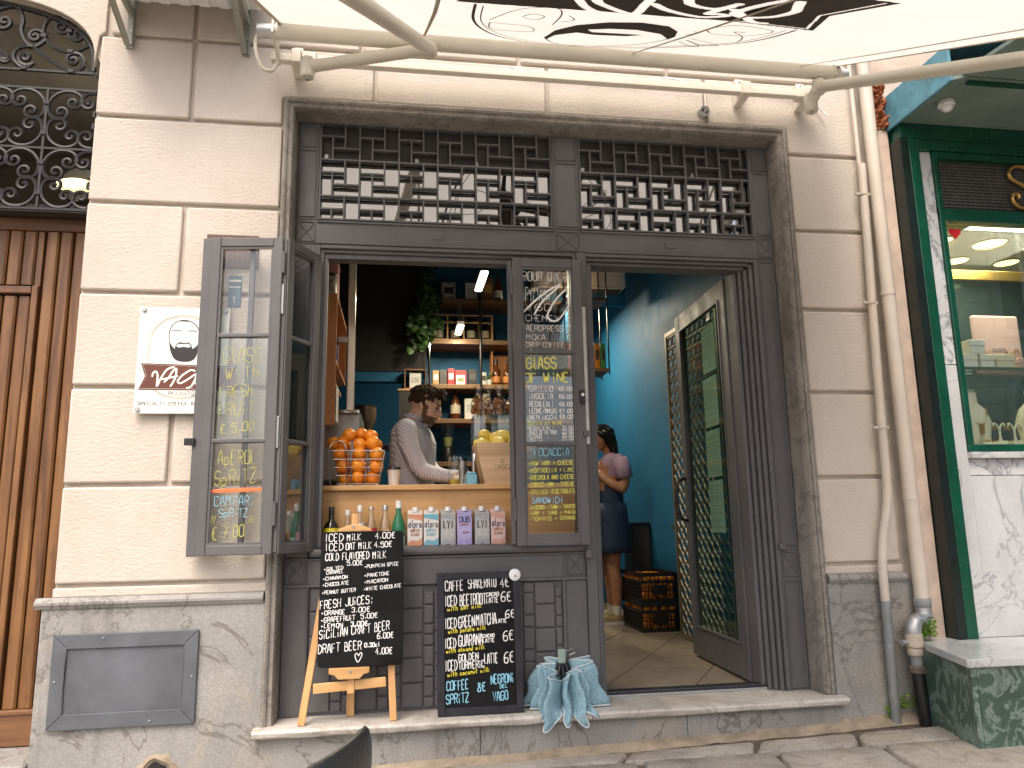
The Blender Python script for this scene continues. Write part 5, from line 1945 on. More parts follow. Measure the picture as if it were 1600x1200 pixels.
# vestibule behind the grille with a lit ceiling lamp
vest = thing('vestibule', 'dim grey hallway seen through the scrollwork grille', 'hallway', (-2.37, 1.2, -0.1), kind='structure')
VW = pm('hall_wall', (0.22, 0.205, 0.19), 0.9, 0.1, 2)
obj('back_wall', MB().box(-3.4, -1.40, 2.6, 2.7, -0.1, 4.0), VW, vest)
obj('side_wall', MB().box(-3.5, -3.401, 0.26, 2.7, -0.1, 4.0), VW, vest)
obj('side_wall', MB().box(-1.43, -1.40, 0.26, 2.599, -0.1, 4.0), VW, vest)
obj('vault', MB().prism([(-3.4, 3.55), (-3.0, 3.75), (-2.4, 3.85), (-1.8, 3.75), (-1.43, 3.55), (-1.43, 4.0), (-3.4, 4.0)], 0.26, 2.599), VW, vest)
lamp = thing('hall_lamp', 'glowing oval wall lamp behind the scrollwork grille', 'lamp', (-2.14, 1.55, 3.08))
obj('shade', MB().ell((-2.13, 1.55, 3.11), (0.125, 0.06, 0.045), 20, 10), emit('lamp_glow', (1.0, 0.86, 0.45), 0.55), lamp, smooth=True)
obj('back_plate', MB().lathe([(0.12, 1.60), (0.13, 1.62)], 20, (-2.13, 0, 3.14), axis='y'), DARKPANEL, lamp)
obj('mount', MB().box(-2.15, -2.11, 1.62, 2.599, 3.13, 3.17), DARKPANEL, lamp)
ll = bpy.data.lights.new('hall_light', 'POINT')
ll.energy = 3
ll.color = (1.0, 0.85, 0.6)
ll.shadow_soft_size = 0.1
lo = bpy.data.objects.new('hall_light', ll)
COL.objects.link(lo)
lo.parent = lamp
lo.location = (0.0, -0.18, 0.05)


# ================================================================== PIPES AND WEEDS
pipe = thing('drain_pipe', 'wide beige drainpipe running down to a taped elbow at the corner', 'pipe', (2.48, -0.06, -0.1))
obj('upper_pipe', MB().tube([(2.510, -0.058, 3.7), (2.509, -0.058, 2.0), (2.508, -0.058, 0.455)], 0.034, 14), PIPEP, pipe, smooth=True)
obj('coupling', MB().lathe([(0.036, 0.425), (0.040, 0.43), (0.040, 0.465), (0.036, 0.47)], 14, (2.508, -0.058, 0)), PIPEG, pipe, smooth=True)
obj('elbow', MB().tube(catmull([(2.508, -0.058, 0.43), (2.507, -0.060, 0.395), (2.492, -0.066, 0.375), (2.455, -0.082, 0.368), (2.425, -0.095, 0.355), (2.415, -0.098, 0.33), (2.415, -0.098, 0.31)], 4), 0.037, 14), GALV, pipe, smooth=True)
obj('elbow_band', MB().lathe([(0.039, -0.006), (0.041, 0.0), (0.039, 0.006)], 14).xf(Matrix.Translation((2.462, -0.080, 0.369)) @ Matrix.Rotation(R(90), 4, 'Y') @ Matrix.Rotation(R(18), 4, 'X')), PIPEG, pipe, smooth=True)
obj('valve_body', MB().lathe([(0.033, 0.215), (0.036, 0.22), (0.036, 0.245), (0.033, 0.25), (0.040, 0.255), (0.040, 0.305), (0.036, 0.318)], 14, (2.415, -0.098, 0)), pm('cream_valve', (0.42, 0.36, 0.28), 0.6, 0.25, 14, 0.2, 40), pipe, smooth=True)
v = obj('valve_stub', MB().tube([(2.385, -0.10, 0.275), (2.345, -0.105, 0.275)], [0.012, 0.014], 8), GALV, pipe, smooth=True)
obj('nipple', MB().lathe([(0.028, 0.17), (0.028, 0.214)], 12, (2.418, -0.098, 0)), PIPEG, pipe, smooth=True)
obj('ring_nut', MB().lathe([(0.034, 0.135), (0.042, 0.14), (0.042, 0.165), (0.036, 0.172)], 10, (2.418, -0.098, 0)), pm('rusty_nut', (0.11, 0.085, 0.07), 0.7, 0.3, 20), pipe)
obj('taped_pipe', MB().tube([(2.419, -0.098, 0.136), (2.424, -0.098, 0.02), (2.434, -0.100, -0.115)], [0.029, 0.031, 0.032], 14), BLACKTAPE, pipe, smooth=True)
for z in (2.0, 0.95):
    obj('clamp', MB().lathe([(0.037, z - 0.012), (0.037, z + 0.012)], 14, (2.5085, -0.058, 0)), PIPEP, pipe, smooth=True)

pp = thing('cable_pipe', 'thin beige pipe with a bend, turning grey near the street', 'pipe', (2.32, -0.05, -0.1))
obj('thin_conduit', MB().tube([(2.440, -0.040, 3.7), (2.436, -0.040, 2.70)], 0.011, 8), PIPEP, pp, smooth=True)
pth = catmull([(2.445, -0.048, 2.72), (2.428, -0.048, 2.2), (2.405, -0.048, 1.5), (2.398, -0.048, 1.1), (2.385, -0.048, 0.92), (2.345, -0.048, 0.76), (2.325, -0.048, 0.62), (2.322, -0.048, 0.50), (2.322, -0.048, 0.46)], 5)
obj('upper_pipe', MB().tube(pth, 0.021, 12), PIPEP, pp, smooth=True)
obj('lower_pipe', MB().tube([(2.322, -0.048, 0.461), (2.318, -0.048, 0.2), (2.312, -0.050, -0.11)], 0.0225, 12), PIPEG, pp, smooth=True)
for x, z in ((2.436, 2.55), (2.415, 1.95), (2.3985, 1.30)):
    c = obj('clip', MB().lathe([(0.024, z - 0.007), (0.0245, z), (0.024, z + 0.007)], 12, (x, -0.048, 0)), PIPEP, pp, smooth=True)
    obj('clip_ear', MB().box(x - 0.045, x - 0.024, -0.055, -0.040, z - 0.006, z + 0.006), PIPEP, c)
    obj('clip_ear', MB().box(x + 0.024, x + 0.036, -0.055, -0.040, z - 0.006, z + 0.006), PIPEP, c)

LEAF = leafmat('weed_leaf', (0.14, 0.27, 0.02))


def weed(x, y, z, r, n, label, seed, hang=False):
    rr = random.Random(seed)
    w = thing('weed', label, 'plant', (x, y, z), group='small weeds round the pipes')
    s = MB()
    st = MB()
    for k in range(n):
        a = rr.uniform(0, 2 * PI)
        d = rr.random() ** 0.6 * r
        h = rr.uniform(0.1, 0.75) * r * 1.5
        px, pz = d * math.cos(a), h + rr.uniform(-0.3, 0.3) * r
        py = -abs(d * math.sin(a)) * 0.8 - 0.01
        if k % 3 == 0:
            st.tube([(0, -0.003, 0), (px * 0.5, py * 0.6, pz * 0.6 + 0.004), (px, py, pz)], 0.0012, 4)
        sz = rr.uniform(0.5, 1.0) * 0.012
        ro = Matrix.Rotation(rr.uniform(0, 6.28), 3, 'Z') @ Matrix.Rotation(rr.uniform(-1, 1), 3, 'X')
        c = Vector((px, py, pz))
        lob = []
        for q in range(7):
            t = 2 * PI * q / 7
            rad = sz * (1.0 if q % 2 else 0.7)
            lob.append(c + ro @ Vector((rad * math.cos(t), rad * math.sin(t), 0.15 * rad * math.cos(3 * t))))
        s.add(lob, [tuple(range(7))])
    obj('leaves', s, LEAF, w, local=True, recalc=False, kind='stuff')
    obj('stems', st, LEAF, w, local=True, kind='stuff')


weed(2.475, -0.062, 0.285, 0.078, 150, 'bright green weed tuft under the pipe elbow', 1)
weed(2.475, -0.062, 0.245, 0.026, 24, 'tiny weed on the marble ledge corner', 2)
weed(2.365, -0.03, -0.03, 0.060, 34, 'weed growing between the two pipes at the ground', 3)
weed(2.47, -0.10, -0.125, 0.035, 20, 'small weed at the foot of the taped pipe', 4)
weed(2.295, -0.02, -0.06, 0.030, 14, 'small weed left of the grey pipe foot', 5)

# ================================================================== JEWELLER'S SHOP ON THE RIGHT
jew = thing('jewellery_shopfront', 'green framed marble jewellery shopfront with a lit display window', 'shopfront', (3.4, -0.05, -0.1))
obj('party_wall', MB().box(2.561, 2.640, -0.02, 0.6, 0.24, 2.945), PEACH, jew)
obj('party_wall_top', MB().box(2.561, 2.70, -0.015, 0.3, 2.946, 4.4), PEACH, jew)
obj('upper_wall', MB().box(2.701, 5.3, 0.0, 0.3, 2.973, 5.5), PEACH, jew)
s = MB()
rr = random.Random(4)
nu_, nv_ = 14, 44
for j in range(nv_ + 1):
    for i in range(nu_ + 1):
        x_, z_ = 2.548 + 0.083 * i / nu_, 2.94 + 0.32 * j / nv_
        q = noise.noise(Vector((x_ * 28, 1.0, z_ * 22))) + 0.6 * noise.noise(Vector((x_ * 70, 3.0, z_ * 60)))
        edge = min(i, nu_ - i + 6, j, nv_ - j) / 3.0
        s.v.append((x_ + 0.006 * rr.uniform(-1, 1), -0.022 - 0.045 * max(0, q + 0.45) * min(1, edge), z_))
for j in range(nv_):
    for i in range(nu_):
        if min(i, j, nv_ - 1 - j) < 2 and rr.random() < 0.35:
            continue
        a_ = j * (nu_ + 1) + i
        s.f.append((a_, a_ + 1, a_ + nu_ + 2, a_ + nu_ + 1))
        s.mi.append(0)
obj('broken_brick', s, BRICKHOLE, jew)
YJ = -0.075
obj('shaded_post_side', MB().box(2.645, 2.690, YJ - 0.030, 0.10, 0.276, 2.86), pm('shaded_green_paint', (0.006, 0.014, 0.012), 0.3, 0.3, 8), jew)  # green post's side in shadow, the shade put in as near-black colour
obj('green_post', MB().box(2.692, 2.752, YJ - 0.030, 0.10, 0.276, 2.86), GREENP, jew, bevel=0.004)
for z0, z1 in ((0.277, 1.62), (1.624, 2.80)):
    obj('marble_pilaster', MB().box(2.754, 2.838, YJ, 0.10, z0, z1), MARBLE if z0 < 1 else MARBLEV, jew, bevel=0.002)
obj('top_beam', MB().box(2.754, 5.2, YJ - 0.025, 0.10, 2.802, 2.86), GREENP, jew, bevel=0.004)
for z0, z1 in ((2.765, 2.800), (2.405, 2.475), (1.172, 1.210)):
    obj('window_rail', MB().box(2.840, 5.2, YJ - 0.012, 0.05, z0, z1), GREENP, jew, bevel=0.004)
obj('window_stile', MB().box(2.840, 2.872, YJ - 0.014, 0.05, 1.2105, 2.7645), GREENP, jew, bevel=0.004)
obj('window_pane', MB().box(2.873, 5.2, YJ + 0.03, YJ + 0.036, 1.211, 2.404), SHOPGLASS, jew)
# woven metal vent over the window
vent = obj('mesh_vent', MB().box(2.873, 5.2, YJ + 0.045, YJ + 0.05, 2.476, 2.764), pm('vent_back', (0.008, 0.008, 0.009), 0.8, 0.2, 9), jew)
VM = pm('vent_mesh', (0.12, 0.115, 0.105), 0.5, 0.2, 20, metal=0.4)
s = MB()
z = 2.484
while z < 2.764:
    s.box(2.873, 3.95, YJ + 0.030, YJ + 0.034, z, z + 0.0085)
    z += 0.0185
x = 2.880
while x < 3.95:
    s.box(x, x + 0.0085, YJ + 0.0345, YJ + 0.038, 2.476, 2.764)
    x += 0.0185
obj('mesh_wires', s, VM, vent, kind='stuff')
# gilded scroll letter on the vent
s = MB()
s.tube(catmull([(3.43, YJ + 0.01, 2.745), (3.36, YJ + 0.01, 2.752), (3.315, YJ + 0.01, 2.715), (3.325, YJ + 0.01, 2.675), (3.40, YJ + 0.01, 2.635), (3.45, YJ + 0.01, 2.585), (3.43, YJ + 0.01, 2.525), (3.36, YJ + 0.01, 2.505), (3.315, YJ + 0.01, 2.545), (3.325, YJ + 0.01, 2.585), (3.352, YJ + 0.01, 2.585), (3.355, YJ + 0.01, 2.560)], 5), 0.010, 8)
obj('gilded_letter', s, GOLD, jew, smooth=True)
for z0, z1, x0, x1, m in ((1.055, 1.136, 2.840, 5.2, MARBLEV), (0.277, 1.052, 2.840, 3.36, MARBLE), (0.277, 1.052, 3.363, 5.2, MARBLE)):
    obj('marble_panel', MB().box(x0, x1, YJ + 0.002, 0.10, z0, z1), m, jew, bevel=0.002)
obj('window_ledge', MB().box(2.835, 5.2, YJ - 0.030, 0.05, 1.138, 1.170), MARBLE, jew, bevel=0.004)
# step: marble slab on green marble blocks
led = thing('marble_ledge', 'white marble ledge on green marble blocks under the jewellery window', 'ledge', (3.0, -0.3, -0.1))
s = MB().prism([(2.455, 0.10), (2.455, -0.085), (2.325, -0.545), (5.2, -0.60), (5.2, 0.10)], 0.240, 0.275, 'z')
obj('slab', s, MARBLE, led, bevel=0.004)
s = MB().prism([(2.475, 0.05), (2.352, -0.525), (2.375, -0.528), (2.50, 0.05)], -0.20, 0.239, 'z')
obj('green_block', s, GREENMARBLE, led)
s = MB().prism([(2.377, -0.5285), (5.2, -0.575), (5.2, 0.0), (2.50, 0.0)], -0.20, 0.2385, 'z')
obj('green_block', s, GREENMARBLE, led)
# projecting canopy with a green soffit and peeling turquoise side board
can = thing('shop_canopy', 'projecting canopy with a green soffit and peeling turquoise edge over the jewellery shop', 'canopy', (3.6, -0.3, 2.95))
obj('soffit', MB().prism([(2.65, -0.003), (2.66, -0.50), (2.72, -0.53), (5.2, -0.53), (5.2, -0.003)], 2.952, 2.972, 'z'), GREENSOFF, can)
obj('soffit_seam', MB().box(2.74, 5.2, -0.51, -0.485, 2.938, 2.951), GREENP, can)
obj('soffit_trim', MB().box(2.655, 5.2, -0.100, -0.006, 2.862, 2.951), GREENP, can, bevel=0.004)
obj('side_board', MB().box(2.632, 2.649, -0.52, -0.004, 2.935, 3.13), TURQ, can, bevel=0.003)
obj('outer_soffit', MB().prism([(2.68, -0.535), (2.74, -0.95), (5.2, -0.95), (5.2, -0.535)], 2.955, 2.975, 'z'), GREENSOFF, can)
obj('top_sheet', MB().box(2.66, 5.2, -0.95, -0.004, 3.13, 3.15), TURQ, can)
cam_d = thing('security_camera', 'white dome camera under the green canopy soffit', 'camera', (2.765, -0.32, 2.90))
obj('base', MB().lathe([(0.036, 2.951), (0.040, 2.945), (0.040, 2.925), (0.036, 2.921)], 18, (2.765, -0.32, 0)), WHITEP, cam_d, smooth=True)
obj('dome', MB().ell((2.765, -0.322, 2.918), (0.030, 0.030, 0.026), 14, 8), WHITEP, cam_d, smooth=True)
s = MB()
hp = []
for k in range(24):
    t = 2 * PI * k / 24
    hp.append((16 * math.sin(t) ** 3, 13 * math.cos(t) - 5 * math.cos(2 * t) - 2 * math.cos(3 * t) - math.cos(4 * t)))
s.prism([(2.952 + a * 0.0022, 2.352 + b * 0.0022) for a, b in hp], YJ + 0.026, YJ + 0.0295)
obj('heart_sticker', s, pm('red_sticker', (0.55, 0.004, 0.008), 0.4, 0.05, 5), None, label='red heart sticker in the top corner of the jewellery window', cat='sticker')

# display case behind the glass
case = thing('display_case', 'cream lined display case behind the jewellery window', 'display case', (3.9, 0.2, 1.2))
CRM = pm('display_cream', (0.62, 0.58, 0.44), 0.7, 0.06, 4)
obj('floor_panel', MB().box(2.86, 5.2, YJ + 0.06, 0.75, 1.190, 1.215), CRM, case)
obj('ceiling_panel', MB().box(2.86, 5.2, YJ + 0.06, 0.75, 2.41, 2.43), CRM, case)
obj('back_panel', MB().box(2.86, 5.2, 0.75, 0.77, 1.2155, 2.4095), pm('display_back', (0.10, 0.15, 0.14), 0.12, 0.1, 3, metal=0.6), case)
obj('side_panel', MB().box(2.842, 2.858, 0.051, 0.75, 1.216, 2.409), CRM, case)
obj('brass_rail', MB().box(2.875, 5.2, 0.30, 0.33, 2.215, 2.275), BRASS, case, bevel=0.004)
obj('brass_post', MB().box(2.89, 2.925, 0.06, 0.10, 1.2155, 2.21), BRASS, case)
obj('glass_shelf', MB().box(2.875, 5.2, 0.05, 0.50, 1.628, 1.636), CLEAR, case)
obj('shelf_edge', MB().box(2.93, 5.2, 0.043, 0.049, 1.626, 1.638), pm('glass_edge', (0.08, 0.16, 0.13), 0.2, 0.1, 5), case)
GLOWS = emit('display_light', (1.0, 0.92, 0.48), 1.0)
for k, (x, y, r) in enumerate(((3.065, 0.18, 0.050), (3.385, 0.21, 0.088), (3.72, 0.21, 0.088), (3.40, 0.50, 0.07), (3.75, 0.50, 0.07))):
    t = thing('recessed_light', ['small round ceiling light by the heart sticker', 'large round ceiling light right of the heart sticker', 'round display ceiling light farthest along the window', 'inner round ceiling light behind the brass rail', 'inner round ceiling light at the far end of the case'][k], 'light', (x, y, 2.40), group='round lights in the display ceiling')
    obj('diffuser', MB().lathe([(r, 2.4085), (r * 0.96, 2.402), (0.0, 2.401)], 24, (x, y, 0), cap=False), GLOWS, t)
    obj('rim', MB().tube([(x + (r + 0.006) * math.cos(a), y + (r + 0.006) * math.sin(a), 2.404) for a in [2 * PI * i / 24 for i in range(24)]], 0.005, 6, closed=True), BRASS, t)
IVORY = pm('ivory_velvet', (0.66, 0.60, 0.46), 0.8, 0.06, 8)
PINKV = pm('pink_velvet', (0.52, 0.36, 0.33), 0.8, 0.08, 8)
TEALV = pm('mint_velvet', (0.33, 0.45, 0.42), 0.8, 0.08, 8)


def bust(x, y, z, sc, label, m=IVORY):
    t = thing('necklace_bust', label, 'display bust', (x, y, z), group='necklace busts in the jewellery window')
    prof = [(0.075, 0.0), (0.085, 0.01), (0.080, 0.06), (0.095, 0.13), (0.070, 0.19), (0.032, 0.225), (0.030, 0.27), (0.034, 0.28)]
    s = MB().lathe([(a * sc, b * sc) for a, b in prof], 18)
    s.v = [(a, b * 0.5, c) for a, b, c in s.v]
    obj('form', s, m, t, local=True, smooth=True)
    ch_ = [(0.055 * sc * math.cos(a), -0.045 * sc - 0.006, (0.155 + 0.085 * math.sin(a) - 0.02) * sc) for a in [PI + PI * i / 10 for i in range(11)]]
    obj('necklace', MB().tube([(a, b + 0.02 * sc * abs(a) / (0.055 * sc), c + 0.06 * sc) for a, b, c in ch_], 0.004 * sc, 5), GOLD, t, local=True, smooth=True)
    obj('pendant', MB().box(-0.010 * sc, 0.010 * sc, -0.056 * sc, -0.046 * sc, 0.06 * sc, 0.11 * sc), GOLD, t, local=True)


bust(3.06, 0.12, 1.2158, 1.05, 'cream necklace bust with gold pendant on the display floor')
bust(2.945, 0.20, 1.6365, 1.0, 'cream necklace bust beside the brass post on the glass shelf')


def jbox(x, y, z, w, d, h, m, label, lid=False):
    t = thing('gift_box', label, 'box', (x, y, z), group='small boxes in the jewellery window')
    obj('tray', MB().box(-w / 2, w / 2, -d / 2, d / 2, 0.0005, h * 0.55), m, t, local=True, bevel=0.003)
    obj('lid', MB().box(-w / 2 - 0.002, w / 2 + 0.002, -d / 2 - 0.002, d / 2 + 0.002, h * 0.553, h), m, t, local=True, bevel=0.003)


WB = pm('box_white', (0.70, 0.67, 0.60), 0.6, 0.05, 8)
jbox(3.04, 0.10, 1.6365, 0.085, 0.08, 0.075, WB, 'pale box at the left of the glass shelf row')
jbox(3.14, 0.10, 1.6365, 0.085, 0.08, 0.075, WB, 'pale box in the middle of the glass shelf row')
jbox(3.25, 0.10, 1.6365, 0.11, 0.08, 0.075, IVORY, 'wide ivory box at the end of the glass shelf row')
jbox(3.09, 0.10, 1.712, 0.090, 0.08, 0.080, WB, 'pale box stacked on top of the glass shelf row')
jbox(3.42, 0.12, 1.6365, 0.14, 0.10, 0.06, PINKV, 'flat pink velvet box on the glass shelf')
jbox(2.955, 0.11, 1.2158, 0.07, 0.07, 0.05, TEALV, 'small mint box in the display floor corner')
for k, (x, lb) in enumerate(((3.19, 'gold earring stand next to the cream bust'), (3.28, 'second gold earring stand from the cream bust'), (3.40, 'third gold earring stand from the cream bust'))):
    t = thing('earring_stand', lb, 'stand', (x, 0.10, 1.2158), group='earring stands on the display floor')
    obj('base', MB().box(-0.028, 0.028, -0.02, 0.02, 0.0005, 0.03), IVORY, t, local=True, bevel=0.003)
    obj('stem', MB().lathe([(0.010, 0.0305), (0.006, 0.05), (0.006, 0.09)], 10), IVORY, t, local=True, smooth=True)
    for s_ in (-1, 1):
        obj('arm', MB().tube(catmull([(0, 0, 0.088), (s_ * 0.014, 0, 0.115), (s_ * 0.030, 0, 0.125), (s_ * 0.034, 0, 0.110)], 3), 0.005, 6), IVORY, t, local=True, smooth=True)
        obj('earring', MB().tube([(s_ * 0.034 + 0.008 * math.cos(a), -0.004, 0.098 + 0.010 * math.sin(a)) for a in [2 * PI * i / 10 for i in range(10)]], 0.0022, 5, closed=True), GOLD, t, local=True)
cu = thing('velvet_cushion', 'tall pink velvet backdrop panel leaning on the glass shelf', 'panel', (3.42, 0.28, 1.6365))
obj('pad', MB().box(-0.15, 0.15, 0.0, 0.03, 0.0005, 0.36), PINKV, cu, local=True, bevel=0.015, segs=3)
for k in range(6):
    obj('bracelet', MB().tube([(-0.10 + 0.04 * k + 0.022 * math.cos(a), -0.006, 0.10 + 0.03 * (k % 2) + 0.03 * math.sin(a)) for a in [2 * PI * i / 14 for i in range(14)]], 0.003, 5, closed=True), GOLD, cu, local=True)
bust(3.52, 0.22, 1.2158, 1.15, 'tall cream necklace bust at the far end of the display floor')
bust(3.30, 0.42, 1.2158, 1.3, 'mint necklace bust standing at the back of the display floor', TEALV)
jbox(3.10, 0.30, 1.2158, 0.12, 0.09, 0.07, PINKV, 'pink box behind the cream bust on the display floor')
jbox(3.62, 0.10, 1.2158, 0.10, 0.08, 0.05, WB, 'pale box at the far end of the display floor')
jbox(3.24, 0.12, 1.712, 0.070, 0.06, 0.045, PINKV, 'small pink box stacked on the wide ivory box')
for k, (x_, lb_) in enumerate(((3.05, 'gold ring tray lying before the cream bust'), (3.34, 'gold ring tray lying between the earring stands'))):
    rt_ = thing('ring_tray', lb_, 'tray', (x_, 0.035, 1.2158), group='ring trays on the display floor')
    obj('pad', MB().box(-0.05, 0.05, -0.03, 0.03, 0.0005, 0.014), IVORY, rt_, local=True, bevel=0.003)
    for q in range(5):
        obj('ring', MB().tube([(-0.04 + 0.02 * q + 0.007 * math.cos(a), -0.005, 0.022 + 0.008 * math.sin(a)) for a in [2 * PI * i / 10 for i in range(10)]], 0.002, 5, closed=True), GOLD, rt_, local=True)
il = bpy.data.lights.new('display_lamp', 'AREA')
il.energy = 14
il.size = 0.6
il.color = (1.0, 0.90, 0.68)
io = bpy.data.objects.new('display_lamp', il)
COL.objects.link(io)
io.parent = case
io.location = Vector((3.35, 0.22, 2.395)) - worg(case)


# ================================================================== CAFE INTERIOR
room = thing('shop_interior', 'deep blue painted interior of the cafe', 'room', (0.7, 2.4, 0.0), kind='structure')
obj('wall_right', MB().box(2.10, 2.2, 0.242, 4.7, 0.0, 3.7), BLUEWALL, room)
obj('wall_back', MB().box(-0.80, 2.0995, 4.6, 4.7, 0.0, 3.7), BLUEWALL, room)
obj('wall_left', MB().box(-0.80, -0.64, 0.242, 4.599, 0.0, 3.7), BLACKWALL, room)
obj('ceiling', MB().box(-0.639, 2.0995, 0.242, 4.599, 3.60, 3.70), GREYCEIL, room)
obj('shelf_wall', MB().box(0.215, 1.48, 2.64, 2.74, 0.041, 2.70), BLUEWALL, room)
obj('beam', MB().box(0.215, 1.95, 2.64, 2.70, 2.701, 3.2), BLUEWALL, room)
obj('dark_bulkhead', MB().box(-0.639, 0.214, 2.46, 2.56, 2.06, 3.599), BLACKWALL, room)
obj('bulkhead_side', MB().box(0.200, 0.2145, 2.561, 2.78, 2.06, 3.599), BLACKWALL, room)
obj('doorway_lintel', MB().box(-0.639, 0.10, 2.47, 2.57, 1.98, 2.059), BLUEWALL, room)
obj('doorway_jamb', MB().box(0.02, 0.214, 2.47, 2.639, 0.041, 1.979), BLUEWALL, room)
FLOORT = stone_mat('brown_floor_tile', (0.24, 0.195, 0.15), (0.34, 0.29, 0.23), (0.16, 0.125, 0.09), 2.5, 0.32, patch=(0.19, 0.15, 0.11), vstr=0.5, dirt=0.3, fine=30, bmp=0.04, width=0.03)
fl = obj('floor', MB().box(-0.64, 2.10, 0.231, 4.6, -0.02, 0.034), pm('grout', (0.10, 0.075, 0.05), 0.9, 0.2, 10), None, kind='structure')
tsz = 0.60
for i in range(6):
    for j in range(8):
        # tiles are laid at an angle to the front
        pass
ca, sa = math.cos(R(-32)), math.sin(R(-32))


def clip_poly(poly, a, b, c):
    out = []
    for i in range(len(poly)):
        p, q = poly[i], poly[(i + 1) % len(poly)]
        dp, dq = a * p[0] + b * p[1] - c, a * q[0] + b * q[1] - c
        if dp >= 0:
            out.append(p)
        if dp * dq < 0:
            t = dp / (dp - dq)
            out.append((p[0] + (q[0] - p[0]) * t, p[1] + (q[1] - p[1]) * t))
    return out


for i in range(-8, 9):
    for j in range(-8, 9):
        g = 0.003
        sq = [(i * 0.42 + g, j * 0.42 + g), (i * 0.42 + 0.42 - g, j * 0.42 + g), (i * 0.42 + 0.42 - g, j * 0.42 + 0.42 - g), (i * 0.42 + g, j * 0.42 + 0.42 - g)]
        sq = [(1.35 + x * ca - y * sa, 0.9 + x * sa + y * ca) for x, y in sq]
        for cpl in ((1, 0, 0.75), (-1, 0, -2.098), (0, 1, 0.232), (0, -1, -3.6)):
            sq = clip_poly(sq, *cpl)
            if len(sq) < 3:
                break
        if len(sq) >= 3:
            obj('tile', MB().prism(sq, 0.030, 0.040, 'z'), FLOORT, fl)

# ------------------------------------------------------------------ open glazed door and folded gate
dr = thing('shop_door', 'grey glazed shop door standing open into the cafe with notices on it', 'door', (1.800, 0.275, 0.055), rotz=math.atan2(0.85, 0.040))
DW, DH, DT = 0.85, 2.115, 0.042
for a, b in ((0.0, 0.085), (DW - 0.085, DW)):
    obj('stile', MB().box(a, b, 0, DT, 0, DH), IRON, dr, local=True, bevel=0.004)
obj('bottom_rail', MB().box(0.0855, DW - 0.0855, 0.001, DT - 0.001, 0, 0.165), IRON, dr, local=True, bevel=0.004)
obj('top_rail', MB().box(0.0855, DW - 0.0855, 0.001, DT - 0.001, DH - 0.10, DH), IRON, dr, local=True, bevel=0.004)
s = MB()
for x in (0.086, DW - 0.098):
    s.box(x, x + 0.012, 0.030, 0.048, 0.166, DH - 0.101)
s.box(0.0985, DW - 0.0985, 0.030, 0.048, 0.166, 0.178)
s.box(0.0985, DW - 0.0985, 0.030, 0.048, DH - 0.113, DH - 0.101)
obj('glazing_bead', s, IRON, dr, local=True)
obj('pane', MB().box(0.086, DW - 0.086, 0.018, 0.023, 0.166, DH - 0.101), DARKGLASS, dr, local=True)
# visible face looks towards -x, i.e. the door's +y side after rotation
for k, (a, b, z0, z1) in enumerate(((0.235, 0.445, 1.655, 1.925), (0.245, 0.465, 1.335, 1.625), (0.255, 0.475, 1.045, 1.315), (0.255, 0.475, 0.730, 1.025))):
    p = obj('notice', MB().box(a, b, 0.0165, 0.0172, z0, z1), PAPER, dr, local=True)
    s = MB()
    FRD = (Vector((b, 0.0173, z0)), Vector((-1, 0, 0)), Vector((0, 0, 1)), Vector((0, 1, 0)))
    rr = random.Random(k)
    zz = z1 - z0 - 0.03
    while zz > 0.02:
        w_ = (b - a) * rr.uniform(0.55, 0.88)
        ribbon(s, [(0.012, zz), (0.012 + w_, zz)], 0.004, FRD, 0.0002)
        zz -= rr.choice((0.011, 0.011, 0.02))
    obj('print', s, pm('faded_print', (0.25, 0.26, 0.26), 0.9, 0.1, 20), p, local=True, recalc=False, kind='stuff')
for sy in (0.058, ):
    obj('handle', MB().tube(catmull([(DW - 0.05, 0.042, 0.80), (DW - 0.05, sy + 0.035, 0.82), (DW - 0.05, sy + 0.05, 0.93), (DW - 0.05, sy + 0.035, 1.04), (DW - 0.05, 0.042, 1.06)], 4), 0.010, 8), BLACKPL, dr, local=True, smooth=True)
for z in (0.10, 1.0, 1.92):
    obj('hinge', MB().lathe([(0.010, z), (0.010, z + 0.10)], 8, (-0.012, 0.006, 0)), IRON, dr, local=True, smooth=True)
obj('sticker', MB().box(0.27, 0.32, 0.0245, 0.0252, 1.955, 1.998), WHITEP, dr, local=True)

gate = thing('folding_gate', 'brass-coloured wavy grille gate folded back against the blue wall', 'gate', (1.985, 1.80, 0.045), rotz=math.atan2(-0.90, 0.02))
GATE = pm('bronze_gate', (0.25, 0.205, 0.14), 0.45, 0.25, 12, metal=0.5)
GW, GH = 0.88, 2.19
for a, b in ((0, 0.022), (GW - 0.022, GW)):
    obj('stile', MB().box(a, b, -0.011, 0.011, 0, GH), GATE, gate, local=True)
for a, b in ((0, 0.030), (GH - 0.03, GH)):
    obj('rail', MB().box(0.0225, GW - 0.0225, -0.0105, 0.0105, a, b), GATE, gate, local=True)
obj('gate_latch', MB().box(-0.07, -0.002, -0.012, 0.012, 0.74, 0.78), STEEL, gate, local=True)
zz = 0.03
nb_ = 0
prev = None
while zz < GH - 0.05:
    zz += 0.0815
    nb_ += 1
    if prev is None:
        prev = obj('cross_bar', MB().box(0.0225, GW - 0.0225, -0.005, 0.005, -0.003, 0.003), GATE, gate, local=True)
        prev.location = (0, 0, zz)
    else:
        inst('cross_bar', prev, gate, (0, 0, zz))
cache = None
k = 0
x = 0.075
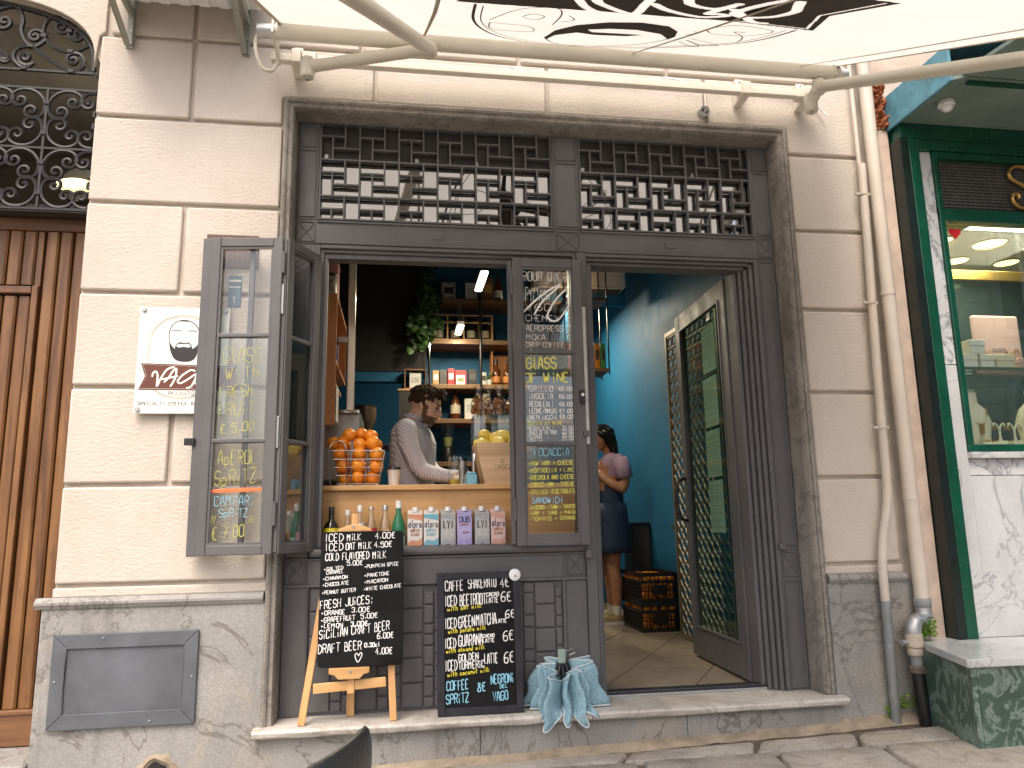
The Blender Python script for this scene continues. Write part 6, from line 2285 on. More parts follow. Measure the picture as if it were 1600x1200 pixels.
while x < GW - 0.03:
    for sgn in (-1, 1):
        if cache is None or sgn not in cache:
            cache = cache or {}
            s = MB()
            s.tube([(sgn * 0.040 * abs(math.sin(PI * t / 8)) * (1 if (t // 8) % 2 == 0 else 1), 0, 0.03 + 0.163 / 16 * t * 1.0) for t in range(0, 209)][::2], 0.0062, 4)
            cache[sgn] = obj('wavy_bar', s, GATE, gate, local=True, smooth=True)
            cache[sgn].location = (x, 0, 0)
        else:
            inst('wavy_bar', cache[sgn], gate, (x, 0, 0))
    x += 0.082

# ------------------------------------------------------------------ serving counter behind the window
cnt = thing('counter', 'pine counter behind the serving window', 'counter', (0.1, 0.5, 0.04))
obj('counter_top', MB().box(-0.636, 0.94, 0.268, 0.78, 1.030, 1.056), PINE, cnt, bevel=0.004)
obj('front_board', MB().box(-0.50, 0.94, 0.300, 0.322, 0.7155, 1.0295), PINE, cnt)
obj('display_shelf', MB().box(-0.50, 0.94, 0.222 - 0.05, 0.299, 0.695, 0.715), PINE, cnt)
obj('cabinet', MB().box(-0.636, 0.94, 0.3225, 0.74, 0.041, 1.0295), DARKPANEL, cnt)
obj('return_top', MB().box(-0.636, -0.14, 0.7805, 1.95, 1.030, 1.056), STEEL, cnt)
obj('return_cabinet', MB().box(-0.636, -0.16, 0.7405, 1.92, 0.041, 1.0295), DARKPANEL, cnt)
ZC = 1.0565
ZS_ = 0.7155


def carton(x, base, band, ink, words, label, cupc, sub=None, y=0.232):
    t = thing('milk_carton', label, 'carton', (x, y, ZS_), rotz=R(random.uniform(-4, 4)), group='plant milk cartons on the window shelf')
    w = 0.0355
    body = MB()
    vs = [(-w, -w, 0.0005), (w, -w, 0.0005), (w, w, 0.0005), (-w, w, 0.0005), (-w, -w, 0.196), (w, -w, 0.196), (w, w, 0.218), (-w, w, 0.218)]
    body.add(vs, [(0, 3, 2, 1), (4, 5, 6, 7), (0, 1, 5, 4), (1, 2, 6, 5), (2, 3, 7, 6), (3, 0, 4, 7)])
    b = obj('body', body, base, t, local=True, bevel=0.002)
    FC = (Vector((-w, -w - 0.0003, 0)), Vector((1, 0, 0)), Vector((0, 0, 1)), Vector((0, -1, 0)))
    s = MB()
    poly_on(s, catmull([(0.001, 0.004), (0.001, 0.055), (0.02, 0.075), (0.045, 0.070), (0.07, 0.085)], 3) + [(0.07, 0.004)], FC, 0.0002)
    obj('colour_field', s, band, b, local=True, recalc=False)
    s = MB()
    poly_on(s, [(0.001, 0.178), (0.07, 0.165), (0.07, 0.1955), (0.001, 0.1955)], FC, 0.0002)
    obj('colour_field', s, band, b, local=True, recalc=False)
    s = MB()
    for tx, u, v, h, wd, st in words:
        write(s, tx, FC, u, v, h, wd, st, seed=3, jit=0.02, lift=0.0006)
    obj('lettering', s, ink, b, local=True, recalc=False)
    if sub:
        s = MB()
        for tx, u, v, h, wd, st in sub[1]:
            write(s, tx, FC, u, v, h, wd, st, seed=3, jit=0.02, lift=0.0006)
        obj('lettering', s, sub[0], b, local=True, recalc=False)
    s = MB()
    poly_on(s, [(0.035 + 0.019 * math.cos(a), 0.036 + 0.017 * math.sin(a)) for a in [2 * PI * i / 18 for i in range(18)]], FC, 0.0006)
    obj('cup_print', s, cupc, b, local=True, recalc=False)
    s = MB()
    poly_on(s, [(0.035 + 0.013 * math.cos(a), 0.037 + 0.011 * math.sin(a)) for a in [2 * PI * i / 18 for i in range(18)]], FC, 0.0010)
    obj('foam_print', s, pm('foam_print_col', (0.55, 0.36, 0.24), 0.6, 0.1, 40), b, local=True, recalc=False)
    obj('cap', MB().lathe([(0.014, 0.207), (0.014, 0.226), (0.012, 0.230)], 14, (0, -0.004, 0)), WHITEP, t, local=True, smooth=True)


CW = pm('carton_white', (0.66, 0.64, 0.60), 0.4, 0.03, 6)
CGY = pm('carton_grey', (0.42, 0.43, 0.43), 0.4, 0.03, 6)
CLV = pm('carton_lavender', (0.40, 0.36, 0.62), 0.4, 0.03, 6)
CPK = pm('carton_pink', (0.66, 0.50, 0.46), 0.4, 0.03, 6)
CORG = pm('carton_orange', (0.58, 0.27, 0.15), 0.4, 0.15, 40)
CBL = pm('carton_blue', (0.16, 0.40, 0.52), 0.4, 0.12, 40)
CGB = pm('carton_grey_band', (0.33, 0.34, 0.35), 0.4, 0.08, 30)
CLB = pm('carton_lav_band', (0.33, 0.29, 0.56), 0.4, 0.05, 30)
CPB = pm('carton_pink_band', (0.60, 0.33, 0.28), 0.4, 0.12, 40)
NAVY = pm('navy_ink', (0.02, 0.03, 0.09), 0.5, 0.05, 10)
RUST = pm('rust_ink', (0.40, 0.13, 0.08), 0.5, 0.05, 10)
BLK = INK
alp = [('alpro', 0.006, 0.134, 0.034, 0.062, 0.0042)]
carton(0.082, CW, CORG, NAVY, alp, 'peach almond milk carton at the left end of the carton row', pm('latte_print', (0.45, 0.22, 0.12), 0.5, 0.1, 40), (RUST, [('BARISTA', 0.014, 0.112, 0.012, 0.044, 0.0022), ('ALMOND', 0.016, 0.094, 0.011, 0.040, 0.002)]))
carton(0.160, CW, CBL, NAVY, alp, 'blue and white coconut milk carton, second in the carton row', pm('pink_latte_print', (0.62, 0.36, 0.30), 0.5, 0.1, 40), (CBL, [('BARISTA', 0.014, 0.112, 0.012, 0.044, 0.0022), ('COCONUT', 0.012, 0.094, 0.011, 0.046, 0.002)]))
ly = [('LY!', 0.014, 0.128, 0.032, 0.044, 0.0062)]
carton(0.239, CGY, CGB, BLK, ly, 'grey oat milk carton, third in the carton row', BLK, (CW, [('BARISTA', 0.015, 0.106, 0.013, 0.042, 0.0022), ('EDITION', 0.015, 0.088, 0.013, 0.042, 0.0022)]))
carton(0.320, CLV, CLB, NAVY, [('DUG', 0.012, 0.155, 0.024, 0.048, 0.0052)], 'lavender potato milk carton between the two grey ones', CW, (RUST, [('BARISTA', 0.018, 0.138, 0.009, 0.036, 0.002), ('OH MY', 0.028, 0.10, 0.010, 0.03, 0.002)]))
carton(0.404, CGY, CGB, BLK, ly, 'grey oat milk carton, fifth in the carton row', BLK, (CW, [('BARISTA', 0.015, 0.106, 0.013, 0.042, 0.0022), ('EDITION', 0.015, 0.088, 0.013, 0.042, 0.0022)]))
carton(0.483, CPK, CPB, NAVY, alp, 'pink almond milk carton at the right end of the carton row', pm('rose_latte_print', (0.60, 0.34, 0.30), 0.5, 0.1, 40), (RUST, [('BARISTA', 0.014, 0.112, 0.012, 0.044, 0.0022), ('ALMOND', 0.016, 0.094, 0.011, 0.040, 0.002)]))


def bottle(x, y, z, prof, m, label, cap=None, band=None, liquid=None, name='bottle', group=None, n=14, mark=None):
    t = thing(name, label, 'bottle', (x, y, z), group=group)
    b = obj('glass', MB().lathe([(r, h + 0.0005) for r, h in prof], n), m, t, local=True, smooth=True, angle=50)
    if band:
        r, z0, z1, bm = band
        l = obj('label', MB().lathe([(r + 0.0006, z0), (r + 0.0006, z1)], n, cap=False), bm, t, local=True, smooth=True)
        if mark:
            s = MB()
            write(s, mark[0], (Vector((-r * 0.8, -r - 0.0016, 0)), Vector((1, 0, 0)), Vector((0, 0, 1)), Vector((0, -1, 0))), 0.0, (z0 + z1) / 2 - 0.008, 0.014, r * 1.6, 0.0028, seed=1, jit=0.05)
            obj('lettering', s, mark[1], l, local=True, recalc=False)
    if liquid:
        r, z0, z1, lm = liquid
        obj('liquid', MB().lathe([(r * 0.9, z0), (r, z0 + 0.004), (r, z1)], n), lm, t, local=True, smooth=True)
    if cap:
        r, z0, z1, cm = cap
        obj('cap', MB().lathe([(r, z0), (r, z1 - 0.002), (r * 0.9, z1)], n), cm, t, local=True, smooth=True)
    return t


BG = 'bottles standing on the window shelf'
DARKB = pm('black_glass', (0.008, 0.007, 0.006), 0.08, 0.1, 4)
GREENB = pm('green_bottle_glass', (0.02, 0.16, 0.075), 0.06, 0.15, 4)
CLB_ = glassmat('clear_bottle_glass', (0.95, 0.97, 0.96), 0.08)
AMBER = pm('amber_glass', (0.10, 0.03, 0.006), 0.08, 0.3, 5)
YL = pm('yellow_label', (0.72, 0.62, 0.02), 0.6, 0.04, 9)
RL = pm('red_label', (0.50, 0.04, 0.05), 0.6, 0.1, 9)
PL = pm('pink_label', (0.62, 0.30, 0.32), 0.6, 0.1, 9)
WL = pm('white_label', (0.66, 0.66, 0.62), 0.6, 0.06, 30)
std = lambda r, h, rn: [(r * 0.9, 0), (r, 0.006), (r, h * 0.56), (r * 0.93, h * 0.64), (rn * 1.25, h * 0.80), (rn, h * 0.86), (rn, h)]
bottle(-0.313, 0.235, ZS_, [(0.034, 0), (0.037, 0.006), (0.037, 0.135), (0.030, 0.155), (0.014, 0.172), (0.012, 0.215)], DARKB, 'dark round bottle with yellow label at the end of the window shelf', (0.0135, 0.205, 0.238, BLACKPL), (0.037, 0.060, 0.138, YL), mark=('AMARO', INK), group=BG)
bottle(-0.238, 0.240, ZS_, std(0.024, 0.21, 0.010), CLB_, 'small clear bottle with white cap next to the dark bottle', (0.012, 0.196, 0.222, WL), (0.024, 0.06, 0.12, WL), group=BG)
bottle(-0.181, 0.240, ZS_, std(0.025, 0.225, 0.011), CLB_, 'clear bottle with pale label behind the easel top', (0.0125, 0.212, 0.243, WL), (0.025, 0.12, 0.16, WL), group=BG)
bottle(-0.127, 0.232, ZS_, [(0.026, 0), (0.028, 0.01), (0.025, 0.06), (0.028, 0.12), (0.018, 0.17), (0.012, 0.20), (0.012, 0.228)], CLB_, 'contoured clear bottle with red label', (0.013, 0.222, 0.234, GALV), (0.028, 0.095, 0.135, RL), mark=('Cola', WL), group=BG)
bottle(-0.061, 0.232, ZS_, std(0.030, 0.228, 0.013), CLB_, 'clear bottle with pink label and grey cap', (0.015, 0.216, 0.240, GALV), (0.030, 0.07, 0.12, PL), group=BG)
bottle(0.003, 0.232, ZS_, std(0.032, 0.240, 0.013), GREENB, 'green sparkling water bottle beside the first carton', (0.0145, 0.226, 0.262, WL), (0.032, 0.05, 0.095, pm('aqua_label', (0.30, 0.45, 0.42), 0.5, 0.1, 30)), group=BG)

# ------------------------------------------------------------------ oranges in a wire basket
def fruitmat(name, c1, c2, sc=160):
    m, nt, b = nodes(name)
    v = coords(nt)
    n = tex_noise(nt, v, 7, 3)
    L(nt, ramp(nt, n, [(0.3, c1), (0.7, c2)]), b.inputs['Base Color'])
    b.inputs['Roughness'].default_value = 0.38
    bump(nt, b, tex_noise(nt, v, sc, 2), 0.25, 0.002)
    return m


ORANGE = fruitmat('orange_peel', (0.78, 0.22, 0.012), (0.86, 0.32, 0.02))
LEMON = fruitmat('lemon_peel', (0.84, 0.62, 0.10), (0.88, 0.70, 0.18))
om = MB().ell((0, 0, 0), (0.036, 0.036, 0.034), 16, 10)
omesh = mesh_of('orange', om, ORANGE, True, angle=180)


def orange(x, y, z, sc, label, group):
    o = bpy.data.objects.new('orange', omesh)
    COL.objects.link(o)
    o.location = (x, y, z)
    o.scale = (sc, sc, sc)
    o.rotation_euler = (random.uniform(-1, 1), random.uniform(-1, 1), random.uniform(0, 6))
    meta(o, label, 'orange', group)


bk = thing('wire_basket', 'chrome wire fruit basket full of oranges on the counter', 'basket', (-0.20, 0.46, ZC))
BW, BD = 0.115, 0.10
cx0, cy0 = -0.200, 0.462
s = MB()


def rect(z, k):
    return [(cx0 - BW * k, cy0 - BD * k, z), (cx0 + BW * k, cy0 - BD * k, z), (cx0 + BW * k, cy0 + BD * k, z), (cx0 - BW * k, cy0 + BD * k, z)]


for z, k in ((1.068, 0.86), (1.110, 0.93), (1.150, 1.0), (1.190, 1.06), (1.232, 1.12)):
    obj('wire_ring', MB().tube(rect(z, k), 0.0026, 6, closed=True), CHROME, bk, smooth=True)
for sx_ in (-1, -0.33, 0.33, 1):
    obj('upright', MB().tube([(cx0 + sx_ * BW * 0.86, cy0 - BD * 0.875, 1.058), (cx0 + sx_ * BW * 1.13, cy0 - BD * 1.135, 1.235)], 0.0026, 6), CHROME, bk, smooth=True)
    obj('upright', MB().tube([(cx0 + sx_ * BW * 0.86, cy0 + BD * 0.875, 1.058), (cx0 + sx_ * BW * 1.13, cy0 + BD * 1.135, 1.235)], 0.0026, 6), CHROME, bk, smooth=True)
obj('handle_loop', MB().tube(catmull([(cx0 - BW * 1.15, cy0 - BD, 1.06), (cx0 - BW * 1.25, cy0 - BD * 1.1, 1.22), (cx0 - BW * 1.05, cy0 - BD * 1.1, 1.275), (cx0 - BW * 0.55, cy0 - BD * 1.13, 1.255), (cx0 - BW * 0.45, cy0 - BD * 1.1, 1.06)], 4), 0.0035, 6), CHROME, bk, smooth=True)
for sx_ in (-0.8, 0.8):
    obj('foot', MB().ell((cx0 + sx_ * BW, cy0 - BD * 0.8, 1.061), (0.006, 0.006, 0.0045), 8, 6), CHROME, bk)
og = 'oranges heaped in the wire basket'
rnd = random.Random(2)
for lay, (z, k, n, m) in enumerate(((1.098, 0.62, 3, 3), (1.158, 0.72, 3, 3), (1.218, 0.82, 3, 3), (1.272, 0.66, 3, 2))):
    for i in range(n):
        for j in range(m):
            x = cx0 + BW * k * (-1 + 2 * i / (n - 1)) + rnd.uniform(-0.006, 0.006)
            y = cy0 + BD * k * (-1 + 2 * j / (m - 1)) + rnd.uniform(-0.006, 0.006)
            orange(x, y, z + rnd.uniform(-0.006, 0.006) - 0.0, rnd.uniform(0.92, 1.06), 'ripe orange heaped in the wire basket on the counter', og)
for x, y, z in ((-0.25, 0.42, 1.318), (-0.19, 0.46, 1.325), (-0.14, 0.43, 1.312), (-0.325, 0.40, 1.272)):
    orange(x, y, z, 1.0, 'ripe orange heaped in the wire basket on the counter', og)

cup = thing('paper_cup', 'white paper cup with black lid beside the orange basket', 'cup', (-0.022, 0.43, ZC))
obj('wall', MB().lathe([(0.026, 0.0005), (0.034, 0.082), (0.0345, 0.083)], 20), pm('cup_paper', (0.68, 0.65, 0.60), 0.6, 0.03, 9), cup, local=True, smooth=True)
obj('lid', MB().lathe([(0.0365, 0.0835), (0.0365, 0.090), (0.032, 0.098), (0.030, 0.100)], 20), BLACKPL, cup, local=True, smooth=True)
jar = thing('glass_tumbler', 'cut glass tumbler with yellow juice on the counter', 'glass', (0.288, 0.40, ZC))
s = MB()
n_ = 20
for z, r in ((0.0005, 0.029), (0.03, 0.031), (0.06, 0.031), (0.09, 0.031), (0.12, 0.032), (0.15, 0.033)):
    for j in range(n_):
        a = 2 * PI * j / n_
        rr_ = r * (1 + (0.035 if (j + int(z * 60)) % 2 else 0) * (z < 0.14))
        s.v.append((rr_ * math.cos(a), rr_ * math.sin(a), z))
for i in range(5):
    for j in range(n_):
        s.f.append((i * n_ + j, i * n_ + (j + 1) % n_, (i + 1) * n_ + (j + 1) % n_, (i + 1) * n_ + j))
s.f.append(tuple(range(n_ - 1, -1, -1)))
s.mi = [0] * len(s.f)
obj('wall', s, CLEAR, jar, local=True)
obj('juice', MB().lathe([(0.024, 0.006), (0.027, 0.01), (0.028, 0.030)], 16), pm('juice_yellow', (0.65, 0.48, 0.05), 0.2, 0.1, 8), jar, local=True, smooth=True)
tb = thing('napkin_box', 'small light blue box in front of the lemon crate', 'box', (0.372, 0.40, ZC))
obj('carton', MB().box(-0.028, 0.028, -0.03, 0.03, 0.0005, 0.055), pm('sky_blue_card', (0.22, 0.52, 0.66), 0.5, 0.05, 8), tb, local=True, bevel=0.004)
obj('lid', MB().box(-0.024, 0.024, -0.026, 0.026, 0.0555, 0.066), pm('sky_blue_card', (0.22, 0.52, 0.66)), tb, local=True, bevel=0.006)
tp = thing('clear_cup', 'clear plastic cup beside the light blue box', 'cup', (0.325, 0.46, ZC))
obj('wall', MB().lathe([(0.020, 0.0005), (0.026, 0.06)], 16), CLEAR, tp, local=True, smooth=True)

lc = thing('lemon_crate', 'flared wooden wine crate holding lemons on the counter', 'crate', (0.53, 0.46, ZC))
s = MB()
tx0, tx1, bx0_, bx1_ = -0.140, 0.14, -0.092, 0.10
for (ya, yb) in ((-0.11, -0.098), (0.09, 0.102)):
    obj('side_board', MB().prism([(bx0_, 0.0005), (bx1_, 0.0005), (tx1, 0.215), (tx0, 0.215)], ya, yb, 'y'), CRATEWOOD, lc, local=True, bevel=0.002)
for sgn, xa, xb in ((-1, bx0_, tx0), (1, bx1_, tx1)):
    o_ = 0.012 * -sgn
    obj('end_board', MB().prism([(xa, 0.0006), (xa + o_, 0.0006), (xb + o_, 0.2145), (xb, 0.2145)], -0.0975, 0.0895, 'y'), CRATEWOOD, lc, local=True)
obj('base_board', MB().box(bx0_ + 0.013, bx1_ - 0.013, -0.0975, 0.0895, 0.001, 0.012), CRATEWOOD, lc, local=True)
s = MB()
write(s, 'TASCA', (Vector((0, -0.1103, 0)), Vector((1, 0, 0)), Vector((0, 0, 1)), Vector((0, -1, 0))), -0.042, 0.078, 0.022, 0.09, 0.0026, seed=1, jit=0.0)
ribbon(s, [(0.0 + 0.008 * math.cos(a), 0.118 + 0.010 * math.sin(a)) for a in [2 * PI * i / 10 for i in range(11)]], 0.003, (Vector((0, -0.1103, 0)), Vector((1, 0, 0)), Vector((0, 0, 1)), Vector((0, -1, 0))), 0.0003)
obj('lettering', s, pm('brand_burn', (0.16, 0.085, 0.04), 0.8, 0.1, 10), lc, local=True, recalc=False)
lm = MB().ell((0, 0, 0), (0.047, 0.036, 0.036), 16, 10)
lm.v = [(x + (0.009 if x > 0.040 else -0.009 if x < -0.040 else 0), y, z) for x, y, z in lm.v]
lmesh = mesh_of('lemon', lm, LEMON, True, angle=180)
for k, (x, y, z, rz) in enumerate(((0.435, 0.40, 1.262, 0.3), (0.455, 0.47, 1.315, 0.9), (0.515, 0.40, 1.268, 2.0), (0.555, 0.45, 1.312, 0.2), (0.60, 0.40, 1.27, 1.2), (0.47, 0.52, 1.262, 1.0), (0.56, 0.52, 1.265, 1.8), (0.505, 0.46, 1.300, 2.5), (0.63, 0.47, 1.28, 2.2))):
    o = bpy.data.objects.new('lemon', lmesh)
    COL.objects.link(o)
    o.location = (x, y, z)
    o.rotation_euler = (0.2 * k, 0.3, rz)
    meta(o, 'pale yellow lemon in the wooden crate on the counter', 'lemon', 'lemons in the wooden crate')
# filler layer so the crate is full
for k, (x, y) in enumerate(((0.46, 0.42), (0.54, 0.42), (0.47, 0.50), (0.56, 0.50))):
    o = bpy.data.objects.new('lemon', lmesh)
    COL.objects.link(o)
    o.location = (x, y, 1.195)
    o.rotation_euler = (0.4 * k, 0.1, k)
    meta(o, 'pale yellow lemon in the wooden crate on the counter', 'lemon', 'lemons in the wooden crate')

# ------------------------------------------------------------------ pastry case with bags of biscuits, blender, coffee machine
pc = thing('pastry_case', 'clear acrylic pastry case behind the lemon crate', 'display case', (0.60, 0.68, ZC))
for a in ((-0.19, 0.22, -0.085, -0.082, 0.0, 0.385), (-0.19, 0.22, 0.082, 0.085, 0.0, 0.385), (-0.193, -0.1905, -0.085, 0.085, 0.0, 0.385), (0.2205, 0.223, -0.085, 0.085, 0.0, 0.385)):
    obj('pane', MB().box(a[0], a[1], a[2], a[3], 0.0005, a[5]), CLEAR, pc, local=True)
obj('top', MB().box(-0.193, 0.223, -0.085, 0.085, 0.386, 0.392), CLEAR, pc, local=True)
for z in (0.01, 0.2):
    obj('shelf', MB().box(-0.188, 0.218, -0.08, 0.08, z, z + 0.005), STEEL, pc, local=True)
for k in range(5):
    o = MB().tube(catmull([(-0.14 + 0.07 * k, -0.03, 0.222), (-0.12 + 0.07 * k, -0.045, 0.232), (-0.10 + 0.07 * k, -0.03, 0.222)], 4), [0.008, 0.011, 0.014, 0.016, 0.017, 0.016, 0.014, 0.011, 0.008], 8)
    obj('pastry', o, pm('golden_pastry', (0.45, 0.22, 0.07), 0.6, 0.3, 40), pc, local=True, smooth=True)
BAGG = glassmat('cellophane', (0.95, 0.94, 0.92), 0.10, 0.12)
BISC = pm('biscuit_brown', (0.42, 0.18, 0.06), 0.75, 0.3, 30)
for k, (x, y) in enumerate(((0.435, 0.65), (0.500, 0.69), (0.555, 0.64), (0.63, 0.68))):
    t = thing('biscuit_bag', ['cellophane biscuit bag at the left on the pastry case', 'cellophane biscuit bag second from the left on the pastry case', 'cellophane biscuit bag third from the left on the pastry case', 'cellophane biscuit bag at the right end on the pastry case'][k], 'bag', (x, y, ZC + 0.3925), rotz=k * 0.7, group='cellophane biscuit bags')
    s = MB()
    rr = random.Random(k)
    for q in range(22):
        a = rr.uniform(0, 6.28)
        d = rr.uniform(0, 0.024)
        s.ell((d * math.cos(a), d * math.sin(a), 0.014 + rr.random() * 0.075), (0.017, 0.014, 0.011), 8, 6, Matrix.Rotation(a, 3, 'X'))
    obj('biscuits', s, BISC, t, local=True, smooth=True, kind='stuff')
    s = MB()
    prof = [(0.030, 0.0005), (0.038, 0.02), (0.037, 0.08), (0.020, 0.110), (0.008, 0.120), (0.010, 0.128), (0.022, 0.155), (0.026, 0.170)]
    for i, (r, z) in enumerate(prof):
        for j in range(14):
            a = 2 * PI * j / 14
            q = r * (1 + 0.14 * math.sin(j * 3.1 + i * 1.3 + k))
            s.v.append((q * math.cos(a), q * math.sin(a), z + 0.004 * math.sin(j * 2.0) * (i == 7)))
    for i in range(len(prof) - 1):
        for j in range(14):
            s.f.append((i * 14 + j, i * 14 + (j + 1) % 14, (i + 1) * 14 + (j + 1) % 14, (i + 1) * 14 + j))
    s.mi = [0] * len(s.f)
    obj('wrapper', s, BAGG, t, local=True, smooth=True)
    obj('tie', MB().lathe([(0.009, 0.118), (0.011, 0.122), (0.009, 0.126)], 10), WL, t, local=True)
bl_ = thing('blender', 'blender with clear jug on the lowest back shelf beside the man', 'blender', (0.385, 2.46, 1.3305))
obj('base', MB().lathe([(0.052, 0.0005), (0.056, 0.02), (0.048, 0.09), (0.036, 0.12)], 16), BLACKPL, bl_, local=True, smooth=True)
obj('jug', MB().lathe([(0.034, 0.121), (0.038, 0.15), (0.056, 0.305), (0.057, 0.31)], 16, cap=False), CLEAR, bl_, local=True, smooth=True)
obj('lid', MB().lathe([(0.058, 0.311), (0.058, 0.322), (0.030, 0.326), (0.028, 0.345)], 16), BLACKPL, bl_, local=True, smooth=True)
obj('jug_contents', MB().lathe([(0.030, 0.13), (0.040, 0.20)], 16), pm('smoothie', (0.30, 0.33, 0.10), 0.5, 0.1, 8), bl_, local=True, smooth=True)
# small jars and tools between the barista and the case
for k, (x, y, r, h, m, lb) in enumerate(((0.36, 0.72, 0.028, 0.10, CLEAR, 'clear syrup jar near the pastry case'), (0.345, 0.60, 0.022, 0.14, STEEL, 'steel shaker tin behind the light blue box'))):
    t = thing('bar_jar', lb, 'jar', (x, y, ZC))
    obj('wall', MB().lathe([(r * 0.9, 0.0005), (r, 0.01), (r, h)], 14), m, t, local=True, smooth=True)
    obj('lid', MB().lathe([(r * 1.03, h + 0.0005), (r * 1.03, h + 0.014)], 14), STEEL if k == 0 else BLACKPL, t, local=True, smooth=True)
tp = thing('beer_tap', 'chrome bar tap rising behind the pastry case', 'tap', (0.40, 0.55, ZC))
obj('column', MB().tube([(0, 0, 0.0005), (0, 0, 0.19)], 0.012, 10), CHROME, tp, local=True, smooth=True)
obj('spout', MB().tube(catmull([(0, 0, 0.17), (0, -0.03, 0.185), (0, -0.055, 0.165), (0, -0.058, 0.13)], 4), 0.007, 8), CHROME, tp, local=True, smooth=True)
obj('lever', MB().tube([(0, 0, 0.1905), (0.01, -0.004, 0.245)], [0.006, 0.011], 8), BLACKPL, tp, local=True, smooth=True)

cm = thing('coffee_machine', 'steel espresso machine at the left end of the counter', 'coffee machine', (-0.38, 1.22, ZC))
obj('body', MB().box(-0.24, 0.16, -0.20, 0.20, 0.06, 0.46), STEEL, cm, local=True, bevel=0.012)
obj('feet', MB().box(-0.22, 0.14, -0.18, 0.18, 0.0005, 0.059), BLACKPL, cm, local=True)
obj('top_tray', MB().box(-0.23, 0.15, -0.19, 0.19, 0.461, 0.485), CHROME, cm, local=True, bevel=0.004)
for x in (-0.08, 0.08):
    g = obj('group_head', MB().lathe([(0.035, 0.30), (0.035, 0.36)], 14, (0.19, x, 0)), CHROME, cm, local=True, smooth=True)
    obj('portafilter', MB().tube([(0.19, x, 0.29), (0.32, x, 0.275)], 0.011, 8), BLACKPL, g, local=True, smooth=True)
cg = thing('coffee_grinder', 'tall grey coffee grinder standing behind the espresso machine', 'grinder', (-0.22, 1.60, ZC))
obj('body', MB().box(-0.06, 0.07, -0.09, 0.09, 0.0005, 0.42), STEEL, cg, local=True, bevel=0.012)
obj('hopper', MB().lathe([(0.035, 0.421), (0.07, 0.50), (0.07, 0.58)], 14), pm('smoky_plastic', (0.10, 0.07, 0.045), 0.15, 0.2, 10), cg, local=True, smooth=True)
obj('hopper_lid', MB().lathe([(0.072, 0.581), (0.072, 0.592)], 14), BLACKPL, cg, local=True, smooth=True)
mp = thing('steel_post', 'polished steel strip hanging at the left inside the window', 'post', (-0.272, 0.82, 1.50))
obj('strip', MB().box(-0.294, -0.252, 0.80, 0.84, 1.50, 3.599), pm('steel_sky_tint', (0.66, 0.60, 0.50), 0.12, 0.25, 3, metal=0.2), mp, bevel=0.006)  # pale cream base colour stands in for sky mirrored in the steel
obj('bracket', MB().box(-0.638, -0.295, 0.81, 0.83, 1.9, 1.93), STEEL, mp)

# left wall cubby shelves of orange plywood
cbx = thing('cubby_shelf', 'orange plywood cubby shelf on the left wall inside the window', 'shelf', (-0.47, 0.72, 1.40))
for z, ye_ in ((1.60, 0.95), (1.725, 1.25), (2.085, 1.25)):
    obj('shelf_board', MB().box(-0.635, -0.335, 0.545, ye_, z, z + 0.018), ORANGEWOOD, cbx, bevel=0.001)
for y0, z0_ in ((0.530, 1.385), (1.2505, 1.725)):
    obj('side_board', MB().box(-0.635, -0.335, y0, y0 + 0.0145, z0_, 2.103), ORANGEWOOD, cbx)
obj('back_board', MB().box(-0.6385, -0.6355, 0.545, 1.25, 1.62, 2.084), ORANGEWOOD, cbx)
bottle(-0.385, 0.80, 1.7435, [(0.038, 0), (0.042, 0.008), (0.042, 0.15), (0.030, 0.185), (0.014, 0.21), (0.013, 0.27)], pm('purple_liqueur', (0.075, 0.02, 0.06), 0.08, 0.3, 8), 'purple gin bottle in the plywood cubby', (0.016, 0.262, 0.30, pm('pink_cap', (0.5, 0.16, 0.14), 0.4, 0.1, 5)), (0.042, 0.03, 0.13, pm('violet_label', (0.20, 0.14, 0.34), 0.5, 0.3, 60)), group='bottles in the cubby shelf')
bottle(-0.385, 0.64, 1.7435, std(0.036, 0.28, 0.014), DARKB, 'black bottle with white label in the plywood cubby', (0.0155, 0.26, 0.29, BLACKPL), (0.036, 0.05, 0.14, WL), group='bottles in the cubby shelf')

pap = thing('price_sheet', 'white printed price sheet pinned to the plywood cubby', 'notice', (-0.30, 0.70, 1.46))
obj('sheet', MB().box(-0.3345, -0.3335, 0.60, 0.76, 1.42, 1.61), PAPER, pap)
s = MB()
for k in range(10):
    ribbon(s, [(0.01, 0.18 - 0.017 * k), (0.08 + 0.04 * ((k * 7) % 3) / 2, 0.18 - 0.017 * k)], 0.004, (Vector((-0.3333, 0.60, 1.42)), Vector((0, 1, 0)), Vector((0, 0, 1)), Vector((1, 0, 0))), 0.0002)
obj('print', s, INK, pap, recalc=False, kind='stuff')
pk = thing('coffee_tin', 'tin with black and white print on top of the plywood cubby', 'tin', (-0.40, 0.68, 2.1035))
obj('can', MB().lathe([(0.05, 0.0005), (0.052, 0.004), (0.052, 0.13), (0.05, 0.134)], 18), pm('tin_print', (0.33, 0.31, 0.26), 0.4, 0.9, 26), pk, local=True, smooth=True)
obj('lid', MB().lathe([(0.053, 0.1345), (0.053, 0.15)], 18), BLACKPL, pk, local=True, smooth=True)
pk = thing('gift_bag', 'pink gift box on top of the plywood cubby', 'box', (-0.42, 0.90, 2.1035))
obj('carton', MB().box(-0.06, 0.06, -0.06, 0.06, 0.0005, 0.26), pm('salmon_card', (0.62, 0.30, 0.26), 0.6, 0.05, 8), pk, local=True, bevel=0.003)
obj('lid', MB().box(-0.062, 0.062, -0.062, 0.062, 0.2605, 0.29), pm('salmon_card', (0.62, 0.30, 0.26)), pk, local=True, bevel=0.003)

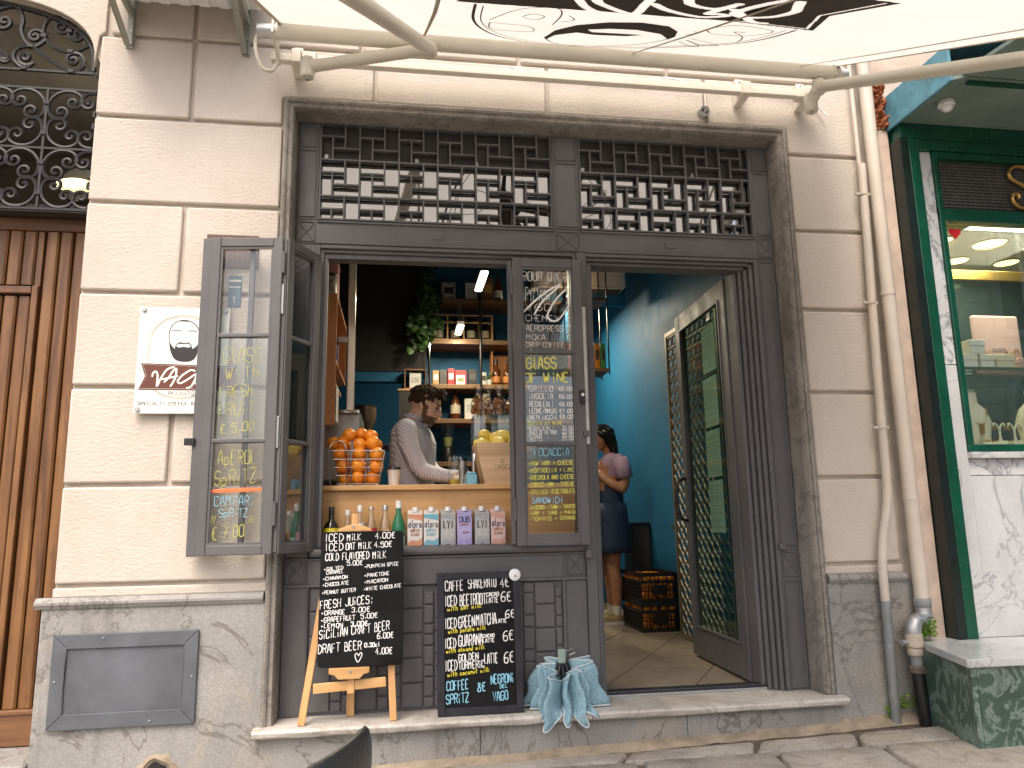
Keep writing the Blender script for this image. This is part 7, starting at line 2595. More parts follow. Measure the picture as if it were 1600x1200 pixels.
# ------------------------------------------------------------------ back shelves
sh_ = thing('wall_shelves', 'wooden shelves on black poles against the blue wall', 'shelves', (0.8, 2.5, 0.04))
SHZ = (2.640, 2.300, 1.940, 1.665, 1.330)
for k, z in enumerate(SHZ):
    obj('shelf_board', MB().box(0.245, 1.40, 2.345, 2.6395, z - 0.035, z), SHELFWOOD, sh_, bevel=0.003)
for x in (0.232, 0.640, 1.05, 1.41):
    obj('pole', MB().tube([(x, 2.33, 0.041), (x, 2.33, 3.599)], 0.011, 8), CHROME if x < 0.3 else BLACKPL, sh_, smooth=True)


def bx(name, label, x0, x1, y0, y1, z, h, m, cat='box', group='things on the back shelves', lid=None):
    t = thing(name, label, cat, ((x0 + x1) / 2, (y0 + y1) / 2, z))
    t['group'] = group
    w_, d_ = (x1 - x0) / 2, (y1 - y0) / 2
    obj('body', MB().box(-w_, w_, -d_, d_, 0.0005, h), m, t, local=True, bevel=0.003)
    s = MB()
    poly_on(s, [(-w_ * 0.7, h * 0.35), (w_ * 0.7, h * 0.35), (w_ * 0.7, h * 0.72), (-w_ * 0.7, h * 0.72)], (Vector((0, -d_ - 0.0003, 0)), Vector((1, 0, 0)), Vector((0, 0, 1)), Vector((0, -1, 0))), 0.0003)
    obj('front_label', s, lid or WL, t, local=True, recalc=False)
    return t


bx('tin_box', 'black and white patterned tin box on the top shelf', 0.335, 0.445, 2.38, 2.50, SHZ[0] + 0.0005, 0.145, pm('patterned_tin', (0.30, 0.30, 0.28), 0.4, 0.95, 34), 'tin', lid=INK)
bx('framed_card', 'white card with a ring drawing on the top shelf', 0.530, 0.625, 2.42, 2.44, SHZ[0] + 0.0005, 0.16, WL, 'card', lid=pm('grey_print', (0.45, 0.45, 0.43), 0.6, 0.3, 40))
bx('storage_box', 'brown carton behind the lamp on the top shelf', 0.66, 0.76, 2.40, 2.55, SHZ[0] + 0.0005, 0.20, SHELFWOOD, lid=PINE)
bottle(0.80, 2.42, SHZ[0] + 0.0005, std(0.035, 0.2, 0.014), AMBER, 'squat amber bottle at the end of the top shelf', (0.016, 0.19, 0.21, BLACKPL), (0.035, 0.03, 0.09, WL), group='things on the back shelves')
# divided wine box on the second shelf
wb = thing('wine_box', 'divided wooden box with wine bottles on the second shelf', 'box', (0.52, 2.46, SHZ[1] + 0.0005))
for x in (-0.27, -0.14, -0.01, 0.12, 0.22):
    obj('divider', MB().box(x - 0.005, x + 0.005, -0.09, 0.09, 0.0005, 0.20), PINE, wb, local=True)
for z in (0.0005, 0.14, 0.2005):
    obj('slat', MB().box(-0.275, 0.225, 0.0905, 0.098, z, z + 0.012), PINE, wb, local=True)
    obj('slat', MB().box(-0.275, 0.225, -0.098, -0.0905, z, z + 0.010), PINE, wb, local=True)
obj('base_board', MB().box(-0.264, 0.214, -0.09, 0.09, 0.0004, 0.006), PINE, wb, local=True)
for k, x in enumerate((-0.205, -0.075, 0.055, 0.17)):
    bottle(0.52 + x, 2.46, SHZ[1] + 0.0075, std(0.036, 0.185, 0.015), pm('dark_green_glass', (0.012, 0.02, 0.01), 0.08, 0.2, 5), ['wine bottle in the first cell of the divided box', 'wine bottle in the second cell of the divided box', 'wine bottle in the third cell of the divided box', 'wine bottle in the last cell of the divided box'][k], (0.017, 0.165, 0.19, DARKB), (0.036, 0.03, 0.09, pm('cream_label', (0.55, 0.50, 0.38), 0.6, 0.1, 30)), group='wine bottles in the divided box')
RED = pm('red_pack', (0.50, 0.03, 0.03), 0.5, 0.25, 50)
DG = pm('dark_grey_pack', (0.06, 0.058, 0.055), 0.5, 0.2, 20)
z = SHZ[2] + 0.0005
bx('paper_pack', 'tan pack at the pole end of the third shelf', 0.262, 0.312, 2.40, 2.50, z, 0.12, pm('tan_pack', (0.40, 0.26, 0.12), 0.6, 0.15, 12))
bx('paper_pack', 'dark grey pack on the third shelf', 0.318, 0.375, 2.40, 2.50, z, 0.125, DG, lid=DG)
bx('paper_pack', 'upright red pack with white print on the third shelf', 0.382, 0.435, 2.40, 2.50, z, 0.135, RED)
bx('paper_pack', 'wide red pack behind a white pouch on the third shelf', 0.445, 0.535, 2.44, 2.52, z, 0.13, RED, lid=pm('pink_label', (0.62, 0.30, 0.32)))
bx('coffee_pouch', 'small white pouch in front of the red pack', 0.445, 0.518, 2.37, 2.40, z, 0.075, WL, 'pouch', lid=pm('olive_print', (0.22, 0.22, 0.10), 0.6, 0.4, 40))
bx('coffee_pouch', 'black coffee pouch on the third shelf', 0.545, 0.615, 2.39, 2.46, z, 0.13, BLACKPL, 'pouch', lid=DG)
bx('coffee_pouch', 'white coffee pouch near the second pole', 0.648, 0.69, 2.38, 2.44, z, 0.105, WL, 'pouch', lid=DG)
pt = thing('herb_pot', 'tiny potted herb near the whisky box', 'plant', (0.715, 2.40, z))
obj('pot', MB().lathe([(0.020, 0.0005), (0.026, 0.045)], 12), WL, pt, local=True, smooth=True)
s = MB()
rr = random.Random(8)
for k in range(26):
    c = Vector((rr.uniform(-0.03, 0.03), rr.uniform(-0.03, 0.03), 0.05 + rr.random() * 0.05))
    ro = Matrix.Rotation(rr.uniform(0, 6), 3, 'Z') @ Matrix.Rotation(rr.uniform(-1, 1), 3, 'X')
    s.add([c + ro @ Vector(p) for p in ((-0.012, 0, 0), (0, 0.006, 0.002), (0.012, 0, 0), (0, -0.006, 0.002))], [(0, 1, 2, 3)])
obj('leaves', s, LEAF, pt, local=True, recalc=False, kind='stuff')
wb2 = thing('whisky_box', 'open wooden box framing two dark liquor bottles on the third shelf', 'box', (0.84, 2.52, z))
obj('back_board', MB().box(-0.09, 0.13, 0.06, 0.07, 0.0005, 0.29), ORANGEWOOD, wb2, local=True)
for a in (-0.10, 0.131):
    obj('side_board', MB().box(a, a + 0.0095, -0.08, 0.07, 0.0005, 0.29), ORANGEWOOD, wb2, local=True)
for k, x in enumerate((0.775, 0.865)):
    bottle(x, 2.42, z, [(0.034, 0), (0.037, 0.006), (0.037, 0.10), (0.028, 0.13), (0.013, 0.145), (0.012, 0.20)], AMBER, ['squat liquor bottle by the pole on the third shelf', 'squat liquor bottle farther from the pole on the third shelf'][k], (0.0155, 0.19, 0.218, BLACKPL), (0.037, 0.025, 0.075, pm('orange_label', (0.5, 0.2, 0.05), 0.6, 0.3, 40)), group='liquor bottles on the third shelf')
z = SHZ[3] + 0.0005
bottle(0.300, 2.44, z, std(0.030, 0.24, 0.012), pm('pale_wine', (0.35, 0.28, 0.08), 0.1, 0.1, 5), 'pale wine bottle low on the back shelf', (0.014, 0.225, 0.26, WL), (0.030, 0.05, 0.11, WL), group='bottles on the lowest back shelf')
bottle(0.445, 2.44, z, [(0.038, 0), (0.043, 0.006), (0.040, 0.10), (0.030, 0.16), (0.013, 0.185), (0.012, 0.22)], AMBER, 'brown rum bottle low on the back shelf', (0.016, 0.205, 0.235, BLACKPL), (0.041, 0.045, 0.12, pm('cream_label', (0.55, 0.50, 0.38))), group='bottles on the lowest back shelf')
bx('coffee_pouch', 'white pouch next to the rum bottle', 0.515, 0.61, 2.40, 2.46, z, 0.17, WL, 'pouch', lid=pm('grey_print', (0.45, 0.45, 0.43)))
bx('coffee_pouch', 'tall pale bag behind the biscuit bags', 0.625, 0.72, 2.40, 2.48, z, 0.21, pm('kraft_bag', (0.50, 0.42, 0.30), 0.7, 0.1, 8), 'pouch')
# two small framed cubes left of the pole
fb_ = thing('frame_box', 'small wooden frame box holding a white coffee pouch', 'box', (0.125, 2.40, 1.90))
for a in ((-0.075, 0.075, 0.0005, 0.010), (-0.075, 0.075, 0.150, 0.160)):
    obj('board', MB().box(a[0], a[1], -0.05, 0.05, a[2], a[3]), SHELFWOOD, fb_, local=True)
for a in (-0.085, 0.0755):
    obj('board', MB().box(a, a + 0.0095, -0.05, 0.05, 0.0005, 0.160), SHELFWOOD, fb_, local=True)
bx('coffee_pouch', 'white pouch inside the small frame box', 0.080, 0.170, 2.37, 2.42, 1.9105, 0.12, WL, 'pouch', lid=pm('grey_print', (0.45, 0.45, 0.43)))
fc = thing('side_cabinet', 'wooden side cabinet under the frame box', 'cabinet', (0.10, 2.40, 0.041))
obj('carcass', MB().box(-0.10, 0.105, -0.06, 0.06, 0.0005, 1.845), DARKPANEL, fc, local=True)
obj('top_board', MB().box(-0.11, 0.115, -0.065, 0.065, 1.8455, 1.858), PINE, fc, local=True)
# ------------------------------------------------------------------ trailing plant
pl_ = thing('hanging_plant', 'trailing green pothos hanging by the pole above the shelves', 'plant', (0.22, 2.22, 2.2))
LEAFP = leafmat('pothos_leaf', (0.020, 0.055, 0.014))
LEAFP2 = leafmat('pothos_leaf_pale', (0.06, 0.13, 0.025))
rr = random.Random(21)
vine, lf, lf2 = MB(), MB(), MB()


def pleaf(dst, c, sz, d):
    d = Vector(d).normalized()
    sd = d.cross(Vector((rr.uniform(-0.4, 0.4), -1, rr.uniform(-0.3, 0.5)))).normalized()
    nn = sd.cross(d)
    pr = [(0, 0), (0.15, 0.42), (0.45, 0.48), (0.75, 0.28), (1.0, 0)]
    vs = [c + d * a * sz + sd * b * sz + nn * (-0.10 * sz * math.sin(PI * a)) for a, b in pr] + [c + d * a * sz - sd * b * sz + nn * (-0.10 * sz * math.sin(PI * a)) for a, b in pr[1:-1]] + [c + d * 0.45 * sz + nn * 0.05 * sz]
    # fan from the midrib
    dst.add(vs, [(0, 1, 8), (1, 2, 8), (2, 3, 8), (3, 4, 8), (4, 7, 8), (7, 6, 8), (6, 5, 8), (5, 0, 8)])


tops = []
for k in range(11):
    x0_, y0_ = 0.235 + rr.uniform(-0.03, 0.03), 2.27 + rr.uniform(-0.03, 0.03)
    x, z_ = x0_, 2.92 - rr.random() * 0.25
    ex = 0.19 + rr.uniform(-0.13, 0.11)
    ez = 2.27 + rr.uniform(-0.06, 0.22)
    pth = []
    for i in range(10):
        t = i / 9
        pth.append((x0_ + (ex - x0_) * t ** 0.8 + 0.015 * math.sin(i + k), y0_ - 0.10 * math.sin(t * PI) * rr.random(), z_ + (ez - z_) * t))
    vine.tube(pth, 0.003, 4)
    for i in range(1, 10):
        for q in range(5 if i > 5 else 2):
            c = Vector(pth[i]) + Vector((rr.uniform(-0.02, 0.02), rr.uniform(-0.03, 0.01), rr.uniform(-0.02, 0.02)))
            pleaf(lf2 if (rr.random() < 0.25) else lf, c, rr.uniform(0.035, 0.065), (rr.uniform(-1, 1), rr.uniform(-0.7, 0.1), rr.uniform(-1.2, 0.1)))
obj('vines', vine, LEAFP, pl_, kind='stuff')
obj('leaves', lf, LEAFP, pl_, recalc=False, kind='stuff', smooth=True)
obj('young_leaves', lf2, LEAFP2, pl_, recalc=False, kind='stuff', smooth=True)
obj('basket', MB().lathe([(0.06, 2.86), (0.085, 2.96)], 14, (0.235, 2.24, 0)), BLACKPL, pl_, smooth=True)
obj('hanger', MB().tube([(0.235, 2.24, 2.96), (0.235, 2.24, 3.599)], 0.003, 5), BLACKPL, pl_)

# ------------------------------------------------------------------ pendant lights
LED = emit('led_glow', (1.0, 0.90, 0.62), 7.0)


def pendant(x, y0, y1, z, label, power):
    t = thing('pendant_light', label, 'lamp', (x, (y0 + y1) / 2, z), group='lit linear pendant lamps')
    obj('diffuser', MB().box(x - 0.024, x + 0.024, y0, y1, z - 0.018, z), LED, t, bevel=0.006)
    obj('housing', MB().box(x - 0.026, x + 0.026, y0 - 0.004, y1 + 0.004, z + 0.0005, z + 0.022), BLACKPL, t)
    for y in (y0 + 0.04, y1 - 0.04):
        obj('wire', MB().tube([(x, y, z + 0.022), (x, y, 3.599)], 0.0015, 4), BLACKPL, t)
    l = bpy.data.lights.new('pendant_glow', 'AREA')
    l.shape = 'RECTANGLE'
    l.size = 0.05
    l.size_y = y1 - y0
    l.energy = power
    l.color = (1.0, 0.86, 0.62)
    lo_ = bpy.data.objects.new('pendant_glow', l)
    COL.objects.link(lo_)
    lo_.parent = t
    lo_.location = Vector((x, (y0 + y1) / 2, z - 0.022)) - worg(t)


pendant(0.545, 1.18, 1.58, 2.48, 'lit linear pendant lamp nearest the window', 10)
pendant(0.455, 2.00, 2.26, 2.335, 'smaller lit pendant lamp in front of the wine box', 3)
pendant(1.42, 2.25, 2.60, 2.74, 'lit pendant lamp over the aisle by the open door', 4)
pendant(1.42, 3.20, 3.80, 2.86, 'lit pendant lamp deep in the aisle behind the shelves', 22)

# ------------------------------------------------------------------ things seen through the open door
acu = thing('wall_air_conditioner', 'white air conditioner on the beam inside the open door', 'air conditioner', (1.60, 2.55, 2.78))
obj('casing', MB().box(1.10, 1.90, 2.43, 2.6395, 2.80, 3.08), WHITEP, acu, bevel=0.02, segs=3)
obj('louvre', MB().box(1.13, 1.87, 2.425, 2.50, 2.785, 2.799), WHITEP, acu)
s = MB()
for k in range(5):
    s.box(1.14, 1.86, 2.44 + 0.03 * k, 2.445 + 0.03 * k, 2.776, 2.784)
obj('vent_slots', s, DG, acu)
hs = thing('hanging_shelf', 'black framed hanging shelf with coloured packs seen through the door', 'shelf', (1.52, 2.25, 2.0))
for z in (2.02, 2.60):
    obj('shelf_board', MB().box(1.30, 1.64, 2.16, 2.42, z, z + 0.025), SHELFWOOD, hs)
for x in (1.290, 1.6405):
    for y in (2.17, 2.40):
        obj('upright', MB().box(x, x + 0.0095, y, y + 0.012, 2.0, 3.599), BLACKPL, hs)
for k in range(6):
    pkm = [pm('pack_red', (0.5, 0.03, 0.03), 0.5, 0.2, 40), pm('pack_orange', (0.6, 0.22, 0.02), 0.5, 0.2, 40), pm('pack_green', (0.06, 0.25, 0.08), 0.5, 0.2, 40)][k % 3]
    bx('snack_pack', ['red', 'orange', 'green', 'second red', 'second orange', 'second green'][k] + ' snack pack in the hanging shelf by the door', 1.34 + 0.049 * k, 1.380 + 0.049 * k, 2.19, 2.30, 2.0455, 0.21, pkm, 'pack', 'snack packs in the hanging shelf', lid=DG)
cabn = thing('dark_cabinet', 'narrow dark cabinet against the blue wall behind the orange crates', 'cabinet', (2.02, 2.82, 0.041))
obj('carcass', MB().box(-0.09, 0.075, -0.12, 0.12, 0.0005, 0.80), BLACKPL, cabn, local=True, bevel=0.006)
obj('door_panel', MB().box(-0.08, 0.065, -0.128, -0.1205, 0.03, 0.77), DARKPANEL, cabn, local=True, bevel=0.004)


def crate(z, label):
    t = thing('plastic_crate', label, 'crate', (1.94, 2.36, z), group='black plastic fruit crates by the door')
    W_, D_, H_ = 0.145, 0.25, 0.215
    for zz in (0.0005, 0.135, 0.185):
        h = 0.022 if zz < 0.18 else 0.03
        obj('rim', MB().box(-W_, W_, -D_, -D_ + 0.012, zz, zz + h), BLACKPL, t, local=True)
        obj('rim', MB().box(-W_, W_, D_ - 0.012, D_, zz, zz + h), BLACKPL, t, local=True)
        obj('rim', MB().box(-W_, -W_ + 0.012, -D_ + 0.0125, D_ - 0.0125, zz, zz + h), BLACKPL, t, local=True)
        obj('rim', MB().box(W_ - 0.012, W_, -D_ + 0.0125, D_ - 0.0125, zz, zz + h), BLACKPL, t, local=True)
    s = MB()
    n = 11
    for k in range(n):
        x = -W_ + 0.006 + (2 * W_ - 0.016) * k / (n - 1)
        for y in (-D_ + 0.001, D_ - 0.009):
            s.box(x, x + 0.005, y, y + 0.008, 0.023, 0.1345)
    for k in range(17):
        y = -D_ + 0.02 + (2 * D_ - 0.045) * k / 16
        for x in (-W_ + 0.001, W_ - 0.009):
            s.box(x, x + 0.008, y, y + 0.005, 0.023, 0.1345)
    for zz in (0.050, 0.078, 0.106):
        s.box(-W_ + 0.012, W_ - 0.012, -D_ + 0.002, -D_ + 0.008, zz, zz + 0.005)
        s.box(-W_ + 0.002, -W_ + 0.008, -D_ + 0.012, D_ - 0.012, zz, zz + 0.005)
    obj('lattice', s, BLACKPL, t, local=True, kind='stuff')
    obj('label_plate', MB().box(-0.05, 0.06, -D_ - 0.004, -D_ - 0.0005, 0.06, 0.125), BLACKPL, t, local=True)
    obj('base', MB().box(-W_ + 0.0125, W_ - 0.0125, -D_ + 0.0125, D_ - 0.0125, 0.001, 0.008), BLACKPL, t, local=True)
    for k in range(5):
        x = -W_ + 0.01 + (2 * W_ - 0.028) * k / 4
        obj('corner_post', MB().box(x, x + 0.010, -D_ + 0.0005, -D_ + 0.0105, 0.1575, 0.1845), BLACKPL, t, local=True)
    for lay, zz in enumerate((0.046, 0.108, 0.165)):
        for i in range(4):
            for j in range(6):
                if j in (2, 3, 4) and lay < 2 and i in (1, 2):
                    continue
                orange(1.94 - 0.100 + 0.067 * i + random.uniform(-0.006, 0.006), 2.36 - 0.200 + 0.079 * j + random.uniform(-0.006, 0.006), z + zz + random.uniform(-0.004, 0.004), 0.95, 'orange piled in the ' + ('upper' if z > 0.2 else 'lower') + ' black crate by the door', 'oranges in the ' + ('upper' if z > 0.2 else 'lower') + ' crate')


crate(0.041, 'lower black plastic crate of oranges on the floor')
crate(0.2565, 'upper black plastic crate of oranges on the stack')


# ================================================================== PEOPLE
def skinmat(name, c):
    m, nt, b = nodes(name)
    n = tex_noise(nt, coords(nt), 18, 4)
    L(nt, ramp(nt, n, [(0.3, tuple(x * 0.86 for x in c)), (0.7, tuple(min(1, x * 1.1) for x in c))]), b.inputs['Base Color'])
    b.inputs['Roughness'].default_value = 0.5
    b.inputs['Subsurface Weight'].default_value = 0.08
    b.inputs['Subsurface Radius'].default_value = (0.02, 0.008, 0.004)
    return m


def remesh(mb, voxel, smooth_it, mats, rule, name, parent, post=None):
    """fuse overlapping volumes into one continuous surface, smooth it and colour it by region"""
    me = mesh_of(name, mb, mats[0], True)
    tmp = bpy.data.objects.new('tmp', me)
    COL.objects.link(tmp)
    r = tmp.modifiers.new('r', 'REMESH')
    r.mode = 'VOXEL'
    r.voxel_size = voxel
    s = tmp.modifiers.new('s', 'SMOOTH')
    s.iterations = smooth_it
    s.factor = 0.5
    dg = bpy.context.evaluated_depsgraph_get()
    out = bpy.data.meshes.new_from_object(tmp.evaluated_get(dg))
    bpy.data.objects.remove(tmp)
    out.name = name
    if post:
        for v in out.vertices:
            v.co = post(v.co)
    out.materials.clear()
    for m in mats:
        out.materials.append(m)
    for p in out.polygons:
        p.material_index = rule(p.center, p.normal)
        p.use_smooth = True
    o = bpy.data.objects.new(name, out)
    COL.objects.link(o)
    o.parent = parent
    return o


def capsule_chain(mb, pts, rs, sx=1.0, n=12):
    """smooth limb through joints, rounded at its ends"""
    p = catmull([tuple(q) for q in pts], 5)
    r = [x[0] for x in catmull([(a,) for a in rs], 5)]
    mb.tube(p, r, n, sx=sx)
    mb.ell(p[0], (r[0],) * 3, n, 8)
    mb.ell(p[-1], (r[-1],) * 3, n, 8)


def hand(mb, wrist, fwd, palm_n, size=0.18, curl=0.5, thumb_side=1):
    """palm and five separate bent fingers"""
    w, f, n = Vector(wrist), Vector(fwd).normalized(), Vector(palm_n).normalized()
    sd = f.cross(n).normalized()
    k = size / 0.18
    pc_ = w + f * 0.045 * k
    rot = Matrix((f, sd, n)).transposed()
    mb.ell(pc_, (0.048 * k, 0.040 * k, 0.016 * k), 12, 8, rot)
    for i, (off, ln) in enumerate(((-0.030, 0.066), (-0.010, 0.076), (0.010, 0.072), (0.029, 0.056))):
        b = w + f * 0.080 * k + sd * off * k
        c1 = b + (f * math.cos(curl * 0.6) + n * math.sin(curl * 0.6)) * ln * 0.45 * k
        c2 = c1 + (f * math.cos(curl * 1.4) + n * math.sin(curl * 1.4)) * ln * 0.32 * k
        c3 = c2 + (f * math.cos(curl * 2.2) + n * math.sin(curl * 2.2)) * ln * 0.26 * k
        mb.tube([b - f * 0.02, b, c1, c2, c3], [0.0095, 0.0092, 0.0088, 0.008, 0.007], 8)
    b = w + f * 0.025 * k + sd * thumb_side * -0.032 * k
    c1 = b + (f * 0.6 - sd * thumb_side * 0.75 + n * 0.25).normalized() * 0.036 * k
    c2 = c1 + (f * 0.85 - sd * thumb_side * 0.3 + n * 0.45).normalized() * 0.030 * k
    mb.tube([b + sd * thumb_side * 0.01, b, c1, c2], [0.013, 0.012, 0.010, 0.008], 8)


SKIN = skinmat('skin_tan', (0.70, 0.45, 0.33))
SKINW = skinmat('skin_warm', (0.40, 0.19, 0.105))
BEARD = pm('beard_brown', (0.13, 0.070, 0.045), 0.8, 0.35, 160)
HAIRD = pm('dark_brown_hair', (0.040, 0.022, 0.012), 0.85, 0.5, 90)
HAIRB = pm('black_hair', (0.012, 0.008, 0.006), 0.4, 0.5, 60, stretch=(6, 6, 1))
LIP = skinmat('lips', (0.36, 0.13, 0.10))
EYEW = pm('eye_white', (0.6, 0.58, 0.55), 0.3, 0.02, 5)


def shirt_stripe():
    m, nt, b = nodes('striped_shirt')
    sp_ = nt.nodes.new('ShaderNodeSeparateXYZ')
    tc = nt.nodes.new('ShaderNodeTexCoord')
    L(nt, tc.outputs['Object'], sp_.inputs[0])
    mm = nt.nodes.new('ShaderNodeMath')
    mm.operation = 'MULTIPLY'
    mm.inputs[1].default_value = 520.0
    ad_ = nt.nodes.new('ShaderNodeMath')
    ad_.operation = 'ADD'
    y_ = nt.nodes.new('ShaderNodeMath')
    y_.operation = 'MULTIPLY'
    y_.inputs[1].default_value = 0.55
    z_ = nt.nodes.new('ShaderNodeMath')
    z_.operation = 'MULTIPLY'
    z_.inputs[1].default_value = 0.42
    a2 = nt.nodes.new('ShaderNodeMath')
    a2.operation = 'ADD'
    L(nt, sp_.outputs[1], y_.inputs[0])
    L(nt, sp_.outputs[2], z_.inputs[0])
    L(nt, sp_.outputs[0], ad_.inputs[0])
    L(nt, y_.outputs[0], ad_.inputs[1])
    L(nt, ad_.outputs[0], a2.inputs[0])
    L(nt, z_.outputs[0], a2.inputs[1])
    L(nt, a2.outputs[0], mm.inputs[0])
    si = nt.nodes.new('ShaderNodeMath')
    si.operation = 'SINE'
    L(nt, mm.outputs[0], si.inputs[0])
    mr = nt.nodes.new('ShaderNodeMapRange')
    mr.inputs[1].default_value = -1
    L(nt, si.outputs[0], mr.inputs[0])
    col = ramp(nt, mr.outputs[0], [(0.35, (0.72, 0.71, 0.76)), (0.65, (0.42, 0.415, 0.48))])
    L(nt, col, b.inputs['Base Color'])
    b.inputs['Roughness'].default_value = 0.85
    v = coords(nt, (1, 1, 1), False)
    bump(nt, b, tex_noise(nt, v, 16, 3, 0.5, 1.2), 0.6, 0.018)
    return m


SHIRT = shirt_stripe()
TROUS = pm('dark_trousers', (0.02, 0.02, 0.024), 0.85, 0.15, 20)
SHOE = pm('dark_shoes', (0.015, 0.014, 0.014), 0.5, 0.2, 20)

# ------------------------------------------------------------------ barista: profile towards +x, leaning over the counter
bar_ = thing('person', 'bearded man in a striped shirt preparing a drink behind the counter', 'person', (0.07, 1.08, 0.041))
B0 = worg(bar_)


def bl3(x, y, z):
    return (x - B0.x, y - B0.y, z - B0.z)


mb = MB()
yc = 1.08
# trunk: lofted ellipses (centre x, half depth along x, half width along y, z), facing +x with the chest turned a little to the camera
def trunk(mb, rows, yc, B, yaw=0.0, n=20):
    base = len(mb.v)
    vs = []
    for cx, dx, dy, z in rows:
        for j in range(n):
            a = 2 * PI * j / n
            u, w_ = dx * math.copysign(abs(math.cos(a)) ** 0.85, math.cos(a)), dy * math.copysign(abs(math.sin(a)) ** 0.85, math.sin(a))
            vs.append((cx + u * math.cos(yaw) - w_ * math.sin(yaw) - B.x, yc + u * math.sin(yaw) + w_ * math.cos(yaw) - B.y, z - B.z))
    fs = []
    for i in range(len(rows) - 1):
        for j in range(n):
            fs.append((i * n + j, i * n + (j + 1) % n, (i + 1) * n + (j + 1) % n, (i + 1) * n + j))
    fs += [tuple(range(n - 1, -1, -1)), tuple((len(rows) - 1) * n + j for j in range(n))]
    mb.add(vs, fs)


trunk(mb, [(0.075, 0.095, 0.150, 0.86), (0.075, 0.125, 0.172, 0.94), (0.078, 0.130, 0.170, 1.04), (0.080, 0.128, 0.172, 1.14), (0.085, 0.130, 0.185, 1.25), (0.088, 0.130, 0.200, 1.34), (0.080, 0.112, 0.198, 1.41), (0.075, 0.080, 0.150, 1.455), (0.085, 0.055, 0.080, 1.49)], yc, B0, R(-18))
# legs and shoes
for sy in (-0.095, 0.095):
    capsule_chain(mb, [bl3(0.075, yc + sy, 0.88), bl3(0.085, yc + sy, 0.68), bl3(0.09, yc + sy * 1.05, 0.49), bl3(0.075, yc + sy * 1.05, 0.28), bl3(0.07, yc + sy * 1.05, 0.11)], [0.092, 0.082, 0.062, 0.055, 0.045])
    mb.ell(bl3(0.115, yc + sy * 1.05, 0.080), (0.125, 0.045, 0.040), 14, 8)
# near arm: shoulder, elbow at the counter, forearm reaching forward
capsule_chain(mb, [bl3(0.045, 0.905, 1.405), bl3(0.065, 0.875, 1.30), bl3(0.118, 0.865, 1.185), bl3(0.15, 0.86, 1.155)], [0.066, 0.060, 0.053, 0.050])
capsule_chain(mb, [bl3(0.145, 0.86, 1.158), bl3(0.20, 0.845, 1.142), bl3(0.262, 0.825, 1.128), bl3(0.295, 0.815, 1.122)], [0.051, 0.047, 0.039, 0.033])
hand(mb, bl3(0.305, 0.812, 1.122), (1, -0.25, -0.15), (0.1, 0.4, -0.9), 0.17, 0.55, 1)
# far arm
capsule_chain(mb, [bl3(0.10, 1.245, 1.40), bl3(0.15, 1.27, 1.29), bl3(0.21, 1.24, 1.19), bl3(0.27, 1.15, 1.15), bl3(0.35, 1.02, 1.14), bl3(0.39, 0.95, 1.135)], [0.064, 0.058, 0.050, 0.046, 0.038, 0.030])
hand(mb, bl3(0.395, 0.94, 1.133), (0.35, -0.95, -0.1), (-0.8, -0.2, -0.5), 0.17, 0.55, -1)
# neck and head
HC = Vector((0.160, 1.070, 1.562))
capsule_chain(mb, [bl3(0.085, yc, 1.46), bl3(0.105, yc - 0.002, 1.50), bl3(0.130, yc - 0.004, 1.545)], [0.058, 0.054, 0.054])


def head(mb, C, B, fwd, pitch=0.0, k=1.0, parts=True):
    """skull, jaw, brow, nose, lips, chin, ears in a frame looking along fwd"""
    f = Vector((fwd[0], fwd[1], 0)).normalized()
    sd = Vector((-f.y, f.x, 0))
    rotp = Matrix.Rotation(pitch, 3, sd)
    f2 = rotp @ f
    up = rotp @ Vector((0, 0, 1))
    rot = Matrix((f2, sd, up)).transposed()

    def at(a, b, c):
        return Vector(C) - B + (f2 * a + sd * b + up * c) * k
    mb.ell(at(-0.012, 0, 0.030), (0.095 * k, 0.074 * k, 0.085 * k), 20, 14, rot)
    mb.ell(at(0.022, 0, -0.015), (0.066 * k, 0.064 * k, 0.085 * k), 16, 12, rot)
    mb.ell(at(0.030, 0, -0.068), (0.050 * k, 0.050 * k, 0.042 * k), 14, 10, rot)
    mb.ell(at(0.066, 0, -0.090), (0.020 * k, 0.026 * k, 0.018 * k), 12, 8, rot)
    mb.ell(at(0.074, 0, 0.026), (0.020 * k, 0.050 * k, 0.012 * k), 12, 8, rot)
    mb.tube([at(0.082, 0, 0.018), at(0.094, 0, -0.004), at(0.109, 0, -0.026), at(0.098, 0, -0.036)], [0.010 * k, 0.011 * k, 0.014 * k, 0.013 * k], 10)
    for b in (-0.012, 0.012):
        mb.ell(at(0.094, b, -0.032), (0.010 * k, 0.009 * k, 0.008 * k), 8, 6, rot)
    mb.ell(at(0.084, 0, -0.056), (0.012 * k, 0.022 * k, 0.007 * k), 10, 6, rot)
    mb.ell(at(0.082, 0, -0.067), (0.012 * k, 0.020 * k, 0.007 * k), 10, 6, rot)
    for b in (-0.050, 0.050):
        mb.ell(at(0.055, b * 0.75, -0.018), (0.022 * k, 0.018 * k, 0.022 * k), 10, 8, rot)
    for b in (-1, 1):
        mb.ell(at(-0.008, b * 0.074, -0.004), (0.018 * k, 0.009 * k, 0.030 * k), 10, 8, rot)
        mb.ell(at(-0.014, b * 0.080, 0.004), (0.014 * k, 0.007 * k, 0.022 * k), 10, 8, rot)
    return at, rot, f2, sd, up


at, hrot, hf, hs_, hu = head(mb, HC, B0, (1.0, -0.22), R(16), 0.95)


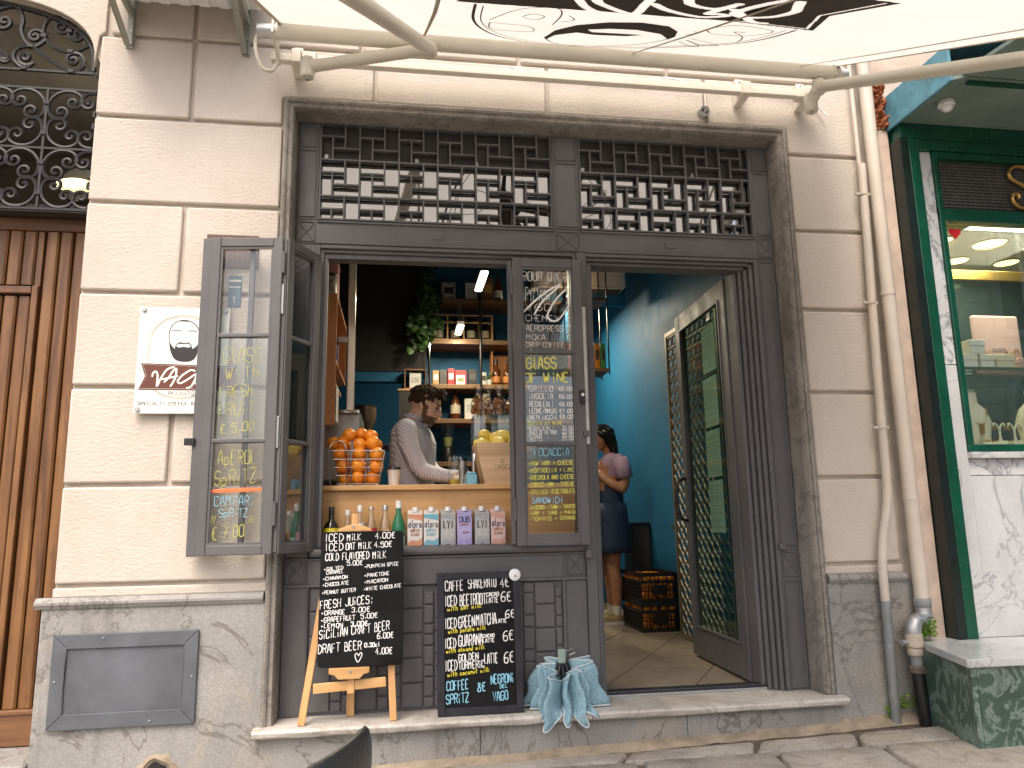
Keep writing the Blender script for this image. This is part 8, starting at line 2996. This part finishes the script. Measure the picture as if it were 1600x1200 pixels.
def rule_b(c, n):
    w_ = c + B0
    h = hrot.transposed() @ (w_ - HC)
    if w_.z > 1.44 and (h.length < 0.16) and w_.z > 1.475 - 0.25 * (w_.x - 0.09):
        # beard and moustache on the lower face, up the jaw to the ear
        if h.x > 0.0 and h.z < -0.030 - 0.25 * (0.075 - min(h.x, 0.075)) * 0 and not (abs(h.y) < 0.017 and -0.072 < h.z < -0.052 and h.x > 0.075):
            if h.z < -0.050 - 0.12 * max(0, 0.05 - h.x) * 0 and not (h.x > 0.085 and h.z > -0.046):
                return 3
        if 0.0 < h.x < 0.03 and -0.05 < h.z < 0.01 and abs(h.y) > 0.05:
            return 3
        if abs(h.y) < 0.019 and -0.073 < h.z < -0.052 and h.x > 0.08:
            return 4
        return 0
    if w_.x > 0.300 and w_.y < 0.98 and w_.z > 1.0 and w_.z < 1.2:
        return 0
    if w_.z < 0.13:
        return 5
    if w_.z < 0.93:
        return 2
    return 1


obj_b = remesh(mb, 0.0068, 5, [SKIN, SHIRT, TROUS, BEARD, LIP, SHOE], rule_b, 'body', bar_)
# collar, cuff and placket
s = MB()
for k in range(2):
    sg_ = -1 if k else 1
    s.add([bl3(0.055, yc - 0.070 * sg_, 1.478), bl3(0.125, yc - 0.062 * sg_, 1.462), bl3(0.155, yc - 0.050 * sg_, 1.420), bl3(0.085, yc - 0.088 * sg_, 1.435)], [(0, 1, 2, 3)])
ring = []
for j in range(17):
    a = R(40) + (2 * PI - R(80)) * j / 16
    ring.append((0.092 + 0.064 * math.cos(a), yc + 0.072 * math.sin(a)))
base = len(s.v)
for i, (x, y) in enumerate(ring):
    s.v += [bl3(x, y, 1.470), bl3(0.094 + (x - 0.092) * 0.95, yc + (y - yc) * 0.93, 1.512 - 0.012 * math.cos(R(40) + (2 * PI - R(80)) * i / 16))]
for i in range(16):
    s.f.append((base + 2 * i, base + 2 * i + 1, base + 2 * i + 3, base + 2 * i + 2))
    s.mi.append(0)
o = obj('shirt_collar', s, SHIRT, bar_, local=True, smooth=True, recalc=False)
m = o.modifiers.new('solid', 'SOLIDIFY')
m.thickness = 0.004
# curly hair: short sides, tousled curls on top falling forward
rr = random.Random(6)
s = MB()
for k in range(760):
    u = rr.uniform(-1, 1)
    a = rr.uniform(0, 2 * PI)
    zc_ = rr.uniform(-0.25, 1.0)
    r_ = math.sqrt(max(0, 1 - zc_ * zc_))
    d = Vector((r_ * math.cos(a), r_ * math.sin(a), zc_))
    if d.x > 0.60 and zc_ < 0.50:
        continue
    if zc_ < 0.12 and d.x > 0.15:
        continue
    top = zc_ > 0.40
    lift_ = 0.985 if not top else 1.035
    p = Vector((d.x * 0.097 * lift_ - 0.012, d.y * 0.076 * lift_, 0.030 + d.z * 0.087 * lift_))
    c = hrot @ p + HC - B0
    if top:
        # small curl
        r0 = rr.uniform(0.006, 0.011)
        ax = hrot @ Vector((rr.uniform(-1, 1), rr.uniform(-1, 1), rr.uniform(-0.4, 0.8))).normalized()
        e1 = ax.orthogonal().normalized()
        e2 = ax.cross(e1)
        ou = (hrot @ d) * 0.006
        s.tube([c + e1 * r0 * math.cos(t) + e2 * r0 * math.sin(t) + ax * 0.003 * t + ou for t in [0, 1.1, 2.2, 3.3, 4.4, 5.5]], [0.0035, 0.0045, 0.0045, 0.0042, 0.0035, 0.002], 4)
    else:
        s.ell(c, (0.010, 0.010, 0.008), 6, 4)
for k in range(70):
    # fringe
    p = Vector((0.072 + rr.uniform(-0.02, 0.028), rr.uniform(-0.055, 0.055), 0.088 + rr.uniform(-0.022, 0.03)))
    c = hrot @ p + HC - B0
    r0 = rr.uniform(0.006, 0.011)
    s.tube([c + hrot @ Vector((r0 * math.cos(t), r0 * 0.4 * math.sin(2 * t), r0 * math.sin(t))) for t in [0, 1.1, 2.2, 3.3, 4.4]], [0.003, 0.0042, 0.0042, 0.0035, 0.002], 4)
obj('hair', s, HAIRD, bar_, local=True, smooth=True, recalc=False, kind='stuff')
s = MB()
for b in (-1, 1):
    s.tube([at(0.088, b * 0.014, 0.030), at(0.088, b * 0.030, 0.034), at(0.076, b * 0.046, 0.027)], [0.003, 0.004, 0.0025], 6)
obj('eyebrows', s, HAIRD, bar_, local=True, smooth=True)
s = MB()
for b in (-1, 1):
    s.ell(at(0.079, b * 0.029, 0.008), (0.009, 0.012, 0.005), 8, 6, hrot)
obj('eyes', s, HAIRD, bar_, local=True, smooth=True)

# ------------------------------------------------------------------ woman in the doorway, seen from behind her shoulder
wom = thing('person', 'woman with long dark hair in a lilac shirt and denim dress inside the door', 'person', (1.73, 2.66, 0.041))
B0w = worg(wom)


def wl3(x, y, z):
    return (x - B0w.x, y - B0w.y, z - B0w.z)


mb = MB()
yw = 2.66
yaww = R(165)
trunk(mb, [(1.745, 0.105, 0.150, 0.84), (1.745, 0.125, 0.170, 0.92), (1.740, 0.115, 0.155, 1.02), (1.745, 0.110, 0.150, 1.12), (1.745, 0.120, 0.165, 1.22), (1.755, 0.112, 0.180, 1.31), (1.765, 0.092, 0.175, 1.365), (1.765, 0.062, 0.12, 1.40), (1.755, 0.045, 0.06, 1.43)], yw, B0w, yaww)
for sy in (-0.075, 0.075):
    capsule_chain(mb, [wl3(1.745, yw + sy, 0.86), wl3(1.735, yw + sy, 0.68), wl3(1.728, yw + sy * 0.95, 0.50), wl3(1.745, yw + sy * 0.9, 0.36), wl3(1.745, yw + sy * 0.85, 0.22), wl3(1.742, yw + sy * 0.85, 0.105)], [0.090, 0.080, 0.058, 0.056, 0.043, 0.037])
# arms: upper arm down, forearm raised to the front
for sy, ex in ((-1, 0.0), (1, 0.02)):
    capsule_chain(mb, [wl3(1.785, yw + sy * 0.165, 1.35), wl3(1.812, yw + sy * 0.195, 1.27), wl3(1.820, yw + sy * 0.195, 1.17), wl3(1.800, yw + sy * 0.185, 1.115)], [0.052, 0.049, 0.043, 0.040])
    capsule_chain(mb, [wl3(1.800, yw + sy * 0.185, 1.115), wl3(1.720, yw + sy * 0.170, 1.155), wl3(1.640, yw + sy * 0.120, 1.220), wl3(1.595, yw + sy * 0.095, 1.255)], [0.041, 0.037, 0.030, 0.025])
    hand(mb, wl3(1.588, yw + sy * 0.092, 1.260), (-0.8, -sy * 0.3, 0.55), (0.1, -sy * 1.0, 0.1), 0.16, 0.6, sy)
HW = Vector((1.690, 2.65, 1.545))
capsule_chain(mb, [wl3(1.755, yw, 1.39), wl3(1.735, yw, 1.44), wl3(1.715, yw, 1.50)], [0.048, 0.044, 0.045])
atw, wrot, wf, ws, wu = head(mb, HW, B0w, (-1.0, -0.10), R(16), 0.93)


DENIM = pm('denim', (0.018, 0.036, 0.078), 0.85, 0.25, 40, 0.3, 250)
LILAC = pm('lilac_shirt', (0.36, 0.25, 0.36), 0.85, 0.08, 12, 0.3, 14, 0.02)
SOCK = pm('white_sock', (0.62, 0.60, 0.56), 0.9, 0.05, 20)


def rule_w(c, n):
    w_ = c + B0w
    if w_.z > 1.41:
        return 0
    arm_ = abs(w_.y - yw) > 0.13 and w_.x > 1.77
    if w_.z > 1.225 and (w_.x > 1.66):
        # sleeve ends above the elbow
        if w_.x < 1.70 and abs(w_.y - yw) > 0.07 and w_.z < 1.30:
            return 0
        return 1
    if w_.x < 1.665 and w_.z > 1.1:
        return 0
    if w_.z > 1.07 and (abs(w_.y - yw) > 0.155 or w_.x > 1.86):
        return 0
    if w_.z > 1.13:
        return 1 if False else 2
    if w_.z > 0.62:
        return 2
    if w_.z < 0.19:
        return 3
    return 0


remesh(mb, 0.0075, 5, [SKINW, LILAC, DENIM, SOCK], rule_w, 'body', wom)
# denim skirt flaring to the knee
s = MB()
rows = [(0.128, 0.172, 1.00), (0.138, 0.182, 0.90), (0.146, 0.190, 0.78), (0.150, 0.196, 0.66), (0.152, 0.198, 0.600)]
n = 32
for i, (dx, dy, z) in enumerate(rows):
    for j in range(n):
        a = 2 * PI * j / n
        k = 1 + 0.028 * math.sin(j * 5 * 2 * PI / n + 0.5) * (i / 4)
        u, w_ = dx * k * math.cos(a), dy * k * math.sin(a)
        s.v.append(wl3(1.742 + u * math.cos(yaww) - w_ * math.sin(yaww), yw + u * math.sin(yaww) + w_ * math.cos(yaww), z))
for i in range(len(rows) - 1):
    for j in range(n):
        s.f.append((i * n + j, i * n + (j + 1) % n, (i + 1) * n + (j + 1) % n, (i + 1) * n + j))
        s.mi.append(0)
o = obj('denim_skirt', s, DENIM, wom, local=True, smooth=True, recalc=False)
m = o.modifiers.new('solid', 'SOLIDIFY')
m.thickness = 0.006
# short sleeves hang loose round the upper arms
for sy in (-1, 1):
    s = MB()
    s.tube([wl3(1.790, yw + sy * 0.168, 1.355), wl3(1.812, yw + sy * 0.195, 1.28), wl3(1.822, yw + sy * 0.200, 1.20)], [0.060, 0.063, 0.066], 16, cap=False)
    o = obj('sleeve', s, LILAC, wom, local=True, smooth=True)
    m = o.modifiers.new('solid', 'SOLIDIFY')
    m.thickness = 0.004
# trainers with pale laces
TAN = pm('tan_suede', (0.33, 0.25, 0.13), 0.9, 0.2, 30)
for sy in (-1, 1):
    yy = yw + sy * 0.066
    s = MB()
    s.ell(wl3(1.690, yy, 0.082), (0.115, 0.042, 0.040), 16, 10)
    s.ell(wl3(1.745, yy, 0.100), (0.050, 0.038, 0.045), 12, 8)
    sh2 = obj('shoe', s, TAN, wom, local=True, smooth=True)
    obj('sole', MB().prism([(wl3(1.690 + 0.118 * math.cos(a), 0, 0)[0], wl3(0, yy + 0.045 * math.sin(a), 0)[1]) for a in [2 * PI * k / 20 for k in range(20)]], 0.0005, 0.026, 'z'), SOCK, sh2, local=True)
    s = MB()
    for k in range(5):
        x = 1.640 + 0.018 * k
        s.tube([wl3(x, yy - 0.030, 0.108 + 0.006 * k), wl3(x - 0.004, yy, 0.124 + 0.006 * k), wl3(x, yy + 0.030, 0.108 + 0.006 * k)], 0.0035, 5)
    obj('laces', s, pm('lace_cream', (0.62, 0.56, 0.36), 0.9, 0.1, 20), sh2, local=True, smooth=True)
# long wavy hair: many strands falling over the back
rr = random.Random(12)
s = MB()
for k in range(420):
    a = rr.uniform(0, 2 * PI)
    zc_ = rr.uniform(0.05, 1.0)
    r_ = math.sqrt(1 - zc_ * zc_)
    d = Vector((r_ * math.cos(a), r_ * math.sin(a), zc_))
    if d.x > 0.62 and zc_ < 0.75:
        continue
    p0 = Vector((d.x * 0.092 - 0.012, d.y * 0.073, 0.028 + d.z * 0.083)) * 1.0
    back = 0.5 - 0.5 * d.x
    ln = 0.26 + 0.10 * rr.random()
    pts = [wrot @ (p0 * 1.03) + HW - B0w]
    q = p0.copy()
    hang = Vector((-0.070 - 0.03 * rr.random(), math.copysign(0.050 + 0.03 * rr.random(), d.y), 0))
    for i in range(1, 8):
        t = i / 7
        z_ = p0.z * (1 - t) - ln * t
        rad = max(0.0, 1 - t)
        x = p0.x * (1 - t) ** 1.5 + hang.x * (1 - (1 - t) ** 1.5) - 0.02 * math.sin(t * PI)
        y = p0.y * (1 - t * 0.2) * (1.0 + 0.25 * math.sin(t * PI)) + 0.2 * (hang.y - p0.y) * t
        # keep the strand outside the skull
        if abs(z_) < 0.09:
            m_ = math.hypot(x / 0.098, y / 0.080)
            if m_ < 1.0 and m_ > 1e-3:
                x, y = x / m_, y / m_
        x += 0.010 * math.sin(6 * t * PI / 2 + k)
        y += 0.010 * math.cos(5 * t * PI / 2 + k * 1.7)
        v_ = Vector((x, y, z_))
        pts.append(Vector((0, 0, 0)) + (wrot @ Vector((v_.x, v_.y, 0))) + Vector((0, 0, v_.z)) + HW - B0w)
    s.tube(pts, [0.0055, 0.006, 0.006, 0.006, 0.0058, 0.0055, 0.0045, 0.002], 4)
obj('hair', s, HAIRB, wom, local=True, smooth=True, recalc=False, kind='stuff')


# ================================================================== BUILDING ACROSS THE STREET (seen mirrored in the jewellery window)
ob = thing('opposite_building', 'grey stone building with arched windows mirrored in the jewellery window', 'building', (13.0, -9.6, -0.3))
OST = stone_mat('grey_facade_stone', (0.30, 0.29, 0.27), (0.42, 0.41, 0.38), (0.18, 0.17, 0.15), 2.0, 0.8, vstr=0.3, dirt=0.4, fine=20, bmp=0.3)
DKW = pm('dark_window', (0.03, 0.035, 0.04), 0.15, 0.2, 3)
obj('wall', MB().box(7.0, 20.0, -10.4, -9.6, -0.5, 10.0), OST, ob)
for z in (0.9, 3.9, 7.2):
    obj('cornice', MB().box(6.9, 20.1, -9.599, -9.30, z, z + 0.22), OST, ob, bevel=0.03)
k = 0
zz = -0.1
while zz < 10:
    if zz > 1.2 and zz < 7:
        obj('course_band', MB().box(7.0, 20.0, -9.599, -9.56, zz, zz + 0.30), OST, ob, bevel=0.01)
    zz += 0.34
for i in range(6):
    x = 8.2 + 2.1 * i
    for z0, h, w in ((1.25, 1.7, 0.55), (4.4, 1.9, 0.55)):
        archp = [(x - w, z0), (x + w, z0)] + [(x + w * math.cos(a), z0 + h + w * math.sin(a)) for a in [PI * q / 12 for q in range(13)]]
        wn = obj('window', MB().prism(archp, -9.555, -9.50), DKW, ob)
        obj('window_surround', MB().tube([(x - w - 0.08, -9.5, z0)] + [(x + (w + 0.08) * math.cos(a), -9.5, z0 + h + (w + 0.08) * math.sin(a)) for a in [PI - PI * q / 12 for q in range(13)]] + [(x + w + 0.08, -9.5, z0)], 0.09, 8), OST, wn, smooth=True)
        obj('window_sill', MB().box(x - w - 0.2, x + w + 0.2, -9.555, -9.35, z0 - 0.15, z0 - 0.002), OST, wn)
        obj('glazing_bar', MB().box(x - 0.03, x + 0.03, -9.499, -9.46, z0, z0 + h + w), WHITEP, wn)
